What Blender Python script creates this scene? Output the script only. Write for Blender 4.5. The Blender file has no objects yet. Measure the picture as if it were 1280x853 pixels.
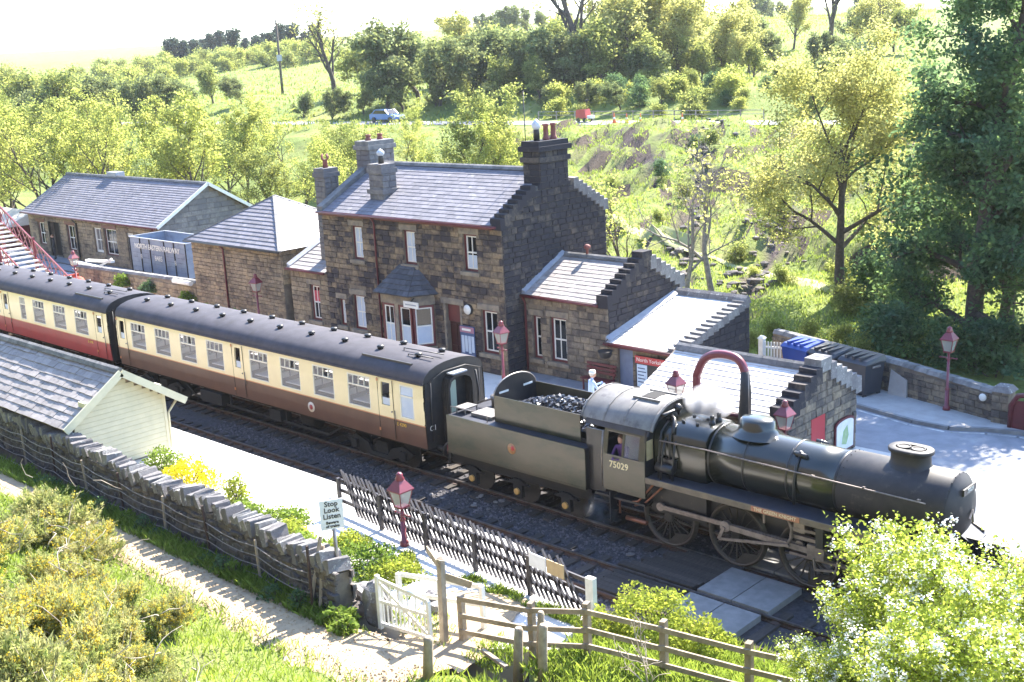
import bpy, math, random
import numpy as np
from mathutils import Vector, Matrix, noise as mnoise
random.seed(7); rng = np.random.default_rng(7)
sc = bpy.context.scene; COL = sc.collection
rad = math.radians
# ------------------------------------------------------------------ camera
CX, CY, CZ = 26.978, -25.288, 13.46
YAW, PITCH, ROLL, FPX = -0.764507, 0.242092, -0.050568, 1460.556
cam = bpy.data.cameras.new('camera'); cam.sensor_width = 36; cam.lens = FPX/1280*36
cam.clip_start = .2; cam.clip_end = 4000
co = bpy.data.objects.new('camera', cam); COL.objects.link(co); sc.camera = co
_f = Vector((math.sin(YAW)*math.cos(PITCH), math.cos(YAW)*math.cos(PITCH), -math.sin(PITCH)))
_r = Vector((math.cos(YAW), -math.sin(YAW), 0)); _u = _r.cross(_f)
_c, _s = math.cos(ROLL), math.sin(ROLL)
_r2 = _r*_c+_u*_s; _u2 = _u*_c-_r*_s
co.matrix_world = Matrix(((_r2.x, _u2.x, -_f.x, CX), (_r2.y, _u2.y, -_f.y, CY), (_r2.z, _u2.z, -_f.z, CZ), (0, 0, 0, 1)))
# ------------------------------------------------------------------ light
SUN_EL, SUN_AZ = rad(43), rad(-7)          # azimuth from +Y towards +X
w = bpy.data.worlds.new('World'); sc.world = w; w.use_nodes = True
nt = w.node_tree; bg = nt.nodes['Background']
sky = nt.nodes.new('ShaderNodeTexSky'); sky.sky_type = 'NISHITA'; sky.sun_disc = False
sky.sun_elevation = SUN_EL; sky.sun_rotation = SUN_AZ
sky.altitude = 150; sky.air_density = 1.0; sky.dust_density = .6; sky.ozone_density = 4.0
nt.links.new(sky.outputs[0], bg.inputs[0]); bg.inputs[1].default_value = 0.145
sl = bpy.data.lights.new('sun', 'SUN'); sl.energy = 5.0; sl.angle = rad(.55); sl.color = (1, .93, .82)
so = bpy.data.objects.new('sun', sl); COL.objects.link(so)
so.rotation_euler = Vector((-math.sin(SUN_AZ)*math.cos(SUN_EL), -math.cos(SUN_AZ)*math.cos(SUN_EL), -math.sin(SUN_EL))).to_track_quat('-Z', 'Y').to_euler()
vs = sc.view_settings; vs.view_transform = 'Standard'; vs.look = 'None'; vs.gamma = 1; vs.use_curve_mapping = False
vs.exposure = 2.3
# ------------------------------------------------------------------ helpers
OFF = {}
def tag(o, label=None, cat=None, group=None, kind=None):
    if label: o['label'] = label
    if cat: o['category'] = cat
    if group: o['group'] = group
    if kind: o['kind'] = kind
    return o
def E(name, loc, label, cat, group=None, rot=0.):
    o = bpy.data.objects.new(name, None); COL.objects.link(o); o.location = loc; o.rotation_euler = (0, 0, rot)
    o.empty_display_size = .2; OFF[o] = Vector(loc); return tag(o, label, cat, group)
def link(name, me, parent=None, loc=None, rz=0, scale=None):
    o = bpy.data.objects.new(name, me); COL.objects.link(o)
    if parent: o.parent = parent
    if loc is not None: o.location = loc
    if rz: o.rotation_euler = (0, 0, rz)
    if scale: o.scale = scale
    OFF[o] = OFF.get(parent, Vector((0, 0, 0))); return o
def copy_tree(o, loc=None, rz=None, scale=None, label=None, parent=None, group=None):
    c = o.copy(); COL.objects.link(c)
    if parent: c.parent = parent
    if loc is not None: c.location = loc
    if rz is not None: c.rotation_euler[2] = rz
    if scale is not None: c.scale = (scale,)*3 if not hasattr(scale, '__len__') else scale
    if label: c['label'] = label
    if group: c['group'] = group
    for ch in o.children: copy_tree(ch, parent=c)
    return c
class MB:
    def __init__(s): s.v = []; s.f = []; s.mi = []; s.sm = []; s.M = None
    def add(s, vs, fs, mi=0, sm=False):
        b = len(s.v)
        if s.M is not None: vs = [s.M @ Vector(v) for v in vs]
        s.v.extend([tuple(v) for v in vs])
        for f in fs: s.f.append(tuple(i+b for i in f)); s.mi.append(mi); s.sm.append(sm)
        return s
    def box(s, x0, x1, y0, y1, z0, z1, mi=0):
        return s.add([(x0, y0, z0), (x1, y0, z0), (x1, y1, z0), (x0, y1, z0), (x0, y0, z1), (x1, y0, z1), (x1, y1, z1), (x0, y1, z1)],
                     [(0, 3, 2, 1), (4, 5, 6, 7), (0, 1, 5, 4), (1, 2, 6, 5), (2, 3, 7, 6), (3, 0, 4, 7)], mi)
    def hexa(s, p, mi=0):   # 8 points, bottom ring then top ring
        return s.add(p, [(0, 3, 2, 1), (4, 5, 6, 7), (0, 1, 5, 4), (1, 2, 6, 5), (2, 3, 7, 6), (3, 0, 4, 7)], mi)
    def bar(s, a, b, w, h=None, up=(0, 0, 1), mi=0):
        a = Vector(a); b = Vector(b); h = h or w; d = (b-a)
        if d.length < 1e-6: return s
        d.normalize(); up = Vector(up)
        if abs(d.dot(up)) > .98: up = Vector((0, 1, 0)) if abs(d.y) < .9 else Vector((1, 0, 0))
        x = d.cross(up).normalized()*w/2; y = x.cross(d).normalized()*h/2
        return s.hexa([a-x-y, a+x-y, a+x+y, a-x+y, b-x-y, b+x-y, b+x+y, b-x+y], mi)
    def tube(s, pts, r, n=8, mi=0, cap=True, sm=True):
        pts = [Vector(p) for p in pts]; rs = r if hasattr(r, '__len__') else [r]*len(pts)
        vs = []; px = None
        for i, p in enumerate(pts):
            d = (pts[min(i+1, len(pts)-1)]-pts[max(i-1, 0)])
            d = d.normalized() if d.length > 1e-9 else Vector((0, 0, 1))
            if px is None:
                px = d.orthogonal().normalized()
            else:
                px = (px-d*px.dot(d)); px = px.normalized() if px.length > 1e-6 else d.orthogonal().normalized()
            py = d.cross(px)
            for k in range(n):
                a = 2*math.pi*k/n; vs.append(p+(px*math.cos(a)+py*math.sin(a))*rs[i])
        fs = []
        for i in range(len(pts)-1):
            for k in range(n):
                k2 = (k+1) % n; fs.append((i*n+k, i*n+k2, (i+1)*n+k2, (i+1)*n+k))
        s.add(vs, fs, mi, sm)
        if cap:
            b = len(s.v)-len(vs)
            s.f.append(tuple(b+k for k in reversed(range(n)))); s.mi.append(mi); s.sm.append(False)
            m = b+(len(pts)-1)*n; s.f.append(tuple(m+k for k in range(n))); s.mi.append(mi); s.sm.append(False)
        return s
    def lathe(s, prof, n=16, o=(0, 0, 0), ax='z', mi=0, sm=True, sx=1., a0=0, caps=True):
        o = Vector(o); vs = []; k0 = len(s.v)
        for r, t in prof:
            for k in range(n):
                a = a0+2*math.pi*k/n; c, q = r*math.cos(a), r*math.sin(a)
                vs.append(o+Vector({'z': (c*sx, q, t), 'x': (t, c, q), 'y': (c, t, q)}[ax]))
        fs = [(i*n+k, i*n+(k+1) % n, (i+1)*n+(k+1) % n, (i+1)*n+k) for i in range(len(prof)-1) for k in range(n)]
        s.add(vs, fs, mi, sm)
        if caps:
            for i, rev in ((0, 1), (len(prof)-1, 0)):
                if prof[i][0] > 1e-4:
                    r_ = range(n); r_ = reversed(r_) if rev else r_
                    s.f.append(tuple(k0+i*n+k for k in r_)); s.mi.append(mi); s.sm.append(False)
        return s
    def prism(s, poly, ax, a, b, mi=0, sm=False):   # polygon in the two other axes
        n = len(poly)
        def P(p, t): return {'x': (t, p[0], p[1]), 'y': (p[0], t, p[1]), 'z': (p[0], p[1], t)}[ax]
        vs = [P(p, a) for p in poly]+[P(p, b) for p in poly]
        fs = [(i, (i+1) % n, n+(i+1) % n, n+i) for i in range(n)]
        s.add(vs, fs, mi, sm); k = len(s.v)-2*n
        for f in (tuple(k+i for i in reversed(range(n))), tuple(k+n+i for i in range(n))): s.f.append(f); s.mi.append(mi); s.sm.append(False)
        return s
    def sphere(s, c, r, n=10, m=6, mi=0, sc_=(1, 1, 1)):
        prof = [(max(1e-4, math.sin(math.pi*i/m))*1, -math.cos(math.pi*i/m)) for i in range(m+1)]
        vs = []
        for q, t in prof:
            for k in range(n):
                a = 2*math.pi*k/n; vs.append((c[0]+r*sc_[0]*q*math.cos(a), c[1]+r*sc_[1]*q*math.sin(a), c[2]+r*sc_[2]*t))
        return s.add(vs, [(i*n+k, i*n+(k+1) % n, (i+1)*n+(k+1) % n, (i+1)*n+k) for i in range(m) for k in range(n)], mi, True)
    def mesh(s, name, mats, off=None):
        me = bpy.data.meshes.new(name)
        v = s.v if off is None else [(a[0]-off[0], a[1]-off[1], a[2]-off[2]) for a in s.v]
        me.from_pydata(v, [], s.f)
        for m in (mats if isinstance(mats, (list, tuple)) else [mats]): me.materials.append(m)
        me.polygons.foreach_set('material_index', s.mi); me.polygons.foreach_set('use_smooth', s.sm); me.update(); return me
    def build(s, name, mats, parent=None, local=False, label=None, cat=None, group=None, kind=None):
        off = None if (local or parent is None) else OFF.get(parent)
        o = link(name, s.mesh(name, mats, off), parent); return tag(o, label, cat, group, kind)
    def top(s, name, mats, loc, label, cat, group=None, kind=None):
        o = link(name, s.mesh(name, mats, loc)); o.location = loc; OFF[o] = Vector(loc); return tag(o, label, cat, group, kind)
def npmesh(name, V, n, mat):
    """V: (N*n,3) vertices, faces of n consecutive vertices"""
    me = bpy.data.meshes.new(name); N = len(V)//n
    me.vertices.add(len(V)); me.vertices.foreach_set('co', np.asarray(V, dtype=np.float32).ravel())
    me.loops.add(len(V)); me.loops.foreach_set('vertex_index', np.arange(len(V), dtype=np.int32))
    me.polygons.add(N); me.polygons.foreach_set('loop_start', np.arange(0, len(V), n, dtype=np.int32))
    me.materials.append(mat); me.update(calc_edges=True); me.validate(); return me
# ------------------------------------------------------------------ materials
def _nm(name):
    m = bpy.data.materials.new(name); m.use_nodes = True; t = m.node_tree; return m, t, t.nodes['Principled BSDF']
def _noise(t, scale, detail=5, rough=.6, stretch=None, src=None):
    n = t.nodes.new('ShaderNodeTexNoise'); n.inputs['Scale'].default_value = scale; n.inputs['Detail'].default_value = detail; n.inputs['Roughness'].default_value = rough
    if src is None: src = t.nodes.new('ShaderNodeNewGeometry').outputs['Position']
    if stretch:
        mp = t.nodes.new('ShaderNodeMapping'); mp.inputs['Scale'].default_value = stretch; t.links.new(src, mp.inputs[0]); src = mp.outputs[0]
    t.links.new(src, n.inputs['Vector']); return n.outputs['Fac']
def _ramp(t, fac, a, b):
    r = t.nodes.new('ShaderNodeMapRange'); r.inputs['From Min'].default_value = a; r.inputs['From Max'].default_value = b
    t.links.new(fac, r.inputs['Value']); return r.outputs['Result']
def _mix(t, fac, a, b, mode='MIX'):
    n = t.nodes.new('ShaderNodeMix'); n.data_type = 'RGBA'; n.blend_type = mode
    for i, x in ((6, a), (7, b)):
        if hasattr(x, 'links'): t.links.new(x, n.inputs[i])
        else: n.inputs[i].default_value = (*x, 1)
    if hasattr(fac, 'links'): t.links.new(fac, n.inputs[0])
    else: n.inputs[0].default_value = fac
    return n.outputs[2]
def _rand(t):
    o = t.nodes.new('ShaderNodeObjectInfo').outputs['Random']; g = t.nodes.new('ShaderNodeNewGeometry').outputs['Random Per Island']
    a = t.nodes.new('ShaderNodeMath'); a.operation = 'ADD'; t.links.new(o, a.inputs[0]); t.links.new(g, a.inputs[1])
    f = t.nodes.new('ShaderNodeMath'); f.operation = 'FRACT'; t.links.new(a.outputs[0], f.inputs[0]); return f.outputs[0]
def M(name, c, c2=None, sc_=3., rough=.8, metal=0., bump=0., bsc=30., rnd=0., c3=None, s3=1., t3=(.55, .65), stretch=None, spec=None, coat=0):
    m, t, b = _nm(name)
    col = c
    if c2: col = _mix(t, _ramp(t, _noise(t, sc_, 6, .6, stretch), .35, .65), c, c2)
    if c3: col = _mix(t, _ramp(t, _noise(t, s3, 6, .65, stretch), *t3), col, c3)
    if rnd:
        h = t.nodes.new('ShaderNodeHueSaturation'); t.links.new(_ramp(t, _rand(t), 0, 1), h.inputs['Value'])
        mr = h.inputs['Value'].links[0].from_node; mr.inputs['To Min'].default_value = 1-rnd; mr.inputs['To Max'].default_value = 1+rnd
        if hasattr(col, 'links'): t.links.new(col, h.inputs['Color'])
        else: h.inputs['Color'].default_value = (*col, 1)
        col = h.outputs[0]
    if hasattr(col, 'links'): t.links.new(col, b.inputs['Base Color'])
    else: b.inputs['Base Color'].default_value = (*col, 1)
    b.inputs['Roughness'].default_value = rough; b.inputs['Metallic'].default_value = metal
    if spec is not None: b.inputs['Specular IOR Level'].default_value = spec
    if coat: b.inputs['Coat Weight'].default_value = coat; b.inputs['Coat Roughness'].default_value = .15
    if bump:
        bn = t.nodes.new('ShaderNodeBump'); bn.inputs['Strength'].default_value = bump; bn.inputs['Distance'].default_value = .03
        t.links.new(_noise(t, bsc, 6, .65, stretch), bn.inputs['Height']); t.links.new(bn.outputs[0], b.inputs['Normal'])
    return m
def stone_mat(name, warm, pale, soot, lo=.45, hi=.8, bump=.5, lichen=None):
    """ashlar: per-stone colour, sooty stones by chance and by patch"""
    m, t, b = _nm(name); r = _rand(t)
    base = _mix(t, r, warm, pale)
    base = _mix(t, _ramp(t, _noise(t, 9, 6, .7), .3, .75), base, tuple(x*.55 for x in warm))
    a = t.nodes.new('ShaderNodeMath'); a.operation = 'MULTIPLY_ADD'; a.inputs[1].default_value = .26; t.links.new(r, a.inputs[0])
    q = t.nodes.new('ShaderNodeMath'); q.operation = 'MULTIPLY'; q.inputs[1].default_value = 1.1; t.links.new(_noise(t, .75, 6, .74), q.inputs[0]); t.links.new(q.outputs[0], a.inputs[2])
    a2 = t.nodes.new('ShaderNodeMath'); a2.operation = 'MULTIPLY_ADD'; a2.inputs[1].default_value = .45; t.links.new(_noise(t, 5, 5, .7), a2.inputs[0]); t.links.new(a.outputs[0], a2.inputs[2])
    col = _mix(t, _ramp(t, a2.outputs[0], lo, hi), base, soot)
    if lichen: col = _mix(t, _ramp(t, _noise(t, 6, 6, .7), .58, .7), col, lichen)
    t.links.new(col, b.inputs['Base Color']); b.inputs['Roughness'].default_value = .92; b.inputs['Specular IOR Level'].default_value = .2
    bn = t.nodes.new('ShaderNodeBump'); bn.inputs['Strength'].default_value = bump; bn.inputs['Distance'].default_value = .03
    t.links.new(_noise(t, 22, 7, .7), bn.inputs['Height']); t.links.new(bn.outputs[0], b.inputs['Normal']); return m
def leaf_mat(name, c, c2, trans=.5, rnd=.35, csc=.6, tb=1.):
    m, t, b = _nm(name); t.nodes.remove(b); out = [n for n in t.nodes if n.type == 'OUTPUT_MATERIAL'][0]
    col = _mix(t, _ramp(t, _noise(t, csc, 4, .6), .35, .65), c, c2)
    h = t.nodes.new('ShaderNodeHueSaturation'); r = t.nodes.new('ShaderNodeNewGeometry').outputs['Random Per Island']
    mr = _ramp(t, r, 0, 1); n = mr.node; n.inputs['To Min'].default_value = 1-rnd; n.inputs['To Max'].default_value = 1+rnd
    t.links.new(mr, h.inputs['Value']); t.links.new(col, h.inputs['Color']); col = h.outputs[0]
    d = t.nodes.new('ShaderNodeBsdfDiffuse'); tr = t.nodes.new('ShaderNodeBsdfTranslucent'); mx = t.nodes.new('ShaderNodeMixShader'); mx.inputs[0].default_value = trans
    bc = _mix(t, 1., col, (1.75*tb, 1.7*tb, 1.25*tb), 'MULTIPLY'); t.links.new(col, d.inputs[0]); t.links.new(bc, tr.inputs[0]); t.links.new(d.outputs[0], mx.inputs[1]); t.links.new(tr.outputs[0], mx.inputs[2])
    t.links.new(mx.outputs[0], out.inputs[0]); return m
def glass_mat(name, tint=(.02, .025, .03), alpha=.5, rough=.04):
    m, t, b = _nm(name); b.inputs['Base Color'].default_value = (*tint, 1); b.inputs['Roughness'].default_value = rough
    b.inputs['Alpha'].default_value = alpha; return m
m_warm = stone_mat('sandstone_sooty', (.44, .325, .195), (.55, .44, .30), (.055, .048, .052), .57, 1.0)
m_wing = stone_mat('sandstone_brown', (.38, .305, .21), (.46, .39, .30), (.09, .08, .075), .64, 1.05)
m_gable = stone_mat('sandstone_dark', (.27, .22, .16), (.38, .32, .25), (.04, .038, .044), .40, .86)  # darker stone for east gables, crow steps and the end chimney
m_left = stone_mat('sandstone_golden', (.42, .33, .215), (.54, .44, .31), (.11, .09, .075), .68, 1.12)
m_dry = stone_mat('drystone', (.29, .235, .18), (.42, .36, .29), (.10, .09, .09), .55, .95, .8, (.42, .42, .36))
m_cope = stone_mat('coping_stone', (.36, .35, .33), (.50, .48, .46), (.16, .15, .15), .62, 1.0, .8, (.56, .56, .50))
m_mortar = M('mortar', (.22, .18, .13), (.12, .10, .085), 3, .95, bump=.3)
m_lint = M('lintel_stone', (.30, .25, .18), (.16, .14, .12), 3, .9, bump=.3, bsc=20)
m_slate = M('blue_slate', (.15, .145, .165), (.20, .19, .21), 5, .8, rnd=.16, bump=.25, bsc=25, c3=(.30, .29, .25), s3=2.2, t3=(.6, .72))
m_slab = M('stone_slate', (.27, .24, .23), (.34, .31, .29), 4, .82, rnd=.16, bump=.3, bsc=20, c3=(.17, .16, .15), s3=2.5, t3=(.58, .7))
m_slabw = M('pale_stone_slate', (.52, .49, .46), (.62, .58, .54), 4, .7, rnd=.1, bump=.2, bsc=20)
m_ridge = M('ridge_stone', (.22, .21, .20), (.12, .12, .12), 4, .85, bump=.4, bsc=15, rnd=.2)
m_lead = M('lead_flashing', (.26, .28, .32), (.34, .35, .38), 4, .5)
m_red = M('maroon_paint', (.13, .024, .028), (.095, .02, .023), 3, .45)
m_redb = M('red_lamp_paint', (.19, .03, .042), (.15, .025, .035), 5, .4, coat=.3)
m_white = M('white_paint', (.78, .77, .72), (.66, .65, .60), 4, .5)
m_cream = M('cream_weatherboard', (.64, .60, .42), (.56, .53, .37), 2.5, .6, bump=.1, bsc=12)
m_glass = glass_mat('window_glass', (.012, .014, .018), .92, .05)
m_blind = M('blue_white_blind', (.42, .50, .62), (.52, .58, .66), 2, .5)
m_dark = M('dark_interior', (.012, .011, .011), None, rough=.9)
m_black = M('black_paint', (.018, .018, .02), (.035, .032, .03), 4, .5, c3=(.07, .05, .035), s3=3, t3=(.6, .75))
m_bark = M('bark', (.11, .085, .065), (.055, .045, .04), 8, .95, bump=.6, bsc=14)
m_barkp = M('pale_bark', (.30, .27, .23), (.16, .14, .12), 6, .9, bump=.5, bsc=14)
m_wood = M('grey_fence_wood', (.37, .30, .22), (.23, .18, .13), 6, .85, bump=.4, bsc=18, stretch=(1, 1, .6), rnd=.15)
m_rust = M('rusty_iron', (.075, .04, .03), (.04, .025, .02), 12, .8)
m_steel = M('worn_steel', (.34, .31, .29), (.22, .19, .17), 6, .4, metal=.7)
m_rail = M('rail_head', (.24, .23, .24), (.14, .12, .11), 5, .3, metal=.7)
# ------------------------------------------------------------------ ground
DX, DY = math.sin(YAW), math.cos(YAW); RX, RY = math.cos(YAW), -math.sin(YAW)
def ST(x, y): return (x-CX)*DX+(y-CY)*DY, (x-CX)*RX+(y-CY)*RY          # distance out from the viewpoint hill, and across
def XY(s, t): return CX+s*DX+t*RX, CY+s*DY+t*RY
def sm(a, b, x): x = min(1, max(0, (x-a)/(b-a))); return x*x*(3-2*x)
def road_s(t): return 122-.85*max(-120, min(45, t))
def fbm(x, y, sc_, o=4): return mnoise.fractal(Vector((x*sc_, y*sc_, 3.1)), .6, 2.1, o)
def H(x, y, detail=True):
    s, t = ST(x, y)
    # near hillside with the footpath under the wall
    if y < -9.7:
        q = -12.7-y
        near = 1.15+(.36*q if q > 0 else 0)+(.75*max(0, -20-y))
        near *= 1
        if detail and q > 0: near += .25*fbm(x, y, .45)*min(1, q)
        if x > 11: near = near*(1-sm(11, 16, x)*.0)
    if y >= 14.5 or s > 62:
        rel = s-road_s(t)
        bank = .3+.9*sm(-34, -66, rel)*0
        v = .4+2.2*sm(-62, -26, rel)+3.6*sm(-36, -6, rel)
        if rel > 8: v = 6.2+2.2*sm(9, 24, rel)+9.5*sm(40, 190, rel)+14*sm(190, 760, rel)
        if detail:
            k = min(1, max(0, (rel+70)/20)) if rel < -5 else (0 if rel < 9 else min(1, (rel-9)/10))
            amp = 1.1 if -46 < rel < -6 else .5
            v += k*amp*fbm(x, y, .11)
            if -44 < rel < -7 and t > 0: v += k*.95*(1-abs(fbm(x+30, y, .2)*2))   # slumped tussocky bank
        far = v
    st_ = -.45
    if y < -9.7:
        h = near
        h = h if y < -10.6 else st_+(near-st_)*sm(-9.7, -10.6, y)
    elif y >= 14.5 or s > 62:
        k = max(sm(14.5, 20, y), 0)
        h = .55*(1-k)+far*k
    else: h = st_
    if y > -9.8 and y < -4.3 and x > 11.2:      # grass verge beside the crossing
        g = .15+.95*sm(-4.6, -8.6, y); k = sm(11.2, 11.9, x); h = h*(1-k)+g*k
    return h
def earth_at(x, y):
    if y < 15.5: return 0.
    s, t = ST(x, y); rel = s-road_s(t)
    if rel > -5 or rel < -62 or t < 0: return 0.
    n = fbm(x, y, .13)+.45*fbm(x+9, y-4, .38); k = sm(.3, .42, n)*sm(-34, -27, rel)*sm(-5, -9, rel)*sm(17, 12, t)
    for (sa, ta, sb, tb, wd) in ((104, 18.5, 62, 9.3, .7), (74, 18.5, 57, 11.3, .8)):
        q = min(1, max(0, (s-sb)/(sa-sb))); d = abs(t-(tb+(ta-tb)*q))
        if sb-2 < s < sa+2: k = max(k, sm(wd, wd*.45, d+1.2*fbm(x, y, .5)))
    return k
def terrain():
    ss = list(np.arange(-12, 64, .8))+list(np.arange(64, 150, 1.6))+list(np.arange(150, 330, 6))+list(np.geomspace(330, 2600, 26))
    nt_ = 230; V = []; F = []; BA = []
    for s in ss:
        half = 40+.78*max(0, s)
        for j in range(nt_+1):
            t = -half+2*half*j/nt_; x, y = XY(s, t); q = earth_at(x, y); BA.append(q); V.append((x, y, H(x, y)-.45*q))
    n = nt_+1
    for i in range(len(ss)-1):
        for j in range(nt_): F.append((i*n+j, i*n+j+1, (i+1)*n+j+1, (i+1)*n+j))
    b = MB(); b.add(V, F, 0, True); return b, BA
def grass_mat():
    m, t, b = _nm('meadow_grass')
    c = _mix(t, _ramp(t, _noise(t, .35, 6, .65), .36, .64), (.20, .245, .07), (.14, .18, .05))
    c = _mix(t, _ramp(t, _noise(t, .09, 5, .6), .5, .66), c, (.23, .24, .08))
    c = _mix(t, _ramp(t, _noise(t, 2.2, 6, .7), .54, .72), c, (.07, .085, .028))
    g = t.nodes.new('ShaderNodeNewGeometry'); sp = t.nodes.new('ShaderNodeSeparateXYZ'); t.links.new(g.outputs['True Normal'], sp.inputs[0])
    c = _mix(t, _ramp(t, sp.outputs[2], .84, .74), c, (.085, .068, .055))       # bare earth on the steep breaks
    an = t.nodes.new('ShaderNodeAttribute'); an.attribute_name = 'bare_earth'; c = _mix(t, an.outputs['Fac'], c, _mix(t, _ramp(t, _noise(t, 3, 6, .7), .4, .6), (.10, .078, .075), (.055, .045, .048)))
    t.links.new(c, b.inputs['Base Color']); b.inputs['Roughness'].default_value = .95; b.inputs['Specular IOR Level'].default_value = .1
    bn = t.nodes.new('ShaderNodeBump'); bn.inputs['Strength'].default_value = .9; bn.inputs['Distance'].default_value = .15
    t.links.new(_noise(t, 5, 7, .7), bn.inputs['Height']); t.links.new(bn.outputs[0], b.inputs['Normal']); return m
m_grass = grass_mat()
tb_, BA = terrain(); to = tb_.build('terrain', m_grass, kind='structure'); at_ = to.data.attributes.new('bare_earth', 'FLOAT', 'POINT'); at_.data.foreach_set('value', BA)
m_ballast = M('ballast', (.07, .067, .078), (.026, .025, .03), 9, .95, bump=1., bsc=30, c3=(.05, .045, .042), s3=1.2, t3=(.5, .68))  # base colour darkened to deepen the train's shade on the track
m_plat = M('platform_surface', (.62, .59, .55), (.54, .51, .47), 1.6, .9, bump=.15, bsc=25, c3=(.44, .41, .36), s3=2.4, t3=(.58, .75))
m_edge = M('platform_edge_slab', (.66, .64, .60), (.56, .54, .50), 3, .85, rnd=.08, bump=.2)
m_tar = M('tarmac', (.27, .275, .30), (.21, .215, .235), 2, .9, bump=.3, bsc=60, c3=(.36, .36, .36), s3=.7, t3=(.58, .75))
m_pave = M('pavement', (.38, .37, .36), (.31, .30, .29), 2, .9, bump=.3, bsc=40)
m_path = M('footpath_earth', (.44, .33, .20), (.31, .23, .145), 2.5, .95, bump=.5, bsc=18, c3=(.25, .21, .16), s3=1.5, t3=(.58, .74))
m_conc = M('concrete_panel', (.24, .235, .23), (.17, .165, .165), 3, .9, bump=.2, bsc=30, c3=(.18, .17, .165), s3=2, t3=(.6, .75))
MB().box(-75, 60, -5.6, 1.6, -.44, -.16).build('ballast', m_ballast, kind='structure')
# far platform and forecourt
fp = MB().box(-62, 12.2, 1.66, 7.2, -.3, .898).build('far_platform', m_plat, kind='structure')
for i in range(50):
    x = -62+i*1.48; MB().box(x, x+1.46, 1.6, 2.2, .72, .904).build('edge_slab', m_edge, fp)
WALL = [(-62, 15.2), (3.3, 14.3), (8.9, 12.95), (13.35, 11.65), (17.2, 11.35), (60, 10.9)]
poly = [(-62, 7.203), (12.203, 7.203), (12.203, 1.8), (60, 1.8)]+[(x, y+.3) for x, y in reversed(WALL)]
MB().prism(poly, 'z', -.42, .894).build('forecourt', m_tar, kind='structure')
KERB = [(4.6, 12.3), (7.2, 11.4), (9.5, 10.78), (11.0, 10.42), (12.2, 10.38), (13.2, 10.9), (14.2, 11.15), (30, 10.7)]
pv = [(4.6, 13.95)]+[(8.9, 12.93), (13.35, 11.62), (30, 11.25)]
MB().prism(KERB+list(reversed(pv)), 'z', .8, 1.0).build('pavement', m_pave, kind='structure')
kb = MB()
for a, b in zip(KERB[:-1], KERB[1:]):
    d = Vector((b[0]-a[0], b[1]-a[1], 0)); n = Vector((d.y, -d.x, 0)).normalized()*.075
    kb.bar((a[0]+n.x, a[1]+n.y, .94), (b[0]+n.x, b[1]+n.y, .94), .14, .16)
kb.build('kerb', m_conc, kind='structure')
lm = MB()
for a, b in zip(KERB[:-1], KERB[1:]):
    d = Vector((b[0]-a[0], b[1]-a[1], 0)); n = Vector((d.y, -d.x, 0)).normalized()
    p, q = n*.28, n*.38
    lm.add([(a[0]+p.x, a[1]+p.y, .9), (b[0]+p.x, b[1]+p.y, .9), (b[0]+q.x, b[1]+q.y, .9), (a[0]+q.x, a[1]+q.y, .9)], [(0, 3, 2, 1)])
lm.build('road_marking', M('road_paint', (.62, .62, .6), (.2, .2, .2), 3, .8), kind='structure')
# near platform
NP = [(-46, -4.75), (7.6, -4.75), (11.25, -6.55), (11.6, -8.3), (10.4, -9.2), (7.6, -9.95), (2.5, -9.9), (-5, -9.65), (-46, -8.6)]
npf = MB().prism(NP, 'z', -.4, .896).build('near_platform', m_plat, kind='structure')
for i in range(36):
    x = -46+i*1.47; MB().box(x, x+1.455, -5.3, -4.72, .74, .902).build('edge_slab', m_edge, npf)
# tracks
trk = MB()
def rail(y):
    b = MB(); b.box(-75, 60, y-.035, y+.035, -.04, 0, 0).box(-75, 60, y-.012, y+.012, -.12, -.04, 1).box(-75, 60, y-.065, y+.065, -.15, -.12, 1); return b
m_sleeper = M('sleeper_wood', (.055, .045, .04), (.03, .026, .024), 7, .95, bump=.5, bsc=20, stretch=(3, .6, 1), rnd=.3)
root = tag(bpy.data.objects.new('railway_track', None), kind='structure'); COL.objects.link(root); OFF[root] = Vector((0, 0, 0))
for y in (-.7175, .7175, -4.17, -2.73): rail(y).build('rail', [m_rail if y > -4 else m_rust, m_rust], root)
sl_me = MB().box(-.125, .125, -1.28, 1.28, -.06, .055).mesh('sleeper', m_sleeper)
for k in range(110):
    x = -44+k*.62
    if 8.9 < x < 13.4: continue
    link('sleeper', sl_me, root, (x, -3.45, -.15))
    if x < 20 and k % 1 == 0: link('sleeper', sl_me, root, (x, 0, -.15))
m_chair = m_rust
ch = MB()
for k in range(110):
    x = -44+k*.62
    for y in (-.7175, .7175, -4.17, -2.73): ch.box(x-.09, x+.09, y-.17, y+.17, -.1, -.075)
ch.build('rail_chair', m_rust, root, kind='stuff')
# footpath on the hillside, draped
def ribbon(name, pts, w0, mat, lift=.03, fn=H, kind='structure'):
    b = MB(); L = []
    for i, p in enumerate(pts):
        a = Vector(pts[max(0, i-1)]); c = Vector(pts[min(len(pts)-1, i+1)]); d = (c-a).normalized(); n = Vector((-d.y, d.x))
        ww = w0[i] if hasattr(w0, '__len__') else w0
        row = []
        for k in range(7):
            u = (k/6-.5)*2; j = .1*fbm(p[0]*3, p[1]*3+k, 1.3)
            q = Vector(p)+n*(ww/2*u+ (j if k in (0, 6) else 0)); row.append((q.x, q.y, fn(q.x, q.y)+lift*(1-.9*abs(u)**4)))
        L.append(row)
    V = [v for r in L for v in r]; F = [(i*7+k, i*7+k+1, (i+1)*7+k+1, (i+1)*7+k) for i in range(len(L)-1) for k in range(6)]
    b.add(V, F, 0, True); return b.build(name, mat, kind=kind)
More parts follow.
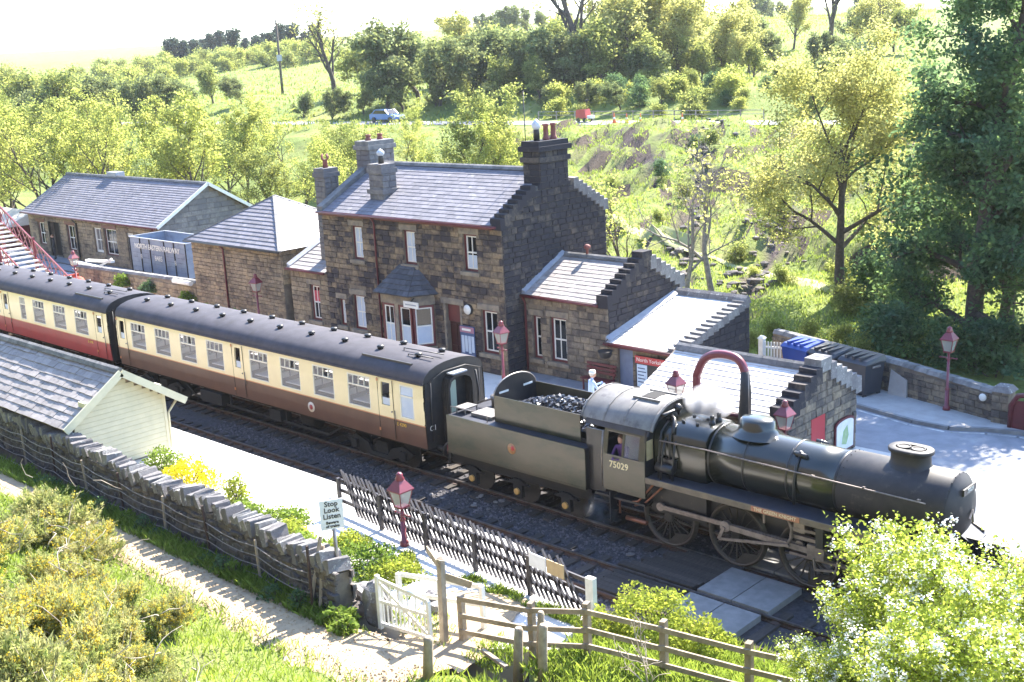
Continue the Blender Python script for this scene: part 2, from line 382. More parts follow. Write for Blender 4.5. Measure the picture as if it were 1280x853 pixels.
def spline(P, n=8):
    out = []
    for i in range(len(P)-1):
        p0, p1, p2, p3 = [Vector(P[max(0, min(len(P)-1, i+k))]) for k in (-1, 0, 1, 2)]
        for k in range(n):
            t = k/n; out.append(tuple(.5*((2*p1)+(p2-p0)*t+(2*p0-5*p1+4*p2-p3)*t*t+(3*p1-p0-3*p2+p3)*t**3)))
    out.append(tuple(P[-1])); return out
ribbon('footpath', spline([(-14, -11.0), (-8, -11.2), (-3, -11.4), (1, -11.6), (4.5, -11.75), (7.2, -11.8), (9.2, -11.3), (9.6, -10.2), (9.3, -9.0), (8.6, -7.4)]), [1.2]*33+[1.6]*8+[2.1]*16+[2]*17, m_path, .05, lambda x, y: max(H(x, y), .93 if y > -10.6 else -9))
# the road over the bank
rp = [XY(road_s(t)+3.4, t) for t in np.linspace(-150, 60, 60)]
ribbon('road', rp, 4.6, M('pale_road', (.22, .22, .23), (.18, .18, .19), .8, .85), .12, lambda x, y: 6.25)
for dd in (3.4,):
    pass
ribbon('bank_path', spline([(-20, 33), (-10, 31), (-3, 28.4), (4, 25.5), (12, 24)]), 1.1, M('trodden_grass', (.36, .36, .17), (.28, .29, .12), 2, .95), .08)
# ------------------------------------------------------------------ masonry kit
def block_mesh(name, mat, v):
    r = random.Random(v*17+3); b = MB(); j = lambda k=.03: r.uniform(-k, k); e = .07; d = .55
    V = [(-.5, -.2, -.5), (.5, -.2, -.5), (.5, -.2, .5), (-.5, -.2, .5)]
    V += [(x*1+j(.015), d+j(.05), z+j(.02)) for x, z in ((-.5, -.5), (.5, -.5), (.5, .5), (-.5, .5))]
    V += [(x*(1-e*2)+j(), 1+j(.25), z*(1-e*2.6)+j()) for x, z in ((-.5, -.5), (.5, -.5), (.5, .5), (-.5, .5))]
    F = []
    for o in (0, 4): F += [(o+i, o+4+i, o+4+(i+1) % 4, o+(i+1) % 4) for i in range(4)]
    F.append((8, 11, 10, 9)); return b.add(V, F).mesh(name, mat)
_blk = {}
def blocks(mat):
    if mat.name not in _blk: _blk[mat.name] = [block_mesh('stone', mat, i) for i in range(6)]
    return _blk[mat.name]
def frame(o, u, n):
    """matrix with x along u, y along outward n, z up"""
    u = Vector(u).normalized(); n = Vector(n).normalized(); z = Vector((0, 0, 1))
    return Matrix(((u.x, n.x, z.x, o[0]), (u.y, n.y, z.y, o[1]), (u.z, n.z, z.z, o[2]), (0, 0, 0, 1)))
def facing(root, o, u, n, width, z0, z1, mat, span=None, holes=(), ch=.24, wr=(.26, .58), dep=.045, cap=300, gap=.014, seed=1, name='stone'):
    r = random.Random(seed); R_ = []; z = z0
    while z < z1-.05:
        h = min(ch*r.uniform(.82, 1.15), z1-z)
        if z1-z-h < .1: h = z1-z
        lo, hi = (0, width) if span is None else span(z+h*.9)
        lo2, hi2 = (0, width) if span is None else span(z+.02)
        lo, hi = max(lo, lo2), min(hi, hi2)
        segs = [(lo, hi)]
        for a, b, c, d in holes:
            if c < z+h-.03 and d > z+.03:
                ns = []
                for p, q in segs:
                    if a <= p and b >= q: continue
                    if b <= p or a >= q: ns.append((p, q)); continue
                    if a > p: ns.append((p, a))
                    if b < q: ns.append((b, q))
                segs = ns
        for p, q in segs:
            x = p
            while q-x > .06:
                wd = r.uniform(*wr)
                if q-x-wd < wr[0]*.5: wd = q-x
                if wd > wr[1]*1.3: wd /= 2
                R_.append((x, x+wd, z, z+h)); x += wd
        z += h
    R_.sort(key=lambda t: -(t[1]-t[0])*(t[3]-t[2])); B = blocks(mat); F_ = frame(Vector(o), u, n); off = OFF[root]
    MI = Matrix.Translation(-off)@F_; st_ = MB()
    for i, (a, b, c, d) in enumerate(R_):
        me = B[r.randrange(6)]; dd = dep*r.uniform(.75, 1.25)
        L = MI@Matrix.Translation(((a+b)/2, 0, (c+d)/2))@Matrix.Diagonal((b-a-gap, dd, d-c-gap, 1))
        if i < cap:
            ob = bpy.data.objects.new(name, me); COL.objects.link(ob); ob.parent = root; ob.matrix_basis = L
        else:
            st_.add([L@v.co for v in me.vertices], [tuple(p.vertices) for p in me.polygons])
    if st_.v: st_.build(name+'_facing', mat, root, local=True, kind='stuff')
def pierced(root, o, u, n, width, z0, z1, thick, mat, holes=(), name='wall'):
    """solid wall with real openings, in cells"""
    xs = sorted({0, width}|{v for h in holes for v in (h[0], h[1])}); zs = sorted({z0, z1}|{v for h in holes for v in (h[2], h[3])})
    b = MB(); b.M = frame(o, u, n)
    for x0, x1 in zip(xs[:-1], xs[1:]):
        run = None
        for c0, c1 in zip(zs[:-1], zs[1:]):
            cx, cz = (x0+x1)/2, (c0+c1)/2
            if any(h[0] < cx < h[1] and h[2] < cz < h[3] for h in holes):
                if run: b.box(x0, x1, -thick, 0, *run); run = None
            else: run = (run[0], c1) if run else (c0, c1)
        if run: b.box(x0, x1, -thick, 0, *run)
    return b.build(name, mat, root)
def window(root, o, u, n, x0, x1, z0, z1, rec=.13, blind=None, opened=0, bars=1, fr=None, lintel=True):
    F_ = frame(o, u, n); fr = fr or m_red
    b = MB(); b.M = F_; t = .085
    for a in ((x0, x0+t, z0, z1), (x1-t, x1, z0, z1), (x0+t, x1-t, z1-t, z1), (x0+t, x1-t, z0, z0+t)): b.box(a[0], a[1], -rec-.08, -rec+.03, a[2], a[3])
    wf = b.build('window', fr, root)
    s = MB(); s.M = F_; a0, a1, c0, c1 = x0+t+.003, x1-t-.003, z0+t+.003, z1-t-.003; w_ = .052; cm = (c0+c1)/2+.0
    y0, y1 = -rec-.045, -rec+.0
    s.box(a0, a0+w_, y0, y1, c0, c1).box(a1-w_, a1, y0, y1, c0, c1).box(a0+w_, a1-w_, y0, y1, c1-w_, c1).box(a0+w_, a1-w_, y0, y1, c0, c0+w_).box(a0+w_, a1-w_, y0, y1+.01, cm-.03, cm+.03)
    if bars:
        c = (a0+a1)/2; s.box(c-.02, c+.02, y0+.01, y1-.006, c0+w_, cm-.03)
        s.box(c-.02, c+.02, y0+.01, y1-.006, cm+.03, c1-w_)
    s.build('sash', m_white, wf)
    for k, (e0, e1) in enumerate(((c0+.03, cm-.02), (cm+.02, c1-.03))):
        if opened and k == 1: continue
        p = MB(); p.M = F_; p.box(a0+.02, a1-.02, y0+.008, y0+.016, e0, e1); p.build('pane', m_glass, wf)
    if blind is not None:
        p = MB(); p.M = F_; lo, hi, mt = blind; p.box(a0+.03, a1-.03, -rec-.03, -rec-.022, c0+(c1-c0)*lo, c0+(c1-c0)*hi); p.build('blind', mt, wf)
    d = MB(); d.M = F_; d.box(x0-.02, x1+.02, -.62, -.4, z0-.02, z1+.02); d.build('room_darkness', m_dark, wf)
    if lintel:
        l = MB(); l.M = F_; l.box(x0-.16, x1+.16, -.1, .052, z1+.002, z1+.24); l.build('lintel', m_lint, root)
        l = MB(); l.M = F_; l.box(x0-.14, x1+.14, -.12, .11, z0-.16, z0-.002); l.build('sill', m_lint, root)
def slates(root, E0, E1, R0, R1, rows, sw, mat, cap=300, th=.02, name='slate', under=None, seed=2, jit=.005):
    E0, E1, R0, R1 = map(Vector, (E0, E1, R0, R1)); r = random.Random(seed); st_ = MB(); n_ = 0; off = OFF[root]
    up = ((R0+R1)/2-(E0+E1)/2); u = (E1-E0).normalized(); nrm = u.cross(up).normalized()
    if nrm.z < 0: nrm = -nrm
    unit = MB(); unit.hexa([(0, 0, .25), (1, 0, .25), (1, 1, -.55), (0, 1, -.55), (0, 0, 1.), (1, 0, 1.), (1, 1, .2), (0, 1, .2)])
    ume = unit.mesh(name, mat); rect = ((R1-R0)-(E1-E0)).length < .25
    if under is not None:
        MB().hexa([E0-nrm*.06, E1-nrm*.06, R1-nrm*.06, R0-nrm*.06, E0, E1, R1, R0]).build('roof_boarding', under, root)
    for k in range(rows):
        t0, t1 = k/rows, min(1, (k+1.12)/rows); A, B, C, D = E0.lerp(R0, t0), E1.lerp(R1, t0), E0.lerp(R0, t1), E1.lerp(R1, t1)
        wd = (B-A).length; nc = max(1, round(wd/sw)); cuts = [0]+[(i+(.5 if k % 2 else 0)+r.uniform(-.06, .06))/nc for i in range(1 if not k % 2 else 0, nc)]+[1]
        cuts = [c for c in cuts if 0 <= c <= 1]
        for a, b in zip(cuts[:-1], cuts[1:]):
            if b-a < .12/max(wd, .1) : continue
            p, q, p2, q2 = A.lerp(B, a), A.lerp(B, b), C.lerp(D, a), C.lerp(D, b); g = u*.006; jj = nrm*r.uniform(-jit, jit)*.5 - (p2-p).normalized()*r.uniform(0, jit)
            if rect and n_ < cap:
                L = (q-p).length; Y = (p2-p); M_ = Matrix.Identity(4); x_ = u*(L-.012); z_ = nrm*th*1.6
                for c_, vec in enumerate((x_, Y, z_)):
                    for i in range(3): M_[i][c_] = vec[i]
                o_ = p+g+jj-off
                for i in range(3): M_[i][3] = o_[i]
                ob = bpy.data.objects.new(name, ume); COL.objects.link(ob); ob.parent = root
                # orthonormal frame, so plain location / rotation / scale
                Rm = Matrix((u, nrm.cross(u), nrm)).transposed(); ob.matrix_basis = Matrix.Translation(o_)@Rm.to_4x4()@Matrix.Diagonal((L-.012, Y.length, th*1.6, 1)); n_ += 1
            else:
                h0, h1 = nrm*th*1.6, nrm*th*.35; lo = nrm*th*.4; st_.hexa([p+g+lo, q-g+lo, q2-g-h1, p2+g-h1, p+g+h0, q-g+h0, q2-g+h1*.5, p2+g+h1*.5])
    if st_.v: st_.build(name+'_courses', mat, root, kind='stuff')
def ridge(root, A, B, n, mat=None, w=.3, h=.12, name='ridge_stone'):
    A, B = Vector(A), Vector(B)
    for i in range(n):
        a, b = A.lerp(B, (i+.01)/n), A.lerp(B, (i+.99)/n); u = (b-a).normalized(); s = Vector((-u.y, u.x, 0))*w/2; z = Vector((0, 0, h))
        MB().add([a-s-z*.6, a-s*.55+z*.35, a+z*.75, a+s*.55+z*.35, a+s-z*.6, b-s-z*.6, b-s*.55+z*.35, b+z*.75, b+s*.55+z*.35, b+s-z*.6],
                 [(i_, i_+5, i_+6, i_+1) for i_ in range(4)]+[(4, 9, 5, 0), (0, 1, 2, 3, 4), (9, 8, 7, 6, 5)]).build(name, mat or m_ridge, root)
def gutter(root, A, B, mat=None, name='gutter', r=.06):
    MB().tube([A, B], r, 6).build(name, mat or m_red, root)
def pipe(root, pts, r=.045, mat=None, name='downpipe'):
    MB().tube(pts, r, 6).build(name, mat or m_red, root)
def crow_steps(root, X, th, A, B, n, mat, bw=.0, up=.26):
    """stepped coping along A->B (y,z) on a gable in the plane x=X..X+th"""
    for i in range(n):
        t0, t1 = i/n, (i+1)/n; y0, y1 = A[0]+(B[0]-A[0])*t0, A[0]+(B[0]-A[0])*t1; z = A[1]+(B[1]-A[1])*t1; zl = A[1]+(B[1]-A[1])*t0
        ya, yb = min(y0, y1), max(y0, y1); j = random.uniform(-.02, .02)
        MB().hexa([(X-.05, ya-.03, zl-.14), (X+th+.06, ya-.03, zl-.14), (X+th+.06, yb+.03, zl-.14), (X-.05, yb+.03, zl-.14),
                   (X-.04+j, ya-.02, z+up-.1), (X+th+.05, ya-.02, z+up-.1+j), (X+th+.05, yb+.02, z+up-.1), (X-.04, yb+.02+j, z+up-.1)]).build('crow_step', mat, root)
def gspan(y0, y1, yp, ze, zp):
    """gable profile: distance range along u for a height"""
    w_ = y1-y0; k = yp-y0
    def f(z):
        if z <= ze: return (0, w_)
        t = min(.98, (z-ze)/(zp-ze)); return (k*t, w_-(w_-k)*t)
    return f
def text(root, s, size, M_, mat, name='lettering', ext=.004, world=True, align='CENTER', spacing=1., bold=0):
    cu = bpy.data.curves.new(name, 'FONT'); cu.body = s; cu.size = size; cu.align_x = align; cu.align_y = 'CENTER'; cu.extrude = ext; cu.space_character = spacing; cu.resolution_u = 2; cu.offset = bold
    ob = bpy.data.objects.new('_t', cu); me = bpy.data.meshes.new_from_object(ob); bpy.data.objects.remove(ob); me.name = name
    me.transform(Matrix.Translation(-OFF[root])@M_ if world else M_); me.materials.clear(); me.materials.append(mat); return link(name, me, root)
def face_front(x, y, z, ry=0.):    # text on a face looking towards -Y
    return Matrix.Translation((x, y, z))@Matrix.Rotation(ry, 4, 'Z')@Matrix.Rotation(math.pi/2, 4, 'X')
def face_east(x, y, z):            # text on a face looking towards +X
    return Matrix.Translation((x, y, z))@Matrix.Rotation(math.pi/2, 4, 'Z')@Matrix.Rotation(math.pi/2, 4, 'X')
def gable_wall(root, X, th, y0, y1, yp, ze, zp, z0=.9, name='gable_wall', mat=None, zeb=None):
    zb = ze if zeb is None else zeb
    MB().prism([(y0, z0), (y1, z0), (y1, zb), (yp, zp), (y0, ze)], 'x', X, X+th).build(name, mat or m_mortar, root)
G0 = .9
# ------------------------------------------------------------------ station house
HX0, HX1, HY0, HY1, HE, HP, HRZ = -15.45, -4.26, 7.0, 13.4, 6.95, 10.2, 8.75
hs = E('station_house', ((HX0+HX1)/2, HY0, G0), 'two storey sooty sandstone station house with chimney stacks and a stepped gable', 'house')
ox = (HX0, HY0, 0); U, N_ = (1, 0, 0), (0, -1, 0)
def hx(a): return a-HX0
Hh = [(hx(-13.45), hx(-12.72), 4.9, 6.42), (hx(-10.05), hx(-9.28), 4.98, 6.45), (hx(-6.45), hx(-5.66), 5.0, 6.52),
      (hx(-5.62), hx(-4.72), 1.72, 3.52), (hx(-7.66), hx(-6.8), .92, 3.52), (hx(-13.75), hx(-12.9), 1.7, 3.3), (hx(-14.75), hx(-14.3), 1.75, 3.0)]
HB = (hx(-11.35), hx(-8.3), .9, 3.75)           # bay projects here
pierced(hs, ox, U, N_, HX1-HX0, G0, HE, .45, m_mortar, Hh)
lintz = [(h[0]-.17, h[1]+.17, h[3], h[3]+.25) for h in Hh if h[3]-h[2] < 2.2]+[(h[0]-.15, h[1]+.15, h[2]-.17, h[2]) for h in Hh if h[3]-h[2] < 2.2]
facing(hs, ox, U, N_, HX1-HX0, G0, HE-.02, m_warm, None, Hh+lintz+[HB], ch=.25, wr=(.27, .6), cap=300)
for i, h in enumerate(Hh):
    if i == 4: continue
    bl = {0: (.0, 1, m_blind), 1: (0, 1, m_blind), 2: (0, .42, m_blind), 3: (.0, .0, m_blind), 5: (0, 1, m_blind), 6: (0, 1, m_blind)}[i]
    window(hs, ox, U, N_, *h, blind=None if i == 3 else bl, opened=(i == 2))
# red front door with fanlight panel and dark doorway
dr = MB().box(-7.66, -6.8, 7.2, 7.26, .92, 2.75); dr.box(-7.6, -7.27, 7.17, 7.2, 1.05, 1.75).box(-7.19, -6.86, 7.17, 7.2, 1.05, 1.75).box(-7.6, -7.27, 7.17, 7.2, 1.9, 2.65).box(-7.19, -6.86, 7.17, 7.2, 1.9, 2.65)
door = dr.build('door', M('dark_maroon_door', (.05, .010, .010), (.035, .008, .008), 3, .4), hs)
MB().box(-7.66, -6.8, 7.12, 7.2, 2.78, 3.5).build('fanlight_board', m_red, door)
MB().sphere((-6.93, 7.15, 1.85), .035, 8, 6).build('handle', m_steel, door)
for xx in ((-7.76, -7.664), (-6.796, -6.7)): MB().box(xx[0], xx[1], 6.94, 7.2, .92, 3.54).build('door_jamb', m_lint, hs)
MB().box(-7.9, -6.56, 6.93, 7.1, 3.55, 3.8).build('lintel', m_lint, hs)
# east gable, darker stone, with flue
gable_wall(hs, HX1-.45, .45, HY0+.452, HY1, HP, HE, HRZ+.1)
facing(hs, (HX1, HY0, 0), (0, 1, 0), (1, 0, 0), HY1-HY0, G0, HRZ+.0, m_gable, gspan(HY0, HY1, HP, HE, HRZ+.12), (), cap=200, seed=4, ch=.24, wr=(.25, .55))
gable_wall(hs, HX0, .45, HY0+.452, HY1, HP, HE, HRZ+.1, name='west_gable_wall')
MB().box(HX0+.45, HX1-.45, HY1-.45, HY1, G0, HE).build('rear_wall', m_mortar, hs)
crow_steps(hs, HX1-.42, .46, (HY0-.1, HE-.02), (8.95, 8.15), 8, m_gable); crow_steps(hs, HX1-.42, .46, (HY1+.1, HE-.02), (11.35, 8.2), 8, m_cope)
slates(hs, (HX0+.3, HY0-.22, HE+.02), (HX1-.4, HY0-.22, HE+.02), (HX0+.3, HP, HRZ), (HX1-.4, HP, HRZ), 15, .5, m_slate, under=m_mortar, th=.012)
slates(hs, (HX0+.3, HY1+.2, HE+.02), (HX1-.4, HY1+.2, HE+.02), (HX0+.3, HP, HRZ), (HX1-.4, HP, HRZ), 8, 1.0, m_slate, cap=0, seed=5)
ridge(hs, (HX0+.3, HP, HRZ+.06), (HX1-.4, HP, HRZ+.06), 18)
MB().prism([(HY0-.2, HE-.12), (HY0-.2, HE+.22), (HP, HRZ+.28), (HY1+.2, HE+.22), (HY1+.2, HE-.12), (HP, HRZ-.1)], 'x', HX0-.1, HX0+.3).build('gable_coping', m_ridge, hs)
gutter(hs, (HX0-.05, HY0-.3, HE-.03), (HX1-.05, HY0-.3, HE-.03)); MB().box(HX0, HX1-.4, HY0-.2, HY0-.06, HE-.16, HE-.03).build('eaves_board', m_red, hs)
pipe(hs, [(-11.75, HY0-.3, HE-.06), (-11.75, HY0-.12, HE-.3), (-11.75, HY0-.12, 1.0)])
def chimney(root, x0, x1, y0, y1, z0, z1, mat, pots, capm=None, capo=.09, course=True, neck=0, seed=3):
    c = MB().box(x0, x1, y0, y1, z0, z1-.42)
    st_ = c.build('chimney', m_mortar, root)
    for (o, u, n, wd) in (((x0, y0, 0), (1, 0, 0), (0, -1, 0), x1-x0), ((x1, y0, 0), (0, 1, 0), (1, 0, 0), y1-y0)):
        facing2(st_, root, o, u, n, wd, z0+.02, z1-.42, mat, seed)
    cp = capm or mat
    MB().box(x0-capo, x1+capo, y0-capo, y1+capo, z1-.42, z1-.22).box(x0-capo*.3, x1+capo*.3, y0-capo*.3, y1+capo*.3, z1-.22, z1-.02).build('chimney_cap', cp, st_)
    if neck: MB().box(x0-.1, x1+.1, y0-.1, y1+.1, neck, neck+.2).build('chimney_course', cp, st_)
    for (px, py, h, kind) in pots:
        b = MB()
        if kind == 'red': b.lathe([(.14, z1-.04), (.15, z1+.05), (.11, z1+.12), (.10, z1+h-.1), (.13, z1+h-.08), (.13, z1+h), (.09, z1+h), (.085, z1+h-.2)], 10, (px, py, 0)); b.build('chimney_pot', m_pot, st_)
        elif kind == 'cowl':
            b.lathe([(.13, z1-.04), (.12, z1+h*.55), (.10, z1+h*.6)], 10, (px, py, 0)); b.build('chimney_pot', m_black, st_)
            MB().lathe([(.10, z1+h*.55), (.17, z1+h*.68), (.17, z1+h*.88), (.10, z1+h), (.02, z1+h*1.12)], 10, (px, py, 0)).build('cowl', m_zinc, st_)
        elif kind == 'horned':
            b.lathe([(.13, z1-.04), (.11, z1+.3), (.12, z1+h*.6)], 8, (px, py, 0))
            for a in range(4): b.tube([(px+.09*math.cos(a*1.57), py+.09*math.sin(a*1.57), z1+h*.5), (px+.2*math.cos(a*1.57), py+.2*math.sin(a*1.57), z1+h*.75), (px+.14*math.cos(a*1.57), py+.14*math.sin(a*1.57), z1+h)], .04, 5)
            b.build('chimney_pot', m_pot, st_)
    return st_
def facing2(par, root, o, u, n, wd, z0, z1, mat, seed):
    OFFp = OFF[root]; b = MB(); r = random.Random(seed); z = z0; B = blocks(mat)
    F_ = frame(Vector(o), u, n)
    while z < z1-.05:
        h = min(.27*r.uniform(.85, 1.1), z1-z); x = 0
        while x < wd-.04:
            w_ = r.uniform(.25, .5); w_ = w_ if wd-x-w_ > .15 else wd-x
            L = Matrix.Translation(-OFFp)@F_@Matrix.Translation((x+w_/2, 0, z+h/2))@Matrix.Diagonal((w_-.012, .035, h-.012, 1)); me = B[r.randrange(6)]
            b.add([L@v.co for v in me.vertices], [tuple(p.vertices) for p in me.polygons]); x += w_
        z += h
    b.build('stone_facing', mat, par, local=True, kind='stuff')
m_pot = M('terracotta_pot', (.24, .085, .07), (.17, .06, .055), 5, .75)
m_zinc = M('zinc_cowl', (.55, .58, .62), (.42, .45, .5), 6, .45)
m_greyst = stone_mat('grey_chimney_stone', (.30, .28, .26), (.38, .36, .34), (.14, .135, .14), .6, 1.)
chimney(hs, HX1-.85, HX1+.02, 9.35, 11.05, 8.1, 10.0, m_gable, [(-4.7, 9.75, .75, 'cowl'), (-4.6, 10.2, .62, 'red'), (-4.6, 10.65, .62, 'red')], None, .14, neck=9.15, seed=8)
chimney(hs, -15.75, -14.85, 9.5, 11.0, 7.6, 9.85, m_greyst, [(-15.3, 9.9, .25, 'red'), (-15.3, 10.6, .25, 'red')], m_ridge, .1, seed=9)
chimney(hs, -12.85, -12.0, 7.75, 8.55, 7.2, 9.05, m_greyst, [(-12.45, 8.15, .55, 'cowl')], None, .06, seed=10, neck=7.75)
chimney(hs, -16.75, -16.05, 7.75, 8.55, 4.0, 8.75, m_greyst, [(-16.4, 8.15, .6, 'horned')], None, .07, seed=11)
MB().tube([(-5.9, 10.4, 8.9), (-5.95, 10.42, 11.9)], .022, 5).build('aerial_mast', m_black, hs)
# bay window with stone-slate roof
BX0, BX1, BF = -11.35, -8.3, 6.15
MB().prism([(BX0, 6.99), (BX0+.55, BF), (BX1-.55, BF), (BX1, 6.99)], 'z', .9, 1.62).build('bay_plinth', m_lint, hs)
bay = MB().prism([(BX0, 6.99), (BX0+.55, BF), (BX1-.55, BF), (BX1, 6.99)], 'z', 3.42, 3.85)
bayo = bay.build('bay_head', m_lint, hs)
def quad_window(o, u, n, wd): window(hs, o, u, n, .06, wd-.06, 1.66, 3.4, rec=.06, blind=(0, .52, m_blind), bars=0, lintel=False)
def bw(a, b):
    u = Vector((b[0]-a[0], b[1]-a[1], 0)); L = u.length; u.normalize(); n = Vector((u.y, -u.x, 0))
    return (a[0], a[1], 0), u, n, L
for a, b in (((BX0, 6.98), (BX0+.55, BF)), ((BX1-.55, BF), (BX1, 6.98))): quad_window(*bw(a, b))
o_, u_, n_, L_ = bw((BX0+.55, BF), (BX1-.55, BF))
window(hs, o_, u_, n_, .08, .86, 1.66, 3.4, rec=.06, blind=(0, .5, m_blind), bars=1, lintel=False); window(hs, o_, u_, n_, L_-.86, L_-.08, 1.66, 3.4, rec=.06, blind=(0, .52, m_blind), bars=0, lintel=False)
MB().box(BX0+1.42, BX1-1.42, BF, BF+.3, 1.62, 3.42).build('bay_mullion', m_lint, hs)
ctr = Vector(((BX0+BX1)/2, 7.0, 4.95)); pts = [(BX0-.25, 7.0), (BX0+.42, BF-.28), (BX1-.42, BF-.28), (BX1+.25, 7.0)]
m_bayroof = M('dark_roof_slab', (.065, .065, .075), (.10, .10, .11), 4, .8, rnd=.3, bump=.3)
MB().add([(p[0], p[1], 3.86) for p in pts]+[tuple(ctr+Vector((-.5, 0, 0))), tuple(ctr+Vector((.5, 0, 0)))], [(0, 1, 4), (1, 2, 5, 4), (2, 3, 5), (0, 3, 2, 1)]).build('bay_roof', m_bayroof, hs)
A_ = [Vector((p[0], p[1], 3.88)) for p in pts]; c0, c1 = ctr+Vector((-.5, -.02, .02)), ctr+Vector((.5, -.02, .02))
for (p, q, s_, t_) in ((A_[0], A_[1], c0, c0), (A_[1], A_[2], c0, c1), (A_[2], A_[3], c1, c1)): slates(hs, p, q, s_, t_, 6, .4, m_bayroof, cap=0, th=.03, name='bay_slab')
# hanging name board beside the bay, clock, notice board
sg = E('projecting_sign', (-8.75, 6.05, 3.55), 'small pale sign projecting under the bay window roof of the station house', 'sign')
MB().box(-9.1, -8.2, 5.93, 5.97, 3.42, 3.68).build('board', m_white, sg); MB().bar((-8.65, 5.95, 3.68), (-8.65, 6.15, 3.8), .03).build('bracket', m_black, sg)
MB().box(-8.98, -8.32, 5.922, 5.929, 3.52, 3.58).build('worn_lettering', m_lead, sg)
ck = E('wall_disc', (-6.25, 6.9, 3.45), 'round white disc on the house wall right of the maroon door', 'sign')
MB().lathe([(.21, 6.84), (.23, 6.9), (.23, 6.95)], 20, (-6.25, 0, 3.45), 'y').build('case', m_black, ck); MB().lathe([(.001, 6.825), (.2, 6.826), (.2, 6.84)], 20, (-6.25, 0, 3.45), 'y').build('face', m_white, ck)
m_blue = M('blue_board', (.06, .10, .22), (.05, .08, .17), 3, .5)
nb = E('notice_board', (-6.3, 6.85, 1.6), 'blue notice board with a mauve heading beside the maroon door', 'notice board')
MB().box(-6.75, -5.95, 6.85, 6.9, 1.45, 2.75).build('panel', m_blue, nb); MB().box(-6.75, -5.95, 6.835, 6.85, 2.48, 2.72).build('heading', M('mauve_heading', (.34, .16, .22), None, rough=.5), nb); MB().box(-6.62, -6.12, 6.828, 6.834, 2.56, 2.65).build('worn_lettering', m_white, nb)
for k in range(4): MB().box(-6.68+.19*k, -6.53+.19*k, 6.838, 6.85, 1.62+.06*(k % 2), 2.35).build('poster', m_blind, nb)
# ------------------------------------------------------------------ east wing with stepped gable
WX0, WX1, WY0, WY1, WE, WP, WR = -4.26, .02, 8.1, 12.85, 4.1, 10.5, 5.3
wg = E('stone_wing', (-2.1, WY0, G0), 'single storey stone wing with stepped gable joined to the dark end of the station house', 'building')
ow = (WX0+.02, WY0, 0); wh = [(-3.88-WX0, -3.42-WX0, 1.5, 3.28), (-2.95-WX0, -2.1-WX0, 1.5, 3.32)]
pierced(wg, ow, U, N_, WX1-WX0-.02, G0, WE, .45, m_mortar, wh)
lz = [(h[0]-.17, h[1]+.17, h[3], h[3]+.25) for h in wh]+[(h[0]-.15, h[1]+.15, h[2]-.17, h[2]) for h in wh]
facing(wg, ow, U, N_, WX1-WX0-.02, G0, WE-.02, m_wing, None, wh+lz, cap=140, seed=6, ch=.25, wr=(.28, .62))
window(wg, ow, U, N_, *wh[0], bars=0); window(wg, ow, U, N_, *wh[1], bars=1)
gable_wall(wg, WX1-.42, .42, WY0+.452, WY1, WP, WE, WR+.2); MB().box(WX0+.02, WX1-.43, WY1-.4, WY1, G0, WE).build('rear_wall', m_mortar, wg)
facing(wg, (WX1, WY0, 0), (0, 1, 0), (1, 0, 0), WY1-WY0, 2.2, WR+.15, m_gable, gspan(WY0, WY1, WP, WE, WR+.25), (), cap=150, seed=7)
crow_steps(wg, WX1-.42, .45, (WY0-.1, WE), (WP-.25, WR+.05), 8, m_gable, up=.3); crow_steps(wg, WX1-.42, .45, (WY1+.1, WE), (WP+.25, WR+.05), 7, m_cope, up=.3)
MB().box(WX1-.46, WX1+.08, WP-.3, WP+.3, WR+.1, WR+.48).build('apex_stone', m_gable, wg)
slates(wg, (WX0+.04, WY0-.2, WE+.02), (WX1-.4, WY0-.2, WE+.02), (WX0+.04, WP, WR), (WX1-.4, WP, WR), 11, .5, m_slab, under=m_mortar, th=.013)
slates(wg, (WX0+.04, WY1+.2, WE+.02), (WX1-.4, WY1+.2, WE+.02), (WX0+.04, WP, WR), (WX1-.4, WP, WR), 8, .7, m_slab, cap=0, th=.028)
ridge(wg, (WX0+.04, WP, WR+.06), (WX1-.44, WP, WR+.06), 8)
MB().hexa([(WX0+.02, WY0-.15, WE+.06), (WX0+.2, WY0-.15, WE+.06), (WX0+.2, WP, WR+.06), (WX0+.02, WP, WR+.06), (WX0+.02, WY0-.15, WE+.2), (WX0+.2, WY0-.15, WE+.13), (WX0+.2, WP, WR+.13), (WX0+.02, WP, WR+.2)]).build('flashing', m_lead, wg)
MB().lathe([(.05, WR+.1), (.05, WR+.32), (.13, WR+.36), (.14, WR+.46), (.05, WR+.52)], 8, (-2.9, WP, 0)).build('vent_pot', m_pot, wg)
gutter(wg, (WX0+.05, WY0-.27, WE-.03), (WX1-.3, WY0-.27, WE-.03)); pipe(wg, [(WX0+.14, WY0-.25, WE-.06), (WX0+.14, WY0-.1, WE-.35), (WX0+.14, WY0-.1, 1.)])
# ------------------------------------------------------------------ lean-to waiting block
SX0, SX1, SY0, SY1, SE, ST_ = .1, 3.3, 8.0, 12.6, 2.75, 3.75
sh = E('lean_to_block', (1.7, SY0, G0), 'low stone lean-to with a very pale sloping roof between the wing and the end block', 'building')
os_ = (SX0, SY0, 0); shh = [(.42, 1.12, .92, 2.55)]
pierced(sh, os_, U, N_, SX1-SX0, G0, SE-.03, .4, m_mortar, shh); facing(sh, os_, U, N_, SX1-SX0, G0, SE-.05, m_wing, None, shh, cap=80, seed=12)
MB().box(SX0+.42, SX0+1.12, SY0+.1, SY0+.16, .92, 2.55).build('door', M('grey_blue_door', (.16, .21, .33), (.13, .17, .27), 3, .5), sh)
MB().prism([(SY0+.402, G0), (SY1, G0), (SY1, ST_+.1), (SY0+.402, SE+.0)], 'x', SX1-.4, SX1).build('end_wall', m_mortar, sh)
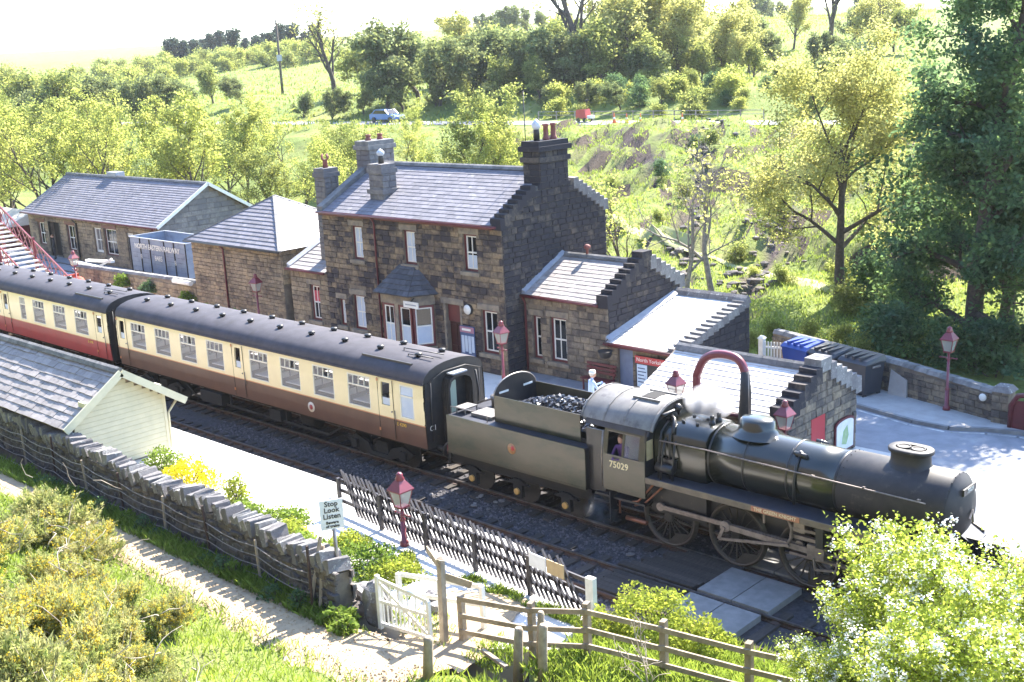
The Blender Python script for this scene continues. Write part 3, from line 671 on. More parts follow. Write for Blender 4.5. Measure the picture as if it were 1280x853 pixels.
def lspan(z):
    if z <= SE-.1: return (0, SY1-SY0)
    return ((z-SE+.1)/(ST_-SE+.2)*(SY1-SY0), SY1-SY0)
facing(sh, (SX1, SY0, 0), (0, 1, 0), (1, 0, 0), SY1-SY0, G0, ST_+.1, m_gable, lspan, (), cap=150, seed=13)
crow_steps(sh, SX1-.42, .45, (SY0-.05, SE-.05), (SY1-.1, ST_+.02), 13, m_cope, up=.17)
MB().box(SX0, SX1-.4, SY1-.42, SY1, G0, ST_+.0).build('rear_wall', m_mortar, sh)
ridge(sh, (SX0, SY1-.2, ST_+.1), (SX1+.1, SY1-.2, ST_+.1), 6, m_cope, .5, .25, 'coping_stone')
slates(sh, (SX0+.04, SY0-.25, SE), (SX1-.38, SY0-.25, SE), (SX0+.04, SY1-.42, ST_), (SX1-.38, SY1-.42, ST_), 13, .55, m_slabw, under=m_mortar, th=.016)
MB().hexa([(SX0+.0, SY0-.2, SE+.03), (SX0+.22, SY0-.2, SE+.03), (SX0+.22, SY1-.42, ST_+.03), (SX0, SY1-.42, ST_+.03), (SX0, SY0-.2, SE+.2), (SX0+.22, SY0-.2, SE+.08), (SX0+.22, SY1-.42, ST_+.08), (SX0, SY1-.42, ST_+.2)]).build('flashing', m_lead, sh)
gutter(sh, (SX0, SY0-.33, SE-.04), (SX1+.05, SY0-.33, SE-.04)); MB().box(SX0, SX1, SY0-.28, SY0-.2, SE-.14, SE-.03).build('eaves_board', m_red, sh); pipe(sh, [(SX1-.1, SY0-.3, SE-.06), (SX1-.1, SY0-.1, SE-.3), (SX1-.1, SY0-.1, 1.)])
m_sign = M('red_sign', (.42, .04, .045), None, rough=.4); m_poster = M('pale_blue_poster', (.45, .58, .72), (.62, .72, .82), 5, .5)
bd = E('railway_notice_board', (2.1, 7.88, 1.3), 'dark framed notice board with red heading and pale posters on the lean-to wall', 'notice board')
MB().box(1.45, 2.95, 7.84, 7.92, 1.0, 2.42).build('panel', m_black, bd); MB().box(1.45, 2.95, 7.815, 7.84, 2.14, 2.42).build('heading', m_sign, bd); text(bd, 'North Yorkshire', .2, face_front(2.2, 7.812, 2.28), m_white)
for (a, b, c, d) in ((1.52, 1.98, 1.25, 2.1), (2.02, 2.45, 1.05, 1.45), (2.5, 2.85, 1.1, 1.3), (2.28, 2.42, 1.5, 1.65)): MB().box(a, b, 7.825, 7.838, c, d).build('poster', m_poster, bd)
for k in range(5): MB().box(1.56, 1.94-.05*(k % 3), 7.82, 7.824, 1.42+.13*k, 1.46+.13*k).build('poster_line', m_blue, bd)
# hanging basket at the corner of the wing
hb = E('hanging_basket', (.35, 7.4, 2.7), 'dark hanging basket on a bracket at the corner of the lean-to', 'hanging basket')
MB().lathe([(.02, 2.2), (.2, 2.28), (.28, 2.5), (.29, 2.52)], 12, (.35, 7.45, 0)).build('bowl', m_black, hb); MB().bar((.12, 7.95, 2.86), (.4, 7.4, 2.86), .03).bar((.35, 7.45, 2.5), (.35, 7.45, 2.86), .012).build('bracket', m_black, hb)
# ------------------------------------------------------------------ end block (lamp room) close to the platform edge
TX0, TX1, TY0, TY1, TE, TP, TR = 5.3, 10.58, 2.95, 7.1, 2.9, 5.05, 3.85
tb = E('stone_end_block', (8, TY0, G0), 'small stone block with stepped gable and red door at the end of the platform', 'building')
ot = (TX0, TY0, 0)
pierced(tb, ot, U, N_, TX1-TX0, G0, TE, .35, m_mortar); facing(tb, ot, U, N_, TX1-TX0, 1.4, TE-.02, m_left, None, (), cap=80, seed=15)
gable_wall(tb, TX1-.4, .4, TY0+.352, TY1, TP, TE, TR+.12); gable_wall(tb, TX0, .4, TY0+.352, TY1, TP, TE, TR+.05, name='west_gable_wall'); MB().box(TX0+.4, TX1-.4, TY1-.4, TY1, G0, TE).build('rear_wall', m_mortar, tb)
dh = [(1.35, 2.2, .9, 2.55), (2.72, 3.95, 1.05, 2.05)]
facing(tb, (TX1, TY0, 0), (0, 1, 0), (1, 0, 0), TY1-TY0, G0, TR+.1, m_wing, gspan(TY0, TY1, TP, TE, TR+.2), dh, cap=150, seed=16, ch=.25, wr=(.28, .6))
MB().box(TX1-.02, TX1+.03, TY0+1.37, TY0+2.18, .92, 2.53).build('door', m_sign, tb)
crow_steps(tb, TX1-.42, .48, (TY0-.12, TE), (TP-.28, TR), 6, m_gable, up=.3); crow_steps(tb, TX1-.42, .48, (TY1+.14, TE-.05), (TP+.28, TR), 6, m_cope, up=.3)
MB().box(TX1-.46, TX1+.1, TP-.32, TP+.32, TR+.02, TR+.42).build('apex_stone', m_cope, tb)
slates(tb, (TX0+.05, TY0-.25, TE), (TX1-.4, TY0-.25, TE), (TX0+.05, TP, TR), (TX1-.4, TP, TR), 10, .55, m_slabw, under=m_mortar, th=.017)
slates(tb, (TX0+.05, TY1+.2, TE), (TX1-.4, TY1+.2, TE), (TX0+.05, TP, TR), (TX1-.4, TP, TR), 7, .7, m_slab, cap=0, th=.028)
ridge(tb, (TX0+.05, TP, TR+.08), (TX1-.44, TP, TR+.08), 9, None, .34, .16); gutter(tb, (TX0, TY0-.3, TE-.05), (TX1-.2, TY0-.3, TE-.05))
MB().box(TX0+.02, TX0+.28, TY0-.15, TP, TE-.05, TE-.0).build('verge_flashing', m_lead, tb)
mp = E('map_board', (TX1+.05, 6.3, 1.1), 'white route map board with arched top and dark red edge on the end block gable', 'map board')
arc = [(5.67, 1.02), (6.88, 1.02), (6.88, 1.95)]+[(6.275+.605*math.cos(a), 1.95+.16*math.sin(a)) for a in np.linspace(.3, math.pi-.3, 9)]+[(5.67, 1.95)]
MB().prism(arc, 'x', TX1+.045, TX1+.09).build('frame', m_red, mp); MB().prism([(6.275+(y-6.275)*.88, 1.5+(z-1.5)*.88) for y, z in arc], 'x', TX1+.091, TX1+.1).build('map', m_white, mp)
MB().prism([(6.05, 1.3), (6.35, 1.22), (6.5, 1.5), (6.4, 1.85), (6.15, 1.7)], 'x', TX1+.101, TX1+.104).build('map_area', M('map_green', (.30, .42, .2), (.40, .5, .28), 6, .7), mp)
# ------------------------------------------------------------------ link and square hipped block to the west
lk = E('link_block', (-17, 7.1, G0), 'low stone link block with one window left of the station house', 'building')
pierced(lk, (-18.4, 7.1, 0), U, N_, 2.93, G0, 4.05, .4, m_mortar, [(1.38, 2.12, 1.7, 3.42)]); facing(lk, (-18.4, 7.1, 0), U, N_, 2.93, G0, 4.03, m_left, None, [(1.38, 2.12, 1.7, 3.42), (1.2, 2.3, 3.42, 3.66), (1.2, 2.3, 1.5, 1.7)], cap=80, seed=17)
window(lk, (-18.4, 7.1, 0), U, N_, 1.38, 2.12, 1.7, 3.42, blind=(.5, .85, M('red_blind', (.45, .05, .08), None, rough=.6)))
slates(lk, (-18.45, 6.9, 4.1), (-15.48, 6.9, 4.1), (-18.45, 9.2, 5.1), (-15.48, 9.2, 5.1), 8, .6, m_slab, under=m_mortar); gutter(lk, (-18.45, 6.83, 4.06), (-15.5, 6.83, 4.06))
MB().box(-18.4, -15.47, 7.51, 11, G0, 4.05).build('rear_wall', m_mortar, lk)
MB().hexa([(-18.45, 6.95, 4.12), (-18.22, 6.95, 4.12), (-18.22, 9.2, 5.12), (-18.45, 9.2, 5.12), (-18.45, 6.95, 4.3), (-18.22, 6.95, 4.2), (-18.22, 9.2, 5.2), (-18.45, 9.2, 5.3)]).build('flashing', m_lead, lk)
hb_ = E('hipped_block', (-23, 7.0, G0), 'square golden stone block with pyramid slate roof left of the station house', 'building')
QX0, QX1, QY0, QY1, QE, QZ = -26.7, -18.9, 7.0, 13.2, 4.85, 6.9
pierced(hb_, (QX0, QY0, 0), U, N_, QX1-QX0, G0, QE, .4, m_mortar); facing(hb_, (QX0, QY0, 0), U, N_, QX1-QX0, G0, QE-.02, m_left, None, (), cap=260, seed=18, ch=.2, wr=(.22, .48))
MB().box(QX0, QX1, QY0+.402, QY1, G0, QE).build('body', m_mortar, hb_); facing(hb_, (QX1, QY0, 0), (0, 1, 0), (1, 0, 0), 3, 3.2, QE-.02, m_left, None, (), cap=40, seed=19)
qa = (-23.4, 10.1, QZ); qe = [(QX0-.25, QY0-.25, QE), (QX1+.25, QY0-.25, QE), (QX1+.25, QY1+.25, QE), (QX0-.25, QY1+.25, QE)]
MB().add([(p[0], p[1], p[2]-.02) for p in qe]+[(qa[0], qa[1], qa[2]-.04)], [(0, 1, 4), (1, 2, 4), (2, 3, 4), (3, 0, 4), (3, 2, 1, 0)]).build('roof_boarding', m_mortar, hb_)
slates(hb_, qe[0], qe[1], qa, qa, 14, .42, m_slate, cap=0); slates(hb_, qe[1], qe[2], qa, qa, 14, .42, m_slabw, cap=0, name='east_slate_lit_tone'); slates(hb_, qe[3], qe[0], qa, qa, 8, .8, m_slate, cap=0, name='west_slate'); slates(hb_, qe[2], qe[3], qa, qa, 8, .8, m_slate, cap=0, name='rear_slate')  # east slope's lit look put into paler slates
for p in (qe[0], qe[1], qe[2]): MB().bar(p, qa, .16, .07).build('hip_stone', m_ridge, hb_)
pipe(hb_, [(-23.7, QY0-.3, QE-.05), (-23.7, QY0-.1, QE-.3), (-23.7, QY0-.1, 1.)], .05, m_red); gutter(hb_, (QX0-.25, QY0-.32, QE-.04), (QX1+.25, QY0-.32, QE-.04), m_black)
# ------------------------------------------------------------------ goods shed far left
DX0, DX1, DY0, DY1, DE, DP, DR = -57.3, -39.1, 12.3, 19.5, 4.0, 15.9, 6.25
gd = E('goods_shed', (-48, DY0, G0), 'long stone goods shed with a wide slate roof and pale gable boards, far left', 'shed')
gh = [(55.9-54.6, 55.9-53.5, 1.6, 3.3), (3.1, 4.7, .92, 3.4), (5.7, 6.9, 1.5, 3.35), (9.6, 10.7, 1.7, 3.4), (11.0, 12.7, 1.6, 3.45), (14.0, 14.9, 1.6, 3.3)]
pierced(gd, (DX0, DY0, 0), U, N_, DX1-DX0, G0, DE, .4, m_mortar, gh); facing(gd, (DX0, DY0, 0), U, N_, DX1-DX0, G0, DE-.02, m_left, None, gh, cap=200, seed=20, ch=.26, wr=(.35, .75))
for k, h in enumerate(gh):
    if k == 1: MB().box(DX0+h[0], DX0+h[1], DY0+.35, DY0+.4, h[2], h[3]).build('doorway', m_dark, gd); MB().box(DX0+h[0]-.1, DX0+h[0], DY0-.06, DY0+.1, h[2], h[3]).box(DX0+h[1], DX0+h[1]+.1, DY0-.06, DY0+.1, h[2], h[3]).build('door_frame', m_black, gd)
    elif k in (3, 5): window(gd, (DX0, DY0, 0), U, N_, *h, fr=m_white, blind=(0, 1, m_greyst), lintel=False)
    else: window(gd, (DX0, DY0, 0), U, N_, *h, lintel=False); MB().box(DX0+h[0]-.1, DX0+h[1]+.1, DY0-.07, DY0-.05, h[3]-.02, h[3]+.22).build('window_head', m_red, gd)
for X, nm in ((DX1-.4, 'gable_wall'), (DX0, 'west_gable_wall')): gable_wall(gd, X, .4, DY0+.402, DY1, DP, DE, DR-.1, name=nm)
MB().box(DX0+.4, DX1-.4, DY1-.4, DY1, G0, DE).build('rear_wall', m_mortar, gd)
facing(gd, (DX1, DY0, 0), (0, 1, 0), (1, 0, 0), DY1-DY0, 2.5, DR-.15, m_greyst, gspan(DY0, DY1, DP, DE, DR-.05), (), cap=100, seed=21, ch=.32, wr=(.5, .9))
for s_, (ya, za) in enumerate(((DY0-.35, DE-.1), (DY1+.35, DE-.1))):
    slates(gd, (DX0-.5, ya, za), (DX1+.35, ya, za), (DX0-.5, DP, DR), (DX1+.35, DP, DR), 20, .5, m_slate, cap=0, under=m_mortar, seed=30+s_, name='slate')
    MB().bar((DX1+.36, ya, za+.02), (DX1+.36, DP, DR+.02), .07, .2).build('bargeboard', m_white, gd)
ridge(gd, (DX0-.5, DP, DR+.05), (DX1+.35, DP, DR+.05), 20); gutter(gd, (DX0-.4, DY0-.42, DE-.12), (DX1+.3, DY0-.42, DE-.12)); pipe(gd, [(DX0+7.4, DY0-.4, DE-.15), (DX0+7.4, DY0-.12, DE-.5), (DX0+7.4, DY0-.12, 1.)], .06, m_black); pipe(gd, [(DX1-.3, DY0-.4, DE-.15), (DX1-.3, DY0-.12, DE-.5), (DX1-.3, DY0-.12, 1.)], .06)
MB().box(-51.6, -50.3, DP-.1, DP+.6, DR, DR+.35).build('roof_vent', m_lead, gd)
# ------------------------------------------------------------------ near platform hut (weatherboarded, slate roof)
NX, NY0, NY1, NP_, NE, NR = -7.78, -9.35, -6.1, -7.75, 2.95, 4.1
nh = E('waiting_hut', (-12, -7.75, .9), 'cream weatherboarded waiting hut with slate roof behind the near dry stone wall', 'hut')
MB().prism([(NY0, .9), (NY1, .9), (NY1, NE), (NP_, NR-.14), (NY0, NE)], 'x', NX-9.2, NX-.03).build('body', m_wood, nh)  # dark body colour makes the board gaps read as shadow lines
z = .95; k = 0
while z < NR-.2:
    h = .165; zc = z+h
    def lim(zz, y_eave, sgn): return y_eave if zz <= NE-.02 else y_eave+(NP_-y_eave)*(zz-NE)/(NR-.14-NE)
    a, b = lim(zc, NY0, 1), lim(zc, NY1, -1)
    if b-a > .15: MB().hexa([(NX-.028, a, z), (NX+.036, a, z), (NX+.036, b, z), (NX-.028, b, z), (NX-.028, a, zc-.012), (NX+.018, a, zc-.012), (NX+.018, b, zc-.012), (NX-.028, b, zc-.012)]).build('weatherboard', m_cream, nh)
    z += h
for y in (NY0, NY1-.09): MB().box(NX-.05, NX+.045, y, y+.1, .9, NE).build('corner_post', m_cream, nh)
for ye, sg_ in ((NY0-.45, 1), (NY1+.5, -1)):
    ze = NE-(abs(ye-(NY0 if sg_ > 0 else NY1)))*(NR-NE)/(NP_-NY0)*.9
    slates(nh, (NX-9.6, ye, ze), (NX+.42, ye, ze), (NX-9.6, NP_, NR), (NX+.42, NP_, NR), 9 if sg_ > 0 else 8, .5, m_slab if sg_ > 0 else m_slate, cap=240 if sg_ > 0 else 0, under=m_mortar, th=.02, jit=.02)
    MB().bar((NX+.46, ye-.04*sg_, ze-.03), (NX+.46, NP_, NR-.03), .07, .24).build('bargeboard', m_cream, nh)
    MB().box(NX-.02, NX+.4, (NP_+ye)/2-.06+.25*sg_*-1, (NP_+ye)/2+.06+.25*sg_*-1, (NR+ze)/2-.28+.1, (NR+ze)/2-.12+.1).build('purlin_end', m_cream, nh)
ridge(nh, (NX-9.6, NP_, NR+.06), (NX+.4, NP_, NR+.06), 14, None, .32, .13)
gutter(nh, (NX-9.4, NY1+.56, NE-.36), (NX+.4, NY1+.56, NE-.36), m_cream); pipe(nh, [(NX-.1, NY1+.5, NE-.4), (NX-.02, NY1+.1, NE-.75), (NX+.0, NY1+.06, .95)], .045, m_cream)
# ------------------------------------------------------------------ dry stone wall along the path
WL = spline([(-17, -9.35), (-10, -9.55), (-4, -9.85), (1, -10.0), (4.5, -10.15), (6.9, -10.35)], 8)
dw = E('dry_stone_wall', (-3, -9.9, 1.2), 'long dry stone wall with upright coping stones between path and platform', 'wall')
MB_ = MB(); top = lambda x: 2.12+.06*math.sin(x*.9)+.04*math.sin(x*2.3)
for a, b in zip(WL[:-1], WL[1:]):
    d = Vector((b[0]-a[0], b[1]-a[1], 0)).normalized(); n = Vector((d.y, -d.x, 0))
    for o, hh in ((0, 0),):
        P = [Vector((a[0], a[1], .7))+n*.27, Vector((b[0], b[1], .7))+n*.27, Vector((b[0], b[1], .7))-n*.27, Vector((a[0], a[1], .7))-n*.27]
        Q = [Vector((a[0], a[1], top(a[0])))+n*.19, Vector((b[0], b[1], top(b[0])))+n*.19, Vector((b[0], b[1], top(b[0])))-n*.19, Vector((a[0], a[1], top(a[0])))-n*.19]
        MB_.hexa(P+Q)
MB_.build('core', m_mortar, dw)
cnt = 0; stf = MB(); r_ = random.Random(5); Bk = blocks(m_dry); seglen = [0]
for a, b in zip(WL[:-1], WL[1:]): seglen.append(seglen[-1]+math.dist(a, b))
def wl_at(q):
    for i in range(len(WL)-1):
        if q <= seglen[i+1] or i == len(WL)-2:
            t = (q-seglen[i])/(seglen[i+1]-seglen[i]); p = Vector((*WL[i], 0)).lerp(Vector((*WL[i+1], 0)), t); d = Vector((WL[i+1][0]-WL[i][0], WL[i+1][1]-WL[i][1], 0)).normalized(); return p, d
pcs = []
for sd in (1, -1):
    z = 1.0
    while z < 2.08:
        h = r_.uniform(.09, .19); q = 0
        while q < seglen[-1]:
            w_ = r_.uniform(.14, .42); pcs.append((sd, q+w_/2, z+h/2, w_, h)); q += w_
        z += h
pcs.sort(key=lambda p: -(p[0] > 0)*(p[1]+5))
for sd, q, z, w_, h in pcs:
    p, d = wl_at(min(q, seglen[-1]-.01)); n = Vector((d.y, -d.x, 0))*sd; f = .26-.07*(z-.7)/1.4
    me = Bk[r_.randrange(6)]; o_ = p+n*(f-.02)+Vector((0, 0, z-1.2+1.2)); rot = Matrix.Rotation(r_.uniform(-.1, .1), 4, 'Y')
    L = Matrix.Translation(-OFF[dw])@frame(o_, d*sd, n)@rot@Matrix.Diagonal((w_-.02, r_.uniform(.05, .13), h-.015, 1))
    if sd > 0 and cnt < 295 and q > 3:
        ob = bpy.data.objects.new('stone', me); COL.objects.link(ob); ob.parent = dw; ob.matrix_basis = L; cnt += 1
    else: stf.add([L@v.co for v in me.vertices], [tuple(pp.vertices) for pp in me.polygons])
stf.build('small_stones', m_dry, dw, local=True, kind='stuff')
def rough_rock(name, size, mat, seed, n=2, par=None, amp=.28):
    import bmesh
    bm = bmesh.new(); bmesh.ops.create_icosphere(bm, subdivisions=n, radius=.5); rr = random.Random(seed); o = Vector((rr.random()*50, rr.random()*50, 0))
    for v in bm.verts:
        c = v.co.normalized(); q = max(abs(c.x), abs(c.y), abs(c.z)); v.co = v.co*(.75+.45*(1/q-1)) * (1+amp*mnoise.noise(c*1.7+o)); v.co.x *= size[0]; v.co.y *= size[1]; v.co.z *= size[2]
    me = bpy.data.meshes.new(name); bm.to_mesh(me); bm.free(); me.materials.append(mat); return me
def slab_mesh(i):
    r = random.Random(i); j = lambda: r.uniform(-.025, .025); w_, l, h = .085, .29, .2; P = []
    for z, k in ((-h, 1), (h*.75, 1.0), (h, .8)): P += [(x*w_*k+j(), y*l*(k if z < h else .93)+j(), z+j()) for x, y in ((-1, -1), (1, -1), (1, 1), (-1, 1))]
    b = MB(); b.add(P, [(0, 3, 2, 1)]+[(o+a, o+(a+1) % 4, o+4+(a+1) % 4, o+4+a) for o in (0, 4) for a in range(4)]+[(8, 9, 10, 11)]); return b.mesh('coping_stone', m_cope)
cps = [slab_mesh(i) for i in range(6)]
q = 0.1; k = 0
while q < seglen[-1]-.1:
    p, d = wl_at(q); w_ = r_.uniform(.13, .24); ang = math.atan2(d.y, d.x)
    ob = bpy.data.objects.new('coping_stone', cps[k % 6]); COL.objects.link(ob); ob.parent = dw; ob.location = Vector((p.x, p.y, top(p.x)+.15+r_.uniform(-.04, .06)))-OFF[dw]
    ob.rotation_euler = (r_.uniform(-.12, .12), r_.uniform(-.5, -.15), ang+r_.uniform(-.15, .15)); ob.scale = (w_/.16, r_.uniform(.75, 1.15), r_.uniform(.7, 1.25)); q += w_*1.3+.03; k += 1
# boulders at the wall end
for i, (x, y, s, lab) in enumerate([(6.75, -9.55, (1.15, .85, .8), 'big split grey boulder at the end of the dry stone wall'), (7.55, -9.9, (.75, .7, 1.3), 'upright pale boulder beside the white gate'), (6.9, -10.1, (.6, .5, .5), 'brown boulder low under the split boulder'), (6.2, -9.55, (.8, .5, .35), 'flat pale boulder behind the trespass sign'), (8.25, -8.75, (.5, .45, .35), 'rounded rock in the planting behind the white gate'), (7.7, -8.35, (.45, .35, .3), 'small pale rock beside the planted bed')]):
    me = rough_rock('boulder', s, m_cope if i != 2 else m_dry, 70+i, 3, amp=.4); o = link('boulder', me, None, (x, y, max(.9, H(x, y))+s[2]*.36), i*.7); tag(o, lab, 'rock', 'boulders round the gate')
# wire stock fence standing against the wall
wf_ = E('wire_fence', (0, -10.55, 1.2), 'rusty iron stake and slack wire fence along the dry stone wall', 'fence')
stakes = []
for i, q in enumerate(np.arange(2.2, seglen[-1], 2.35)):
    p, d = wl_at(q); n = Vector((d.y, -d.x, 0)); b = p+n*.5; lean = Vector((r_.uniform(-.08, .08), r_.uniform(-.1, .05), 0)); h = r_.uniform(1.25, 1.75) if i % 2 else 1.15
    MB().bar((b.x, b.y, 1.0), (b.x+lean.x, b.y+lean.y, 1.1+h), .05).build('stake', m_rust if i % 2 else m_wood, wf_); stakes.append((b, lean))
for zz in (1.35, 1.6, 1.85, 2.1):
    pts = []
    for (a, l1), (b, l2) in zip(stakes[:-1], stakes[1:]):
        for t in (0, .33, .66): c = a.lerp(b, t); pts.append((c.x, c.y-.04, zz-.1*math.sin(t*3.1)*1.0))
    pts.append((stakes[-1][0].x, stakes[-1][0].y, zz)); MB().tube(pts, .011, 4).build('wire', m_steel, wf_)
# props leaning by the sign
for i, (x, y, dx, dy, h, lab) in enumerate([(5.75, -10.62, .35, .35, 1.5, 'grey stick leaning on the wall, nearest the path'), (6.1, -10.75, .12, .4, 1.75, 'tallest weathered prop leaning on the end of the wall'), (6.45, -10.72, -.22, .4, 1.5, 'thin stick crossing behind the taller props')]):
    MB().bar((x, y, 1.1), (x+dx, y+dy, 1.1+h), .075, .06).top('leaning_stick', m_wood, (x, y, 1.1), lab, 'stick', 'sticks leaning on the wall')
# warning sign
m_signw = M('sign_white', (.72, .74, .76), (.62, .64, .66), 3, .4)
ws = E('warning_sign', (6.75, -10.35, 1.1), 'white warning sign on a grey post by the end of the dry stone wall', 'sign')
MB().tube([(6.75, -10.3, 1.1), (6.4, -10.1, 3.75)], .045, 8).build('post', m_steel, ws)
sdir = Vector((CX-6.4, CY+10.1, 0)).normalized(); ang = math.atan2(sdir.y, sdir.x)+math.pi/2+.15; o_ = Vector((6.45, -10.16, 3.4))
Ms = Matrix.Translation(o_)@Matrix.Rotation(ang, 4, 'Z'); b = MB(); b.M = Ms; b.box(-.27, .27, -.075, -.055, -.36, .36); b.build('plate', m_signw, ws)
for s_, z_, sz in (('Stop', .26, .17), ('Look', .11, .17), ('Listen', -.04, .17), ('Beware', -.19, .095), ('of trains', -.28, .095)): text(ws, s_, sz, Ms@Matrix.Translation((0, -.08, z_))@Matrix.Rotation(math.pi/2, 4, 'X'), m_black, bold=.003)
# white wicket gate, finger post, rail fence
wg_ = E('wicket_gate', (7.95, -10.1, 1.0), 'white wicket gate of slender pales standing by the boulders', 'gate')
gA, gB = Vector((7.98, -10.2, 0)), Vector((9.38, -9.98, 0)); d = (gB-gA).normalized(); zz = 1.02
MB().bar(gA+Vector((0, 0, zz)), gA+Vector((0, 0, zz+1.3)), .09).build('stile', m_white, wg_); MB().bar(gB+Vector((0, 0, zz)), gB+Vector((0, 0, zz+1.0)), .08).build('stile', m_white, wg_)
for z1, z2, t in ((1.22, 1.0, .08), (.68, .66, .07), (.12, .12, .08)): MB().bar(gA+Vector((0, 0, zz+z1)), gB+Vector((0, 0, zz+z2)), t*.6, t).build('rail', m_white, wg_)
MB().bar(gA+Vector((0, 0, zz+1.15)), gB+Vector((0, 0, zz+.15)), .04, .07).build('brace', m_white, wg_)
for k in range(1, 12): t = k/12; c = gA.lerp(gB, t); MB().bar(c+Vector((0, 0, zz+.08)), c+Vector((0, 0, zz+(1.18-.2*t if k % 2 else .66))), .025, .035).build('pale', m_white, wg_)
wf2 = E('white_rail_fence', (8.9, -8.4, .95), 'short white rail fence behind the wicket gate', 'fence')
a, b = Vector((7.75, -9.4, .95)), Vector((9.75, -8.7, .95))
for t in (0., .5, 1.): c = a.lerp(b, t); MB().bar(c, c+Vector((0, 0, 1.05)), .1).build('post', m_white, wf2)
for z1 in (1.0, .55): MB().bar(a+Vector((0, .06, z1)), b+Vector((0, .06, z1)), .05, .1).build('rail', m_white, wf2)
fpst = E('finger_post', (9.5, -9.55, 1.0), 'leaning grey wooden finger post with two arms beside the white gate', 'sign')
MB().hexa([(9.42, -9.75, .95), (9.56, -9.75, .95), (9.56, -9.61, .95), (9.42, -9.61, .95), (9.32, -9.6, 2.85), (9.45, -9.6, 2.85), (9.45, -9.47, 2.8), (9.32, -9.47, 2.9)]).build('post', m_wood, fpst)
MB().bar((9.4, -9.6, 2.7), (8.75, -9.35, 2.85), .035, .16).build('arm', m_wood, fpst); MB().bar((9.45, -9.5, 2.45), (9.85, -9.1, 2.2), .035, .16).build('arm', m_wood, fpst)
rf = E('rail_fence', (13, -8.6, 1.0), 'grey weathered post and rail fence below the grass verge', 'fence')
FP = [(9.75, -9.35), (11.35, -8.82), (12.55, -8.42), (14.2, -8.0), (15.9, -7.55), (17.6, -7.1), (19.4, -6.6)]
for i, (x, y) in enumerate(FP):
    z = max(.9, H(x, y)); b = MB(); hh = 1.22 if i else 1.1
    b.hexa([(x-.075, y-.065, z-.2), (x+.075, y-.065, z-.2), (x+.075, y+.065, z-.2), (x-.075, y+.065, z-.2), (x-.07, y-.06, z+hh), (x+.07, y-.06, z+hh+.02), (x+.065, y+.06, z+hh+.05), (x-.07, y+.06, z+hh+.03)]); b.build('post', m_wood, rf)
for i in range(len(FP)-1):
    za, zb = max(.9, H(*FP[i])), max(.9, H(*FP[i+1]))
    for hgt in (1.08, .68, .3): MB().bar((FP[i][0]-.02, FP[i][1]-.09, za+hgt), (FP[i+1][0]+.02, FP[i+1][1]-.09, zb+hgt+r_.uniform(-.03, .03)), .045, .11).build('rail', m_wood, rf)
for i, (x, y, h, lab, t) in enumerate([(11.75, -9.75, 1.15, 'stout weathered post, left of the pair at the stile', .2), (12.35, -9.65, 1.2, 'leaning stout post, right of the pair at the stile', .19), (10.55, -11.15, .95, 'short broken post standing in the path edge', .21), (12.0, -9.35, 1.25, 'square grey post between the pair at the stile', .15)]):
    z = H(x, y); b = MB(); lx, ly = r_.uniform(-.06, .14), r_.uniform(-.05, .05)
    b.tube([(x, y, z-.1), (x+lx*.5, y+ly*.5, z+h*.5), (x+lx, y+ly, z+h-.06), (x+lx, y+ly, z+h)], [t*.55, t*.5, t*.48, t*.34], 9); b.top('stile_post', m_wood, (x, y, z), lab, 'post', 'old posts round the stile')
MB().bar((10.6, -9.6, 1.1), (11.6, -9.9, 1.18), .09, .07).top('fallen_rail', m_wood, (10.6, -9.6, 1.1), 'broken rail lying in the grass by the stile', 'timber')
# slanted paling fence along the crossing ramp
pf = E('paling_fence', (6.4, -6.4, .9), 'black fence of slanting palings along the near platform ramp', 'fence')
pa, pb = Vector((1.45, -6.12, .9)), Vector((11.35, -6.9, .9)); PL = (pb-pa).length; pd = (pb-pa).normalized(); pn = Vector((pd.y, -pd.x, 0))
m_fblack = M('black_fence_paint', (.03, .026, .03), (.055, .048, .05), 5, .55)
for k in range(6): c = pa.lerp(pb, k/5); MB().bar(c+Vector((0, 0, -.3)), c+Vector((0, 0, 1.02)), .095).build('post', m_fblack, pf)
for z_ in (.3, .62, .92): MB().bar(pa+Vector((0, 0, z_))-pn*.09, pb+Vector((0, 0, z_))-pn*.09, .05, .1).build('rail', m_fblack, pf)
pme = MB().bar((0, 0, 0), tuple(pd*-.8+Vector((0, 0, 1.22))), .026, .06, up=tuple(pn)).mesh('paling', m_fblack)
n_ = int(PL/.172)
for k in range(5, n_+1):
    c = pa+pd*(k*.172)+pn*-.03-OFF[pf]; o = link('paling', pme, pf, c+Vector((0, 0, .04)))
    o.rotation_euler = (random.uniform(-.03, .03), random.uniform(-.04, .04), 0)
MB().box(11.3, 11.52, -6.98, -6.84, .5, 2.0).top('end_post', m_white, (11.4, -6.9, .9), 'white end post of the black paling fence', 'post')
for i, (t, mt, lab) in enumerate(((.84, m_signw, 'small white notice plate fixed to the black paling fence'), (.90, M('tan_plate', (.50, .38, .20), (.42, .31, .17), 4, .5), 'small tan notice plate beside the white one on the paling fence'))):
    c = pa.lerp(pb, t)+pn*.08+Vector((0, 0, 1.0)); b = MB(); b.M = Matrix.Translation(c)@Matrix.Rotation(math.atan2(pd.y, pd.x), 4, 'Z'); b.box(-.28, .28, -.012, .012, -.17, .17); b.top('notice_plate', mt, tuple(c), lab, 'sign', 'plates on the paling fence')
MB().box(1.45, 11.2, -6.05, -6.0, .5, .88)
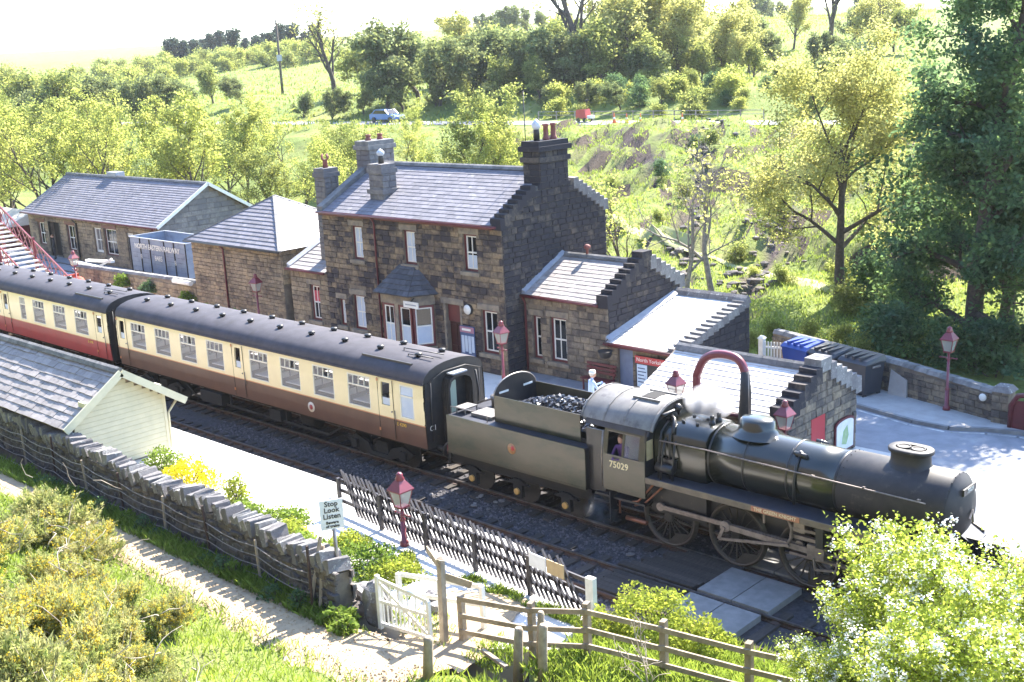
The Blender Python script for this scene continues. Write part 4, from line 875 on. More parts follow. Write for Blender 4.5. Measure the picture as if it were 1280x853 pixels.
# ------------------------------------------------------------------ gas-style lamps
def make_lamp(loc, label, cut=0., ls=1.):
    r = E('platform_lamp', loc, label, 'lamp', 'red lantern posts about the station')
    LM = Matrix.Translation((0, 0, 2.02-cut))@Matrix.Scale(ls, 4)@Matrix.Translation((0, 0, -2.02))
    MB().tube([(0, 0, 0), (0, 0, .12), (0, 0, .14), (0, 0, .7)], [.13, .12, .075, .07], 10).tube([(0, 0, .7), (0, 0, .74), (0, 0, .78), (0, 0, 2.02-cut)], [.07, .085, .05, .042], 10).sphere((0, 0, 1.78-cut), .07, 8, 6).build('post', m_redb, r, local=True)
    MB().tube([(-.28, 0, 1.82-cut), (.28, 0, 1.82-cut)], .022, 6).sphere((-.28, 0, 1.82-cut), .035, 6, 4).sphere((.28, 0, 1.82-cut), .035, 6, 4).build('ladder_bar', m_redb, r, local=True)
    b = MB(); b.M = LM
    for sx in (-1, 1):
        for sy in (-1, 1): b.bar((sx*.12, sy*.12, 2.06), (sx*.2, sy*.2, 2.46), .022)
    b.box(-.14, .14, -.14, .14, 2.02, 2.06); ln = b.build('lantern', m_redb, r, local=True)
    g = MB(); g.M = LM; g.add([(-.12, -.12, 2.07), (.12, -.12, 2.07), (.12, .12, 2.07), (-.12, .12, 2.07), (-.195, -.195, 2.45), (.195, -.195, 2.45), (.195, .195, 2.45), (-.195, .195, 2.45)], [(0, 1, 5, 4), (1, 2, 6, 5), (2, 3, 7, 6), (3, 0, 4, 7)]); g.build('glass', m_lglass, ln, local=True)
    h = MB(); h.M = LM; h.lathe([(.33, 2.45), (.33, 2.48), (.13, 2.7), (.10, 2.72)], 4, a0=math.pi/4, sm=False).lathe([(.10, 2.70), (.12, 2.74), (.08, 2.80), (.09, 2.85), (.03, 2.90)], 10).build('lantern_roof', m_redb, ln, local=True); return r
m_lglass = glass_mat('lamp_glass', (.42, .44, .40), .5, .15)
lp0 = make_lamp((11.42, 11.98, 1.0), 'red lantern post on the pavement before the far boundary wall'); make_lamp((4.75, -6.62, .9), 'short red lantern post on the near platform beside the black paling fence', .93, 1.1)
for x, y, lab, s in ((6.75, 2.95, 'red lantern post just behind the engine cab', 1), (10.9, 2.3, 'red lantern post before the end block, behind the engine dome', .97), (-2.6, 5.0, 'red lantern post before the tall window right of the maroon door', 1), (-19.9, 6.1, 'red lantern post before the square hipped block', 1), (-36.2, 5.1, 'red lantern post before the far left goods shed', 1)):
    copy_tree(lp0, (x, y, .9 if y < 10 else 1.0), random.uniform(-.3, .3), s, lab)
# ------------------------------------------------------------------ coaches
m_coachroof = M('coach_roof_grey', (.075, .07, .08), (.055, .052, .06), 2, .7, c3=(.05, .045, .045), s3=1.5, t3=(.55, .75), spec=.2)
m_ccream = M('coach_cream', (.76, .64, .36), (.70, .58, .32), 1.5, .35, coat=.3)
m_cbrown = M('coach_brown', (.115, .055, .035), (.09, .043, .03), 1.5, .38, coat=.25)
m_cred = M('coach_crimson', (.34, .028, .03), (.28, .024, .026), 1.5, .35, coat=.3)
m_lining = M('lining_orange', (.52, .22, .09), None, rough=.4)
m_alum = M('window_frame_pale', (.70, .66, .54), None, rough=.4)
m_cglass = glass_mat('coach_glass', (.34, .34, .36), .36, .03)
m_seat = M('seat_moquette', (.30, .32, .38), (.36, .33, .34), 6, .9); m_anti = M('antimacassar', (.74, .74, .76), None, rough=.8); m_int = M('coach_interior', (.26, .21, .16), None, rough=.8)
m_under = M('underframe_grime_shade', (.012, .010, .010), (.008, .007, .007), 4, .9, c3=(.03, .024, .018), s3=3, t3=(.58, .75))  # grime patches over a base blackened to deepen the shade underneath
def ys(z): return 1.385-.05*max(0, (1.95-z)/.9)**2-.055*max(0, (z-2.7)/.6)**2
def side_cells(b, X0, X1, zs, holes, sd, th=.05, out=0.):
    xs = sorted({X0, X1}|{v for h in holes for v in h[:2] if X0 < v < X1}); zs = sorted(set(zs)|{v for h in holes for v in h[2:4] if zs[0] < v < zs[-1]})
    for a, c in zip(xs[:-1], xs[1:]):
        for e, f in zip(zs[:-1], zs[1:]):
            if any(h[0] < (a+c)/2 < h[1] and h[2] < (e+f)/2 < h[3] for h in holes): continue
            P = [(a, ys(e)-th), (a, ys(e)+out), (c, ys(e)+out), (c, ys(e)-th)]; Q = [(a, ys(f)-th), (a, ys(f)+out), (c, ys(f)+out), (c, ys(f)-th)]
            b.hexa([(x, sd*y, e) for x, y in P]+[(x, sd*y, f) for x, y in Q])
def coach(xr, L, wins, doors, low, label, num, endtag=None, crest=None, seed=1):
    rt = E('railway_coach', (xr, 0, 0), label, 'coach', 'coaches of the train'); r = random.Random(seed); ZW, ZC = 1.88, 3.27
    X0, X1 = xr, xr+L
    for sd in (-1, 1):
        hl = [(a, b, 2.02, 3.1) for a, b, k in wins]+[(a+.16, b-.16, 2.3, 3.08) for a, b in doors]
        b = MB(); side_cells(b, X0, X1, [1.1, 1.5, ZW], [], sd); b.build('lower_panel', low, rt)
        b = MB(); side_cells(b, X0, X1, [ZW+.001, 2.35, 2.75, ZC], hl, sd); b.build('upper_panel', m_ccream, rt)
        for z_ in (ZW, ZC-.02):
            b = MB(); side_cells(b, X0, X1, [z_-.018, z_+.018], [], sd, .01, .006); b.build('lining', m_lining, rt)
        for a, c, k in wins:
            y = lambda z: sd*(ys(z)-.012)
            b = MB(); zz = 2.76; t = .035
            def bar2(xa, xb, za, zb, o=.0):
                b.hexa([(xa, y(za)-sd*.03, za), (xb, y(za)-sd*.03, za), (xb, y(za)+sd*(.02+o), za), (xa, y(za)+sd*(.02+o), za), (xa, y(zb)-sd*.03, zb), (xb, y(zb)-sd*.03, zb), (xb, y(zb)+sd*(.02+o), zb), (xa, y(zb)+sd*(.02+o), zb)])
            bar2(a-.01, a+t, 2.0, 3.12); bar2(c-t, c+.01, 2.0, 3.12); bar2(a+t, c-t, 2.0, 2.04); bar2(a+t, c-t, 3.08, 3.12); bar2(a+t, c-t, zz-.025, zz+.025)
            if k == 'w':
                for q in (.25, .5, .75): xx = a+(c-a)*q; bar2(xx-.014, xx+.014, zz+.025, 3.08)
            wn = b.build('window', m_alum, rt)
            for za, zb in ((2.04, zz-.025), (zz+.025, 3.08)):
                op = k == 'w' and zb > 3 and r.random() < .5
                p = MB(); x0, x1 = a+t, c-t
                if op: x1 = a+(c-a)*.5
                p.add([(x0, y(za)-sd*.012, za), (x1, y(za)-sd*.012, za), (x1, y(zb)-sd*.012, zb), (x0, y(zb)-sd*.012, zb)], [(0, 1, 2, 3)]); p.build('pane', m_cglass if k != 'f' else m_blind, wn)
                if op:
                    x0 = a+(c-a)*.75; p = MB(); p.add([(x0, y(za)-sd*.012, za), (c-t, y(za)-sd*.012, za), (c-t, y(zb)-sd*.012, zb), (x0, y(zb)-sd*.012, zb)], [(0, 1, 2, 3)]); p.build('pane', m_cglass, wn)
        for a, c in doors:
            dh = [(a+.16, c-.16, 2.3, 3.08)]
            b = MB(); side_cells(b, a, c, [1.16, 1.5, ZW-.02], [], sd, .0, .012); side_cells(b, a, c, [ZW+.02, 2.3, 2.7, 3.08, 3.2], dh, sd, .0, .012)
            dro = b.build('door', m_ccream, rt)
            dro.data.materials.append(low)
            for p in dro.data.polygons:
                if p.center.z < ZW: p.material_index = 1
            b = MB(); yy = sd*(ys(2.5)+.005)
            b.box(a-.008, a+.006, min(yy, yy+sd*.012), max(yy, yy+sd*.012), 1.16, 3.2).box(c-.006, c+.008, min(yy, yy+sd*.012), max(yy, yy+sd*.012), 1.16, 3.2); b.build('door_gap', m_black, dro)
            p = MB(); p.box(a+.17, c-.17, min(yy-sd*.05, yy-sd*.04), max(yy-sd*.05, yy-sd*.04), 2.3, 2.55).build('pane', m_blind, dro)
            for zh in (1.42, 3.14): MB().box(a-.02, a+.03, min(yy, yy+sd*.035), max(yy, yy+sd*.035), zh-.05, zh+.05).build('hinge', m_lining, dro)
            MB().tube([(c-.07, yy+sd*.02, 2.12), (c-.07, yy+sd*.05, 2.12)], .03, 8).tube([(c+.1, yy+sd*.03, 1.72), (c+.1, yy+sd*.05, 2.2)], .014, 5).build('handle', m_steel, dro)
    # roof
    prof = [(1.36, 3.25), (1.345, 3.4), (1.26, 3.55), (1.05, 3.7), (.72, 3.81), (.36, 3.865), (0, 3.88)]; full = prof+[(-y, z) for y, z in prof[-2::-1]]
    rb = MB(); st_ = [(X0+.02, .965), (X0+.5, 1), (X1-.5, 1), (X1-.02, .965)]; n = len(full); V = []
    for x, k in st_: V += [(x, y, 3.25+(z-3.25)*k) for y, z in full]
    rb.add(V, [(i*n+j, (i+1)*n+j, (i+1)*n+j+1, i*n+j+1) for i in range(len(st_)-1) for j in range(n-1)], 0, True)
    for i in (0, len(st_)-1): rb.add([V[i*n+j] for j in range(n)], [tuple(range(n))])
    rb.build('roof', m_coachroof, rt)
    for sd in (-1, 1): MB().bar((X0+.05, sd*1.37, 3.27), (X1-.05, sd*1.37, 3.27), .05, .07).build('cantrail_gutter', m_coachroof, rt)
    for x in np.arange(X0+1.2, X1-.8, 1.92):
        for sd in ((-1, 1) if (int(x*10) % 2) else (1, -1)):
            o = .25 if sd > 0 else 0
            MB().lathe([(.10, 0), (.10, .05), (.14, .07), (.11, .13), (.02, .15)], 8, (x+o, sd*.42, 3.845)).build('roof_vent', m_black, rt)
    MB().box(X1-3.4, X1-.9, -1.02, -.95, 3.715, 3.78).build('rain_strip', m_black, rt)
    MB().tube([(X1-2.2, -.15, 3.87), (X1-2.2, -.15, 3.95), (X1-.3, -.1, 3.97)], .02, 5).tube([(X1-1.6, -.5, 3.84), (X1-1.6, -.5, 3.9), (X1-.4, -.5, 3.92)], .02, 5).build('roof_pipe', m_black, rt)
    # ends with gangways
    for xe, sg_ in ((X0, -1), (X1, 1)):
        pe = [(-ys(1.1), 1.08), (ys(1.1), 1.08), (ys(1.9), 1.9), (ys(2.7), 2.7), (1.36, 3.25)]+[(y, 3.25+(z-3.25)*.96) for y, z in full[1:-1]]+[(-1.36, 3.25), (-ys(2.7), 2.7), (-ys(1.9), 1.9)]
        MB().prism(pe, 'x', xe-.03 if sg_ > 0 else xe, xe if sg_ > 0 else xe+.03).build('end_panel', m_black, rt)
        b = MB(); o = xe+sg_*.02; q = xe+sg_*.36
        gp = [(-.5, 1.15), (-.5, 3.0), (-.42, 3.2), (-.2, 3.32), (.2, 3.32), (.42, 3.2), (.5, 3.0), (.5, 1.15)]
        for k_ in range(4):
            xa, xb = o+(q-o)*k_/4, o+(q-o)*(k_+.72)/4
            for (p1, p2) in zip(gp[:-1], gp[1:]): c = Vector((0, (p1[0]+p2[0])/2, (p1[1]+p2[1])/2-2.2)); b.bar(((xa+xb)/2, p1[0], p1[1]), ((xa+xb)/2, p2[0], p2[1]), abs(xb-xa), .09, up=(1, 0, 0)) if False else b.hexa([(xa, p1[0], p1[1]), (xb, p1[0], p1[1]), (xb, p2[0], p2[1]), (xa, p2[0], p2[1]), (xa, p1[0]*1.16, p1[1]+(.09 if p1[1] > 3 else 0)), (xb, p1[0]*1.16, p1[1]+(.09 if p1[1] > 3 else 0)), (xb, p2[0]*1.16, p2[1]+(.09 if p2[1] > 3 else 0)), (xa, p2[0]*1.16, p2[1]+(.09 if p2[1] > 3 else 0))])
        gg = b.build('gangway', m_black, rt)
        gd_ = MB(); xg = xe+sg_*.05; gd_.box(min(xg, xg+.03), max(xg, xg+.03), -.48, .0, 1.2, 3.15); gd_.build('gangway_door', M('pale_green_door', (.42, .50, .38), None, rough=.5), gg)
        b = MB(); b.box(min(xg, xg+sg_*.3), max(xg, xg+sg_*.3), -.36, .3, 3.42, 3.47); b.build('gangway_hood', m_lead, rt)
        for y_ in (-.87, .87): MB().tube([(xe, y_, 1.05), (xe+sg_*.42, y_, 1.05)], .09, 8).tube([(xe+sg_*.42, y_, 1.05), (xe+sg_*.46, y_, 1.05)], .23, 12).build('buffer', m_black, rt)
        b = MB()
        for y_ in (-1.1, 1.1): b.tube([(xe+sg_*.03, y_, 1.3), (xe+sg_*.06, y_, 3.3)], .02, 5)
        b.tube([(xe+sg_*.04, -1.2, 3.3), (xe+sg_*.06, -.5, 3.55), (xe+sg_*.06, .5, 3.55), (xe+sg_*.04, 1.2, 3.3)], .02, 5).tube([(xe+sg_*.1, .9, 3.3), (xe+sg_*.16, .95, 2.6), (xe+sg_*.2, .85, 1.9)], .035, 6); b.build('end_pipework', m_black, rt)
    # underframe, bogies, interior
    b = MB().box(X0+.05, X1-.05, -1.2, 1.2, .98, 1.09)
    for sd in (-1, 1):
        b.bar((X0+5.5, sd*1.1, .5), (X1-5.5, sd*1.1, .5), .07, .1).bar((X0+4.6, sd*1.1, 1.0), (X0+5.5, sd*1.1, .5), .07).bar((X1-4.6, sd*1.1, 1.0), (X1-5.5, sd*1.1, .5), .07).bar((X0+8, sd*1.1, .5), (X0+8, sd*1.1, 1.), .07).bar((X1-8, sd*1.1, .5), (X1-8, sd*1.1, 1.), .07)
        b.box(X0+6.2, X0+7.7, sd*1.15-.2, sd*1.15+.2, .48, .95).box(X1-8.9, X1-8.2, sd*1.0-.25, sd*1.0+.25, .5, .92)
    b.lathe([(.26, X1-7.4), (.28, X1-7.35), (.28, X1-6.6), (.26, X1-6.55)], 12, (0, -.7, .7), 'x'); b.build('underframe', m_under, rt)
    for cx in (X0+2.75, X1-2.75):
        bo = MB().box(cx-.3, cx+.3, -1.0, 1.0, .3, .75).build('bogie', m_under, rt)
        for sd in (-1, 1): MB().prism([(cx-1.75, .62), (cx-1.2, .82), (cx-.6, .62), (cx-.4, .35), (cx+.4, .35), (cx+.6, .62), (cx+1.2, .82), (cx+1.75, .62), (cx+1.5, .42), (cx+1.0, .38), (cx+.5, .2), (cx-.5, .2), (cx-1., .38), (cx-1.5, .42)], 'y', sd*1.05-.05, sd*1.05+.05).box(cx-1.42, cx-1.12, sd*1.12-.08, sd*1.12+.08, .36, .66).box(cx+1.12, cx+1.42, sd*1.12-.08, sd*1.12+.08, .36, .66).build('side_frame', m_under, bo)
        for x in (cx-1.27, cx+1.27):
            b = MB()
            for sd in (-1, 1): b.lathe([(.46, sd*.78), (.46, sd*.72), (.42, sd*.715), (.40, sd*.66)], 20, (x, 0, .46), 'y')
            b.tube([(x, -.7, .46), (x, .7, .46)], .08, 8); b.build('wheel', m_under, bo)
    b = MB().box(X0+.1, X1-.1, -1.3, 1.3, 1.2, 1.25); b.build('floor', m_int, rt)
    s1 = MB(); s2 = MB()
    for a, c, k in wins:
        if k != 'w': continue
        for xx in (a-.42, c+.02):
            for yy in (-1.22, .35):
                s1.box(xx, xx+.14, yy, yy+.88, 1.6, 2.42); s1.box(xx-.42, xx+.56, yy, yy+.88, 1.55, 1.68); s2.box(xx-.012, xx+.152, yy+.05, yy+.4, 2.2, 2.42); s2.box(xx-.012, xx+.152, yy+.48, yy+.83, 2.2, 2.42)
        s2.box(a+.08, c-.08, -1.25, -.5, 2.13, 2.16); s2.box(a+.08, c-.08, .5, 1.25, 2.13, 2.16)
    s1.build('seats', m_seat, rt, kind='stuff'); s2.build('headrest_covers', m_anti, rt, kind='stuff')
    MB().box(X0+.3, X1-.3, -1.25, 1.25, 3.2, 3.23).build('ceiling', m_int, rt)
    text(rt, num, .17, face_front(X1-1.15 if endtag else X1-1.75, -ys(1.75)-.012, 1.74), M('number_gold', (.68, .42, .07), None, rough=.4), 'number')
    if endtag: text(rt, endtag, .26, face_east(X1+.006, -1.05, 1.75), m_white, 'end_number')
    if crest:
        o = MB().lathe([(.001, -ys(1.5)-.018), (.19, -ys(1.5)-.018), (.19, -ys(1.5)-.005)], 18, (crest, 0, 1.5), 'y').build('crest', M('crest_cream', (.62, .55, .46), None, rough=.5), rt)
        MB().lathe([(.001, -ys(1.5)-.022), (.1, -ys(1.5)-.022), (.1, -ys(1.5)-.019)], 12, (crest, 0, 1.5), 'y').build('crest_centre', m_cred, o)
    return rt
W1 = [(-18.42+i*1.94, -17.24+i*1.94, 'w') for i in range(4)]+[(-9.68+i*1.94, -8.5+i*1.94, 'w') for i in range(4)]+[(-1.16, -.5, 'f')]
coach(-19.66, 19.66, W1, [(-19.54, -18.82), (-10.8, -10.1), (-2.25, -1.5)], m_cbrown, 'brown and cream coach nearest the engine', 'E 4290', 'C1', -6.05, 3)
W2 = [(-23.45-i*2.1, -22.25-i*2.1, 'w') for i in range(3)]+[(-29.05, -28.45, 'w')]+[(-32.6-i*2.1, -31.4-i*2.1, 'w') for i in range(4)]
coach(-40.15, 19.72, W2, [(-21.55, -20.8), (-31.0, -30.25), (-39.9, -39.2)], m_cred, 'crimson and cream second coach behind the brown coach', 'E 4198', None, None, 8)
# ------------------------------------------------------------------ locomotive 4-6-0
m_lgreen = M('grimy_loco_green', (.009, .013, .009), (.026, .024, .016), 1.6, .27, c3=(.007, .011, .007), s3=1.1, t3=(.5, .68), spec=.6, coat=.6, stretch=(.5, 1, 1.6), bump=.05, bsc=8)
m_lgreen2 = M('dusty_green', (.042, .039, .022), (.066, .055, .034), 1.4, .36, c3=(.016, .024, .012), s3=.9, t3=(.5, .64), coat=.25, stretch=(.6, 1, 1.5), bump=.05, bsc=8)
m_lblack = M('loco_black', (.012, .012, .015), (.026, .024, .024), 3, .42, c3=(.10, .075, .055), s3=4, t3=(.66, .8), coat=.2)
m_smoke = M('smokebox_black', (.018, .017, .019), (.035, .03, .03), 4, .6, c3=(.10, .08, .07), s3=3, t3=(.6, .75))
m_platetop = M('footplate_black', (.04, .042, .055), (.028, .028, .036), 4, .45)
m_valance = M('dusty_valance', (.21, .165, .115), (.13, .105, .08), 5, .6, stretch=(.6, 1, 1))
m_motion = M('motion_steel', (.30, .25, .22), (.17, .135, .12), 5, .42, metal=.35)
m_wheel = M('wheel_black', (.02, .018, .017), (.035, .03, .027), 6, .6)
m_tyre = M('worn_tyre', (.10, .085, .075), (.06, .05, .045), 6, .4, metal=.4)
m_cabroof = M('cab_roof_grey', (.20, .19, .175), (.14, .13, .125), 3, .6, c3=(.10, .09, .09), s3=2.5)
m_num = M('number_cream', (.72, .62, .38), None, rough=.4)
m_brass = M('ochre_axlebox', (.50, .29, .08), (.34, .2, .06), 8, .6)
m_copper = M('copper_pipe', (.30, .13, .08), (.2, .09, .06), 6, .4, metal=.6)
lo = E('steam_locomotive', (9, 0, 0), 'grimy green and black steam engine numbered 75029 with double chimney', 'locomotive')
BZ = 2.72
# boiler, tapered; belpaire firebox; smokebox
MB().lathe([(.80, 10.35), (.83, 10.36), (.83, 11.6), (.80, 13.4), (.78, 14.1)], 40, (0, 0, BZ), 'x').build('boiler', m_lgreen, lo)
for x, r in ((10.45, .838), (11.5, .84), (12.75, .82), (14.05, .792)): MB().lathe([(r, x-.03), (r+.006, x-.02), (r+.006, x+.02), (r, x+.03)], 40, (0, 0, BZ), 'x', caps=False).build('boiler_band', m_lblack, lo)
fb = [(-.78, 2.0), (-.86, 2.3), (-.88, 2.95), (-.82, 3.25), (-.62, 3.46), (-.3, 3.54), (.3, 3.54), (.62, 3.46), (.82, 3.25), (.88, 2.95), (.86, 2.3), (.78, 2.0)]
b = MB(); n = len(fb); xs = [8.7, 10.2, 10.36]; ks = [1, 1, .95]; V = []
for x, k in zip(xs, ks): V += [(x, y*k, BZ+(z-BZ)*k) for y, z in fb]
b.add(V, [(i*n+j, i*n+(j+1) % n, (i+1)*n+(j+1) % n, (i+1)*n+j) for i in range(2) for j in range(n)], 0, True); b.add(V[2*n:], [tuple(range(n))]); b.build('firebox', m_lgreen, lo)
b = MB()
for x in (8.9, 9.4, 9.85):
    for y in (-.42, .1): b.lathe([(.05, 3.5), (.05, 3.57), (.02, 3.59)], 8, (x, y, 0))
b.build('firebox_fittings', m_lblack, lo)
MB().lathe([(.81, 14.1), (.825, 14.11), (.825, 16.75), (.79, 16.82)], 40, (0, 0, BZ), 'x').build('smokebox', m_smoke, lo)
MB().lathe([(.80, 16.82), (.70, 16.9), (.55, 17.0), (.3, 17.09), (.02, 17.12)], 32, (0, 0, BZ), 'x', caps=False).build('smokebox_door', m_smoke, lo)
b = MB()
for a in np.linspace(0, 2*math.pi, 24, endpoint=False): b.sphere((16.79, .80*math.cos(a), BZ+.80*math.sin(a)), .022, 5, 3); b.sphere((14.2, .83*math.cos(a), BZ+.83*math.sin(a)), .016, 5, 3)
b.build('smokebox_rivets', m_smoke, lo, kind='stuff')
MB().bar((16.95, -.5, BZ-.1), (16.95, .5, BZ-.1), .05, .05).bar((17.13, 0, BZ), (17.16, 0, BZ-.3), .04).bar((17.14, -.02, BZ), (17.16, -.22, BZ-.15), .035).build('door_dart', m_steel, lo)
MB().box(17.02, 17.06, -.34, .34, 3.12, 3.28).build('smokebox_plate', m_lblack, lo); text(lo, '75029', .14, face_east(17.065, 0, 3.2), m_white, 'smokebox_number')
# double chimney, dome
def oval(prof, x, mt, nm, fx):
    b = MB(); V = []; n = 28
    for r, z in prof:
        for k in range(n): a = 2*math.pi*k/n; V.append((x+(r+fx)*math.cos(a) if False else x+r*math.cos(a)+fx*(1 if math.cos(a) > 0 else -1)*min(1, abs(math.cos(a))*3), r*math.sin(a), z))
    b.add(V, [(i*n+k, i*n+(k+1) % n, (i+1)*n+(k+1) % n, (i+1)*n+k) for i in range(len(prof)-1) for k in range(n)], 0, True); return b.build(nm, mt, lo)
cb = oval([(.44, 3.40), (.36, 3.50), (.31, 3.58), (.305, 3.8), (.32, 3.83), (.37, 3.84), (.375, 3.91), (.35, 3.93), (.20, 3.93)], 15.62, m_smoke, 'chimney', .17)
for x in (15.44, 15.8): MB().lathe([(.135, 3.925), (.17, 3.935), (.16, 3.945), (.135, 3.94), (.125, 3.7)], 16, (x, 0, 0)).build('flue_rim', m_smoke, lo); MB().lathe([(.13, 3.90), (.001, 3.90)], 14, (x, 0, 0), caps=False).build('flue_dark', m_dark, lo)
MB().box(15.42, 15.84, -.19, .19, 3.88, 3.905).build('chimney_top', m_dark, lo)
b = MB(); V = []; n = 24; P_ = [(.62, 3.45), (.46, 3.56), (.40, 3.68), (.385, 3.85), (.33, 3.91), (.15, 3.94), (.001, 3.945)]
for r, z in P_: V += [(11.45+(r*1.25)*math.cos(2*math.pi*k/n), r*math.sin(2*math.pi*k/n), z) for k in range(n)]
b.add(V, [(i*n+k, i*n+(k+1) % n, (i+1)*n+(k+1) % n, (i+1)*n+k) for i in range(len(P_)-1) for k in range(n)], 0, True); b.build('dome', m_lgreen, lo)
b = MB()
for y in (-.16, .16): b.lathe([(.09, 3.5), (.09, 3.6), (.06, 3.62), (.06, 3.74), (.07, 3.75), (.02, 3.78)], 10, (10.15, y, 0))
b.build('safety_valve', m_lblack, lo)
b = MB()       # clack valves and pipes on the boiler side
for s_ in (-1, 1):
    b.sphere((13.0, s_*.52, 3.38), .09, 8, 6).tube([(13.0, s_*.52, 3.38), (13.0, s_*.74, 3.14), (13.0, s_*.85, 2.7), (13.0, s_*.84, 2.15)], .04, 6).tube([(12.85, s_*.56, 3.4), (13.2, s_*.56, 3.36)], .06, 8)
b.build('clack_valve', m_lblack, lo)
for s_ in (-1, 1):
    b = MB().tube([(9.0, s_*.98, 3.08), (10.4, s_*.96, 3.1), (13.3, s_*.93, 3.04), (16.4, s_*.89, 2.98)], .02, 6)
    for x in np.arange(9.5, 16.5, 1.35): b.tube([(x, s_*.82, 3.02), (x, s_*.955, 3.06)], .018, 5).sphere((x, s_*.955, 3.06), .032, 6, 4)
    b.build('handrail', m_motion, lo)
# running plate with valance
for s_ in (-1, 1):
    pl = MB().box(8.75, 16.2, min(s_*.55, s_*1.32), max(s_*.55, s_*1.32), 2.03, 2.06); pl.build('running_plate', m_platetop, lo)
    vv = MB().box(8.75, 16.15, min(s_*1.30, s_*1.335), max(s_*1.30, s_*1.335), 1.90, 2.064).hexa([(16.15, s_*1.30, 1.9), (16.9, s_*1.28, 1.55), (16.9, s_*1.32, 1.55), (16.15, s_*1.335, 1.9), (16.15, s_*1.30, 2.064), (16.95, s_*1.28, 1.72), (16.95, s_*1.32, 1.72), (16.15, s_*1.335, 2.064)]); vv.build('valance', m_valance, lo)
    MB().hexa([(16.2, min(s_*.5, s_*1.32), 2.02), (17.0, min(s_*.5, s_*1.32), 1.6), (17.0, max(s_*.5, s_*1.32), 1.6), (16.2, max(s_*.5, s_*1.32), 2.02), (16.2, min(s_*.5, s_*1.32), 2.05), (17.0, min(s_*.5, s_*1.32), 1.63), (17.0, max(s_*.5, s_*1.32), 1.63), (16.2, max(s_*.5, s_*1.32), 2.05)]).build('front_drop_plate', m_platetop, lo)
MB().box(17.0, 17.9, -1.2, 1.2, 1.28, 1.34).build('front_footplate', m_platetop, lo); MB().box(17.86, 17.96, -1.25, 1.25, .85, 1.33).build('buffer_beam', m_sign, lo)
for y in (-.87, .87): MB().tube([(17.96, y, 1.06), (18.4, y, 1.06)], .1, 10).tube([(18.4, y, 1.06), (18.45, y, 1.06)], .24, 16).build('buffer', m_lblack, lo)
npl = MB().box(12.08, 13.44, -1.352, -1.337, 1.915, 2.055); npo = npl.build('nameplate', M('nameplate_ochre', (.42, .16, .09), (.5, .22, .12), 8, .5), lo); text(lo, 'THE GREEN KNIGHT', .13, face_front(12.76, -1.354, 1.985), m_num, 'name', bold=.002)
# frames and ashpan
MB().box(8.2, 17.8, -.62, -.56, .75, 1.75).box(8.2, 17.8, .56, .62, .75, 1.75).box(8.6, 10.4, -.85, .85, .95, 2.0).box(14, 16.6, -.6, .6, .9, 1.9).build('main_frames', m_lblack, lo)
# driving wheels
def wheel(x, z, r, y, nsp, nm, crank=None):
    s_ = 1 if y > 0 else -1; b = MB()
    b.lathe([(r+.03, y-s_*.06), (r+.03, y-s_*.035), (r, y-s_*.03), (r, y+s_*.07), (r-.06, y+s_*.075), (r-.07, y-s_*.02)], 36, (x, 0, z), 'y', caps=False, mi=1)
    b.lathe([(r-.06, y+s_*.05), (r-.12, y+s_*.06), (r-.13, y-s_*.02)], 36, (x, 0, z), 'y', caps=False)
    for k in range(nsp): a = 2*math.pi*(k+.5)/nsp; b.bar((x+.1*math.cos(a), y+s_*.03, z+.1*math.sin(a)), (x+(r-.1)*math.cos(a), y+s_*.03, z+(r-.1)*math.sin(a)), .035, .045, up=(0, 1, 0))
    b.lathe([(.15, y-s_*.03), (.15, y+s_*.1), (.11, y+s_*.12)], 14, (x, 0, z), 'y')
    if crank is not None:
        a = crank+math.pi; b.prism([(x+(r-.1)*math.cos(a+t), z+(r-.1)*math.sin(a+t)) for t in np.linspace(-.55, .55, 8)]+[(x+(r-.36)*math.cos(a), z+(r-.36)*math.sin(a))], 'y', y, y+s_*.075)
        b.lathe([(.09, y+s_*.02), (.09, y+s_*.16)], 12, (x+.34*math.cos(crank), 0, z+.34*math.sin(crank)), 'y')
    return b.build(nm, [m_wheel, m_tyre], lo)
CR = rad(118); R_ = .865; DW = (9.15, 11.3, 13.42)
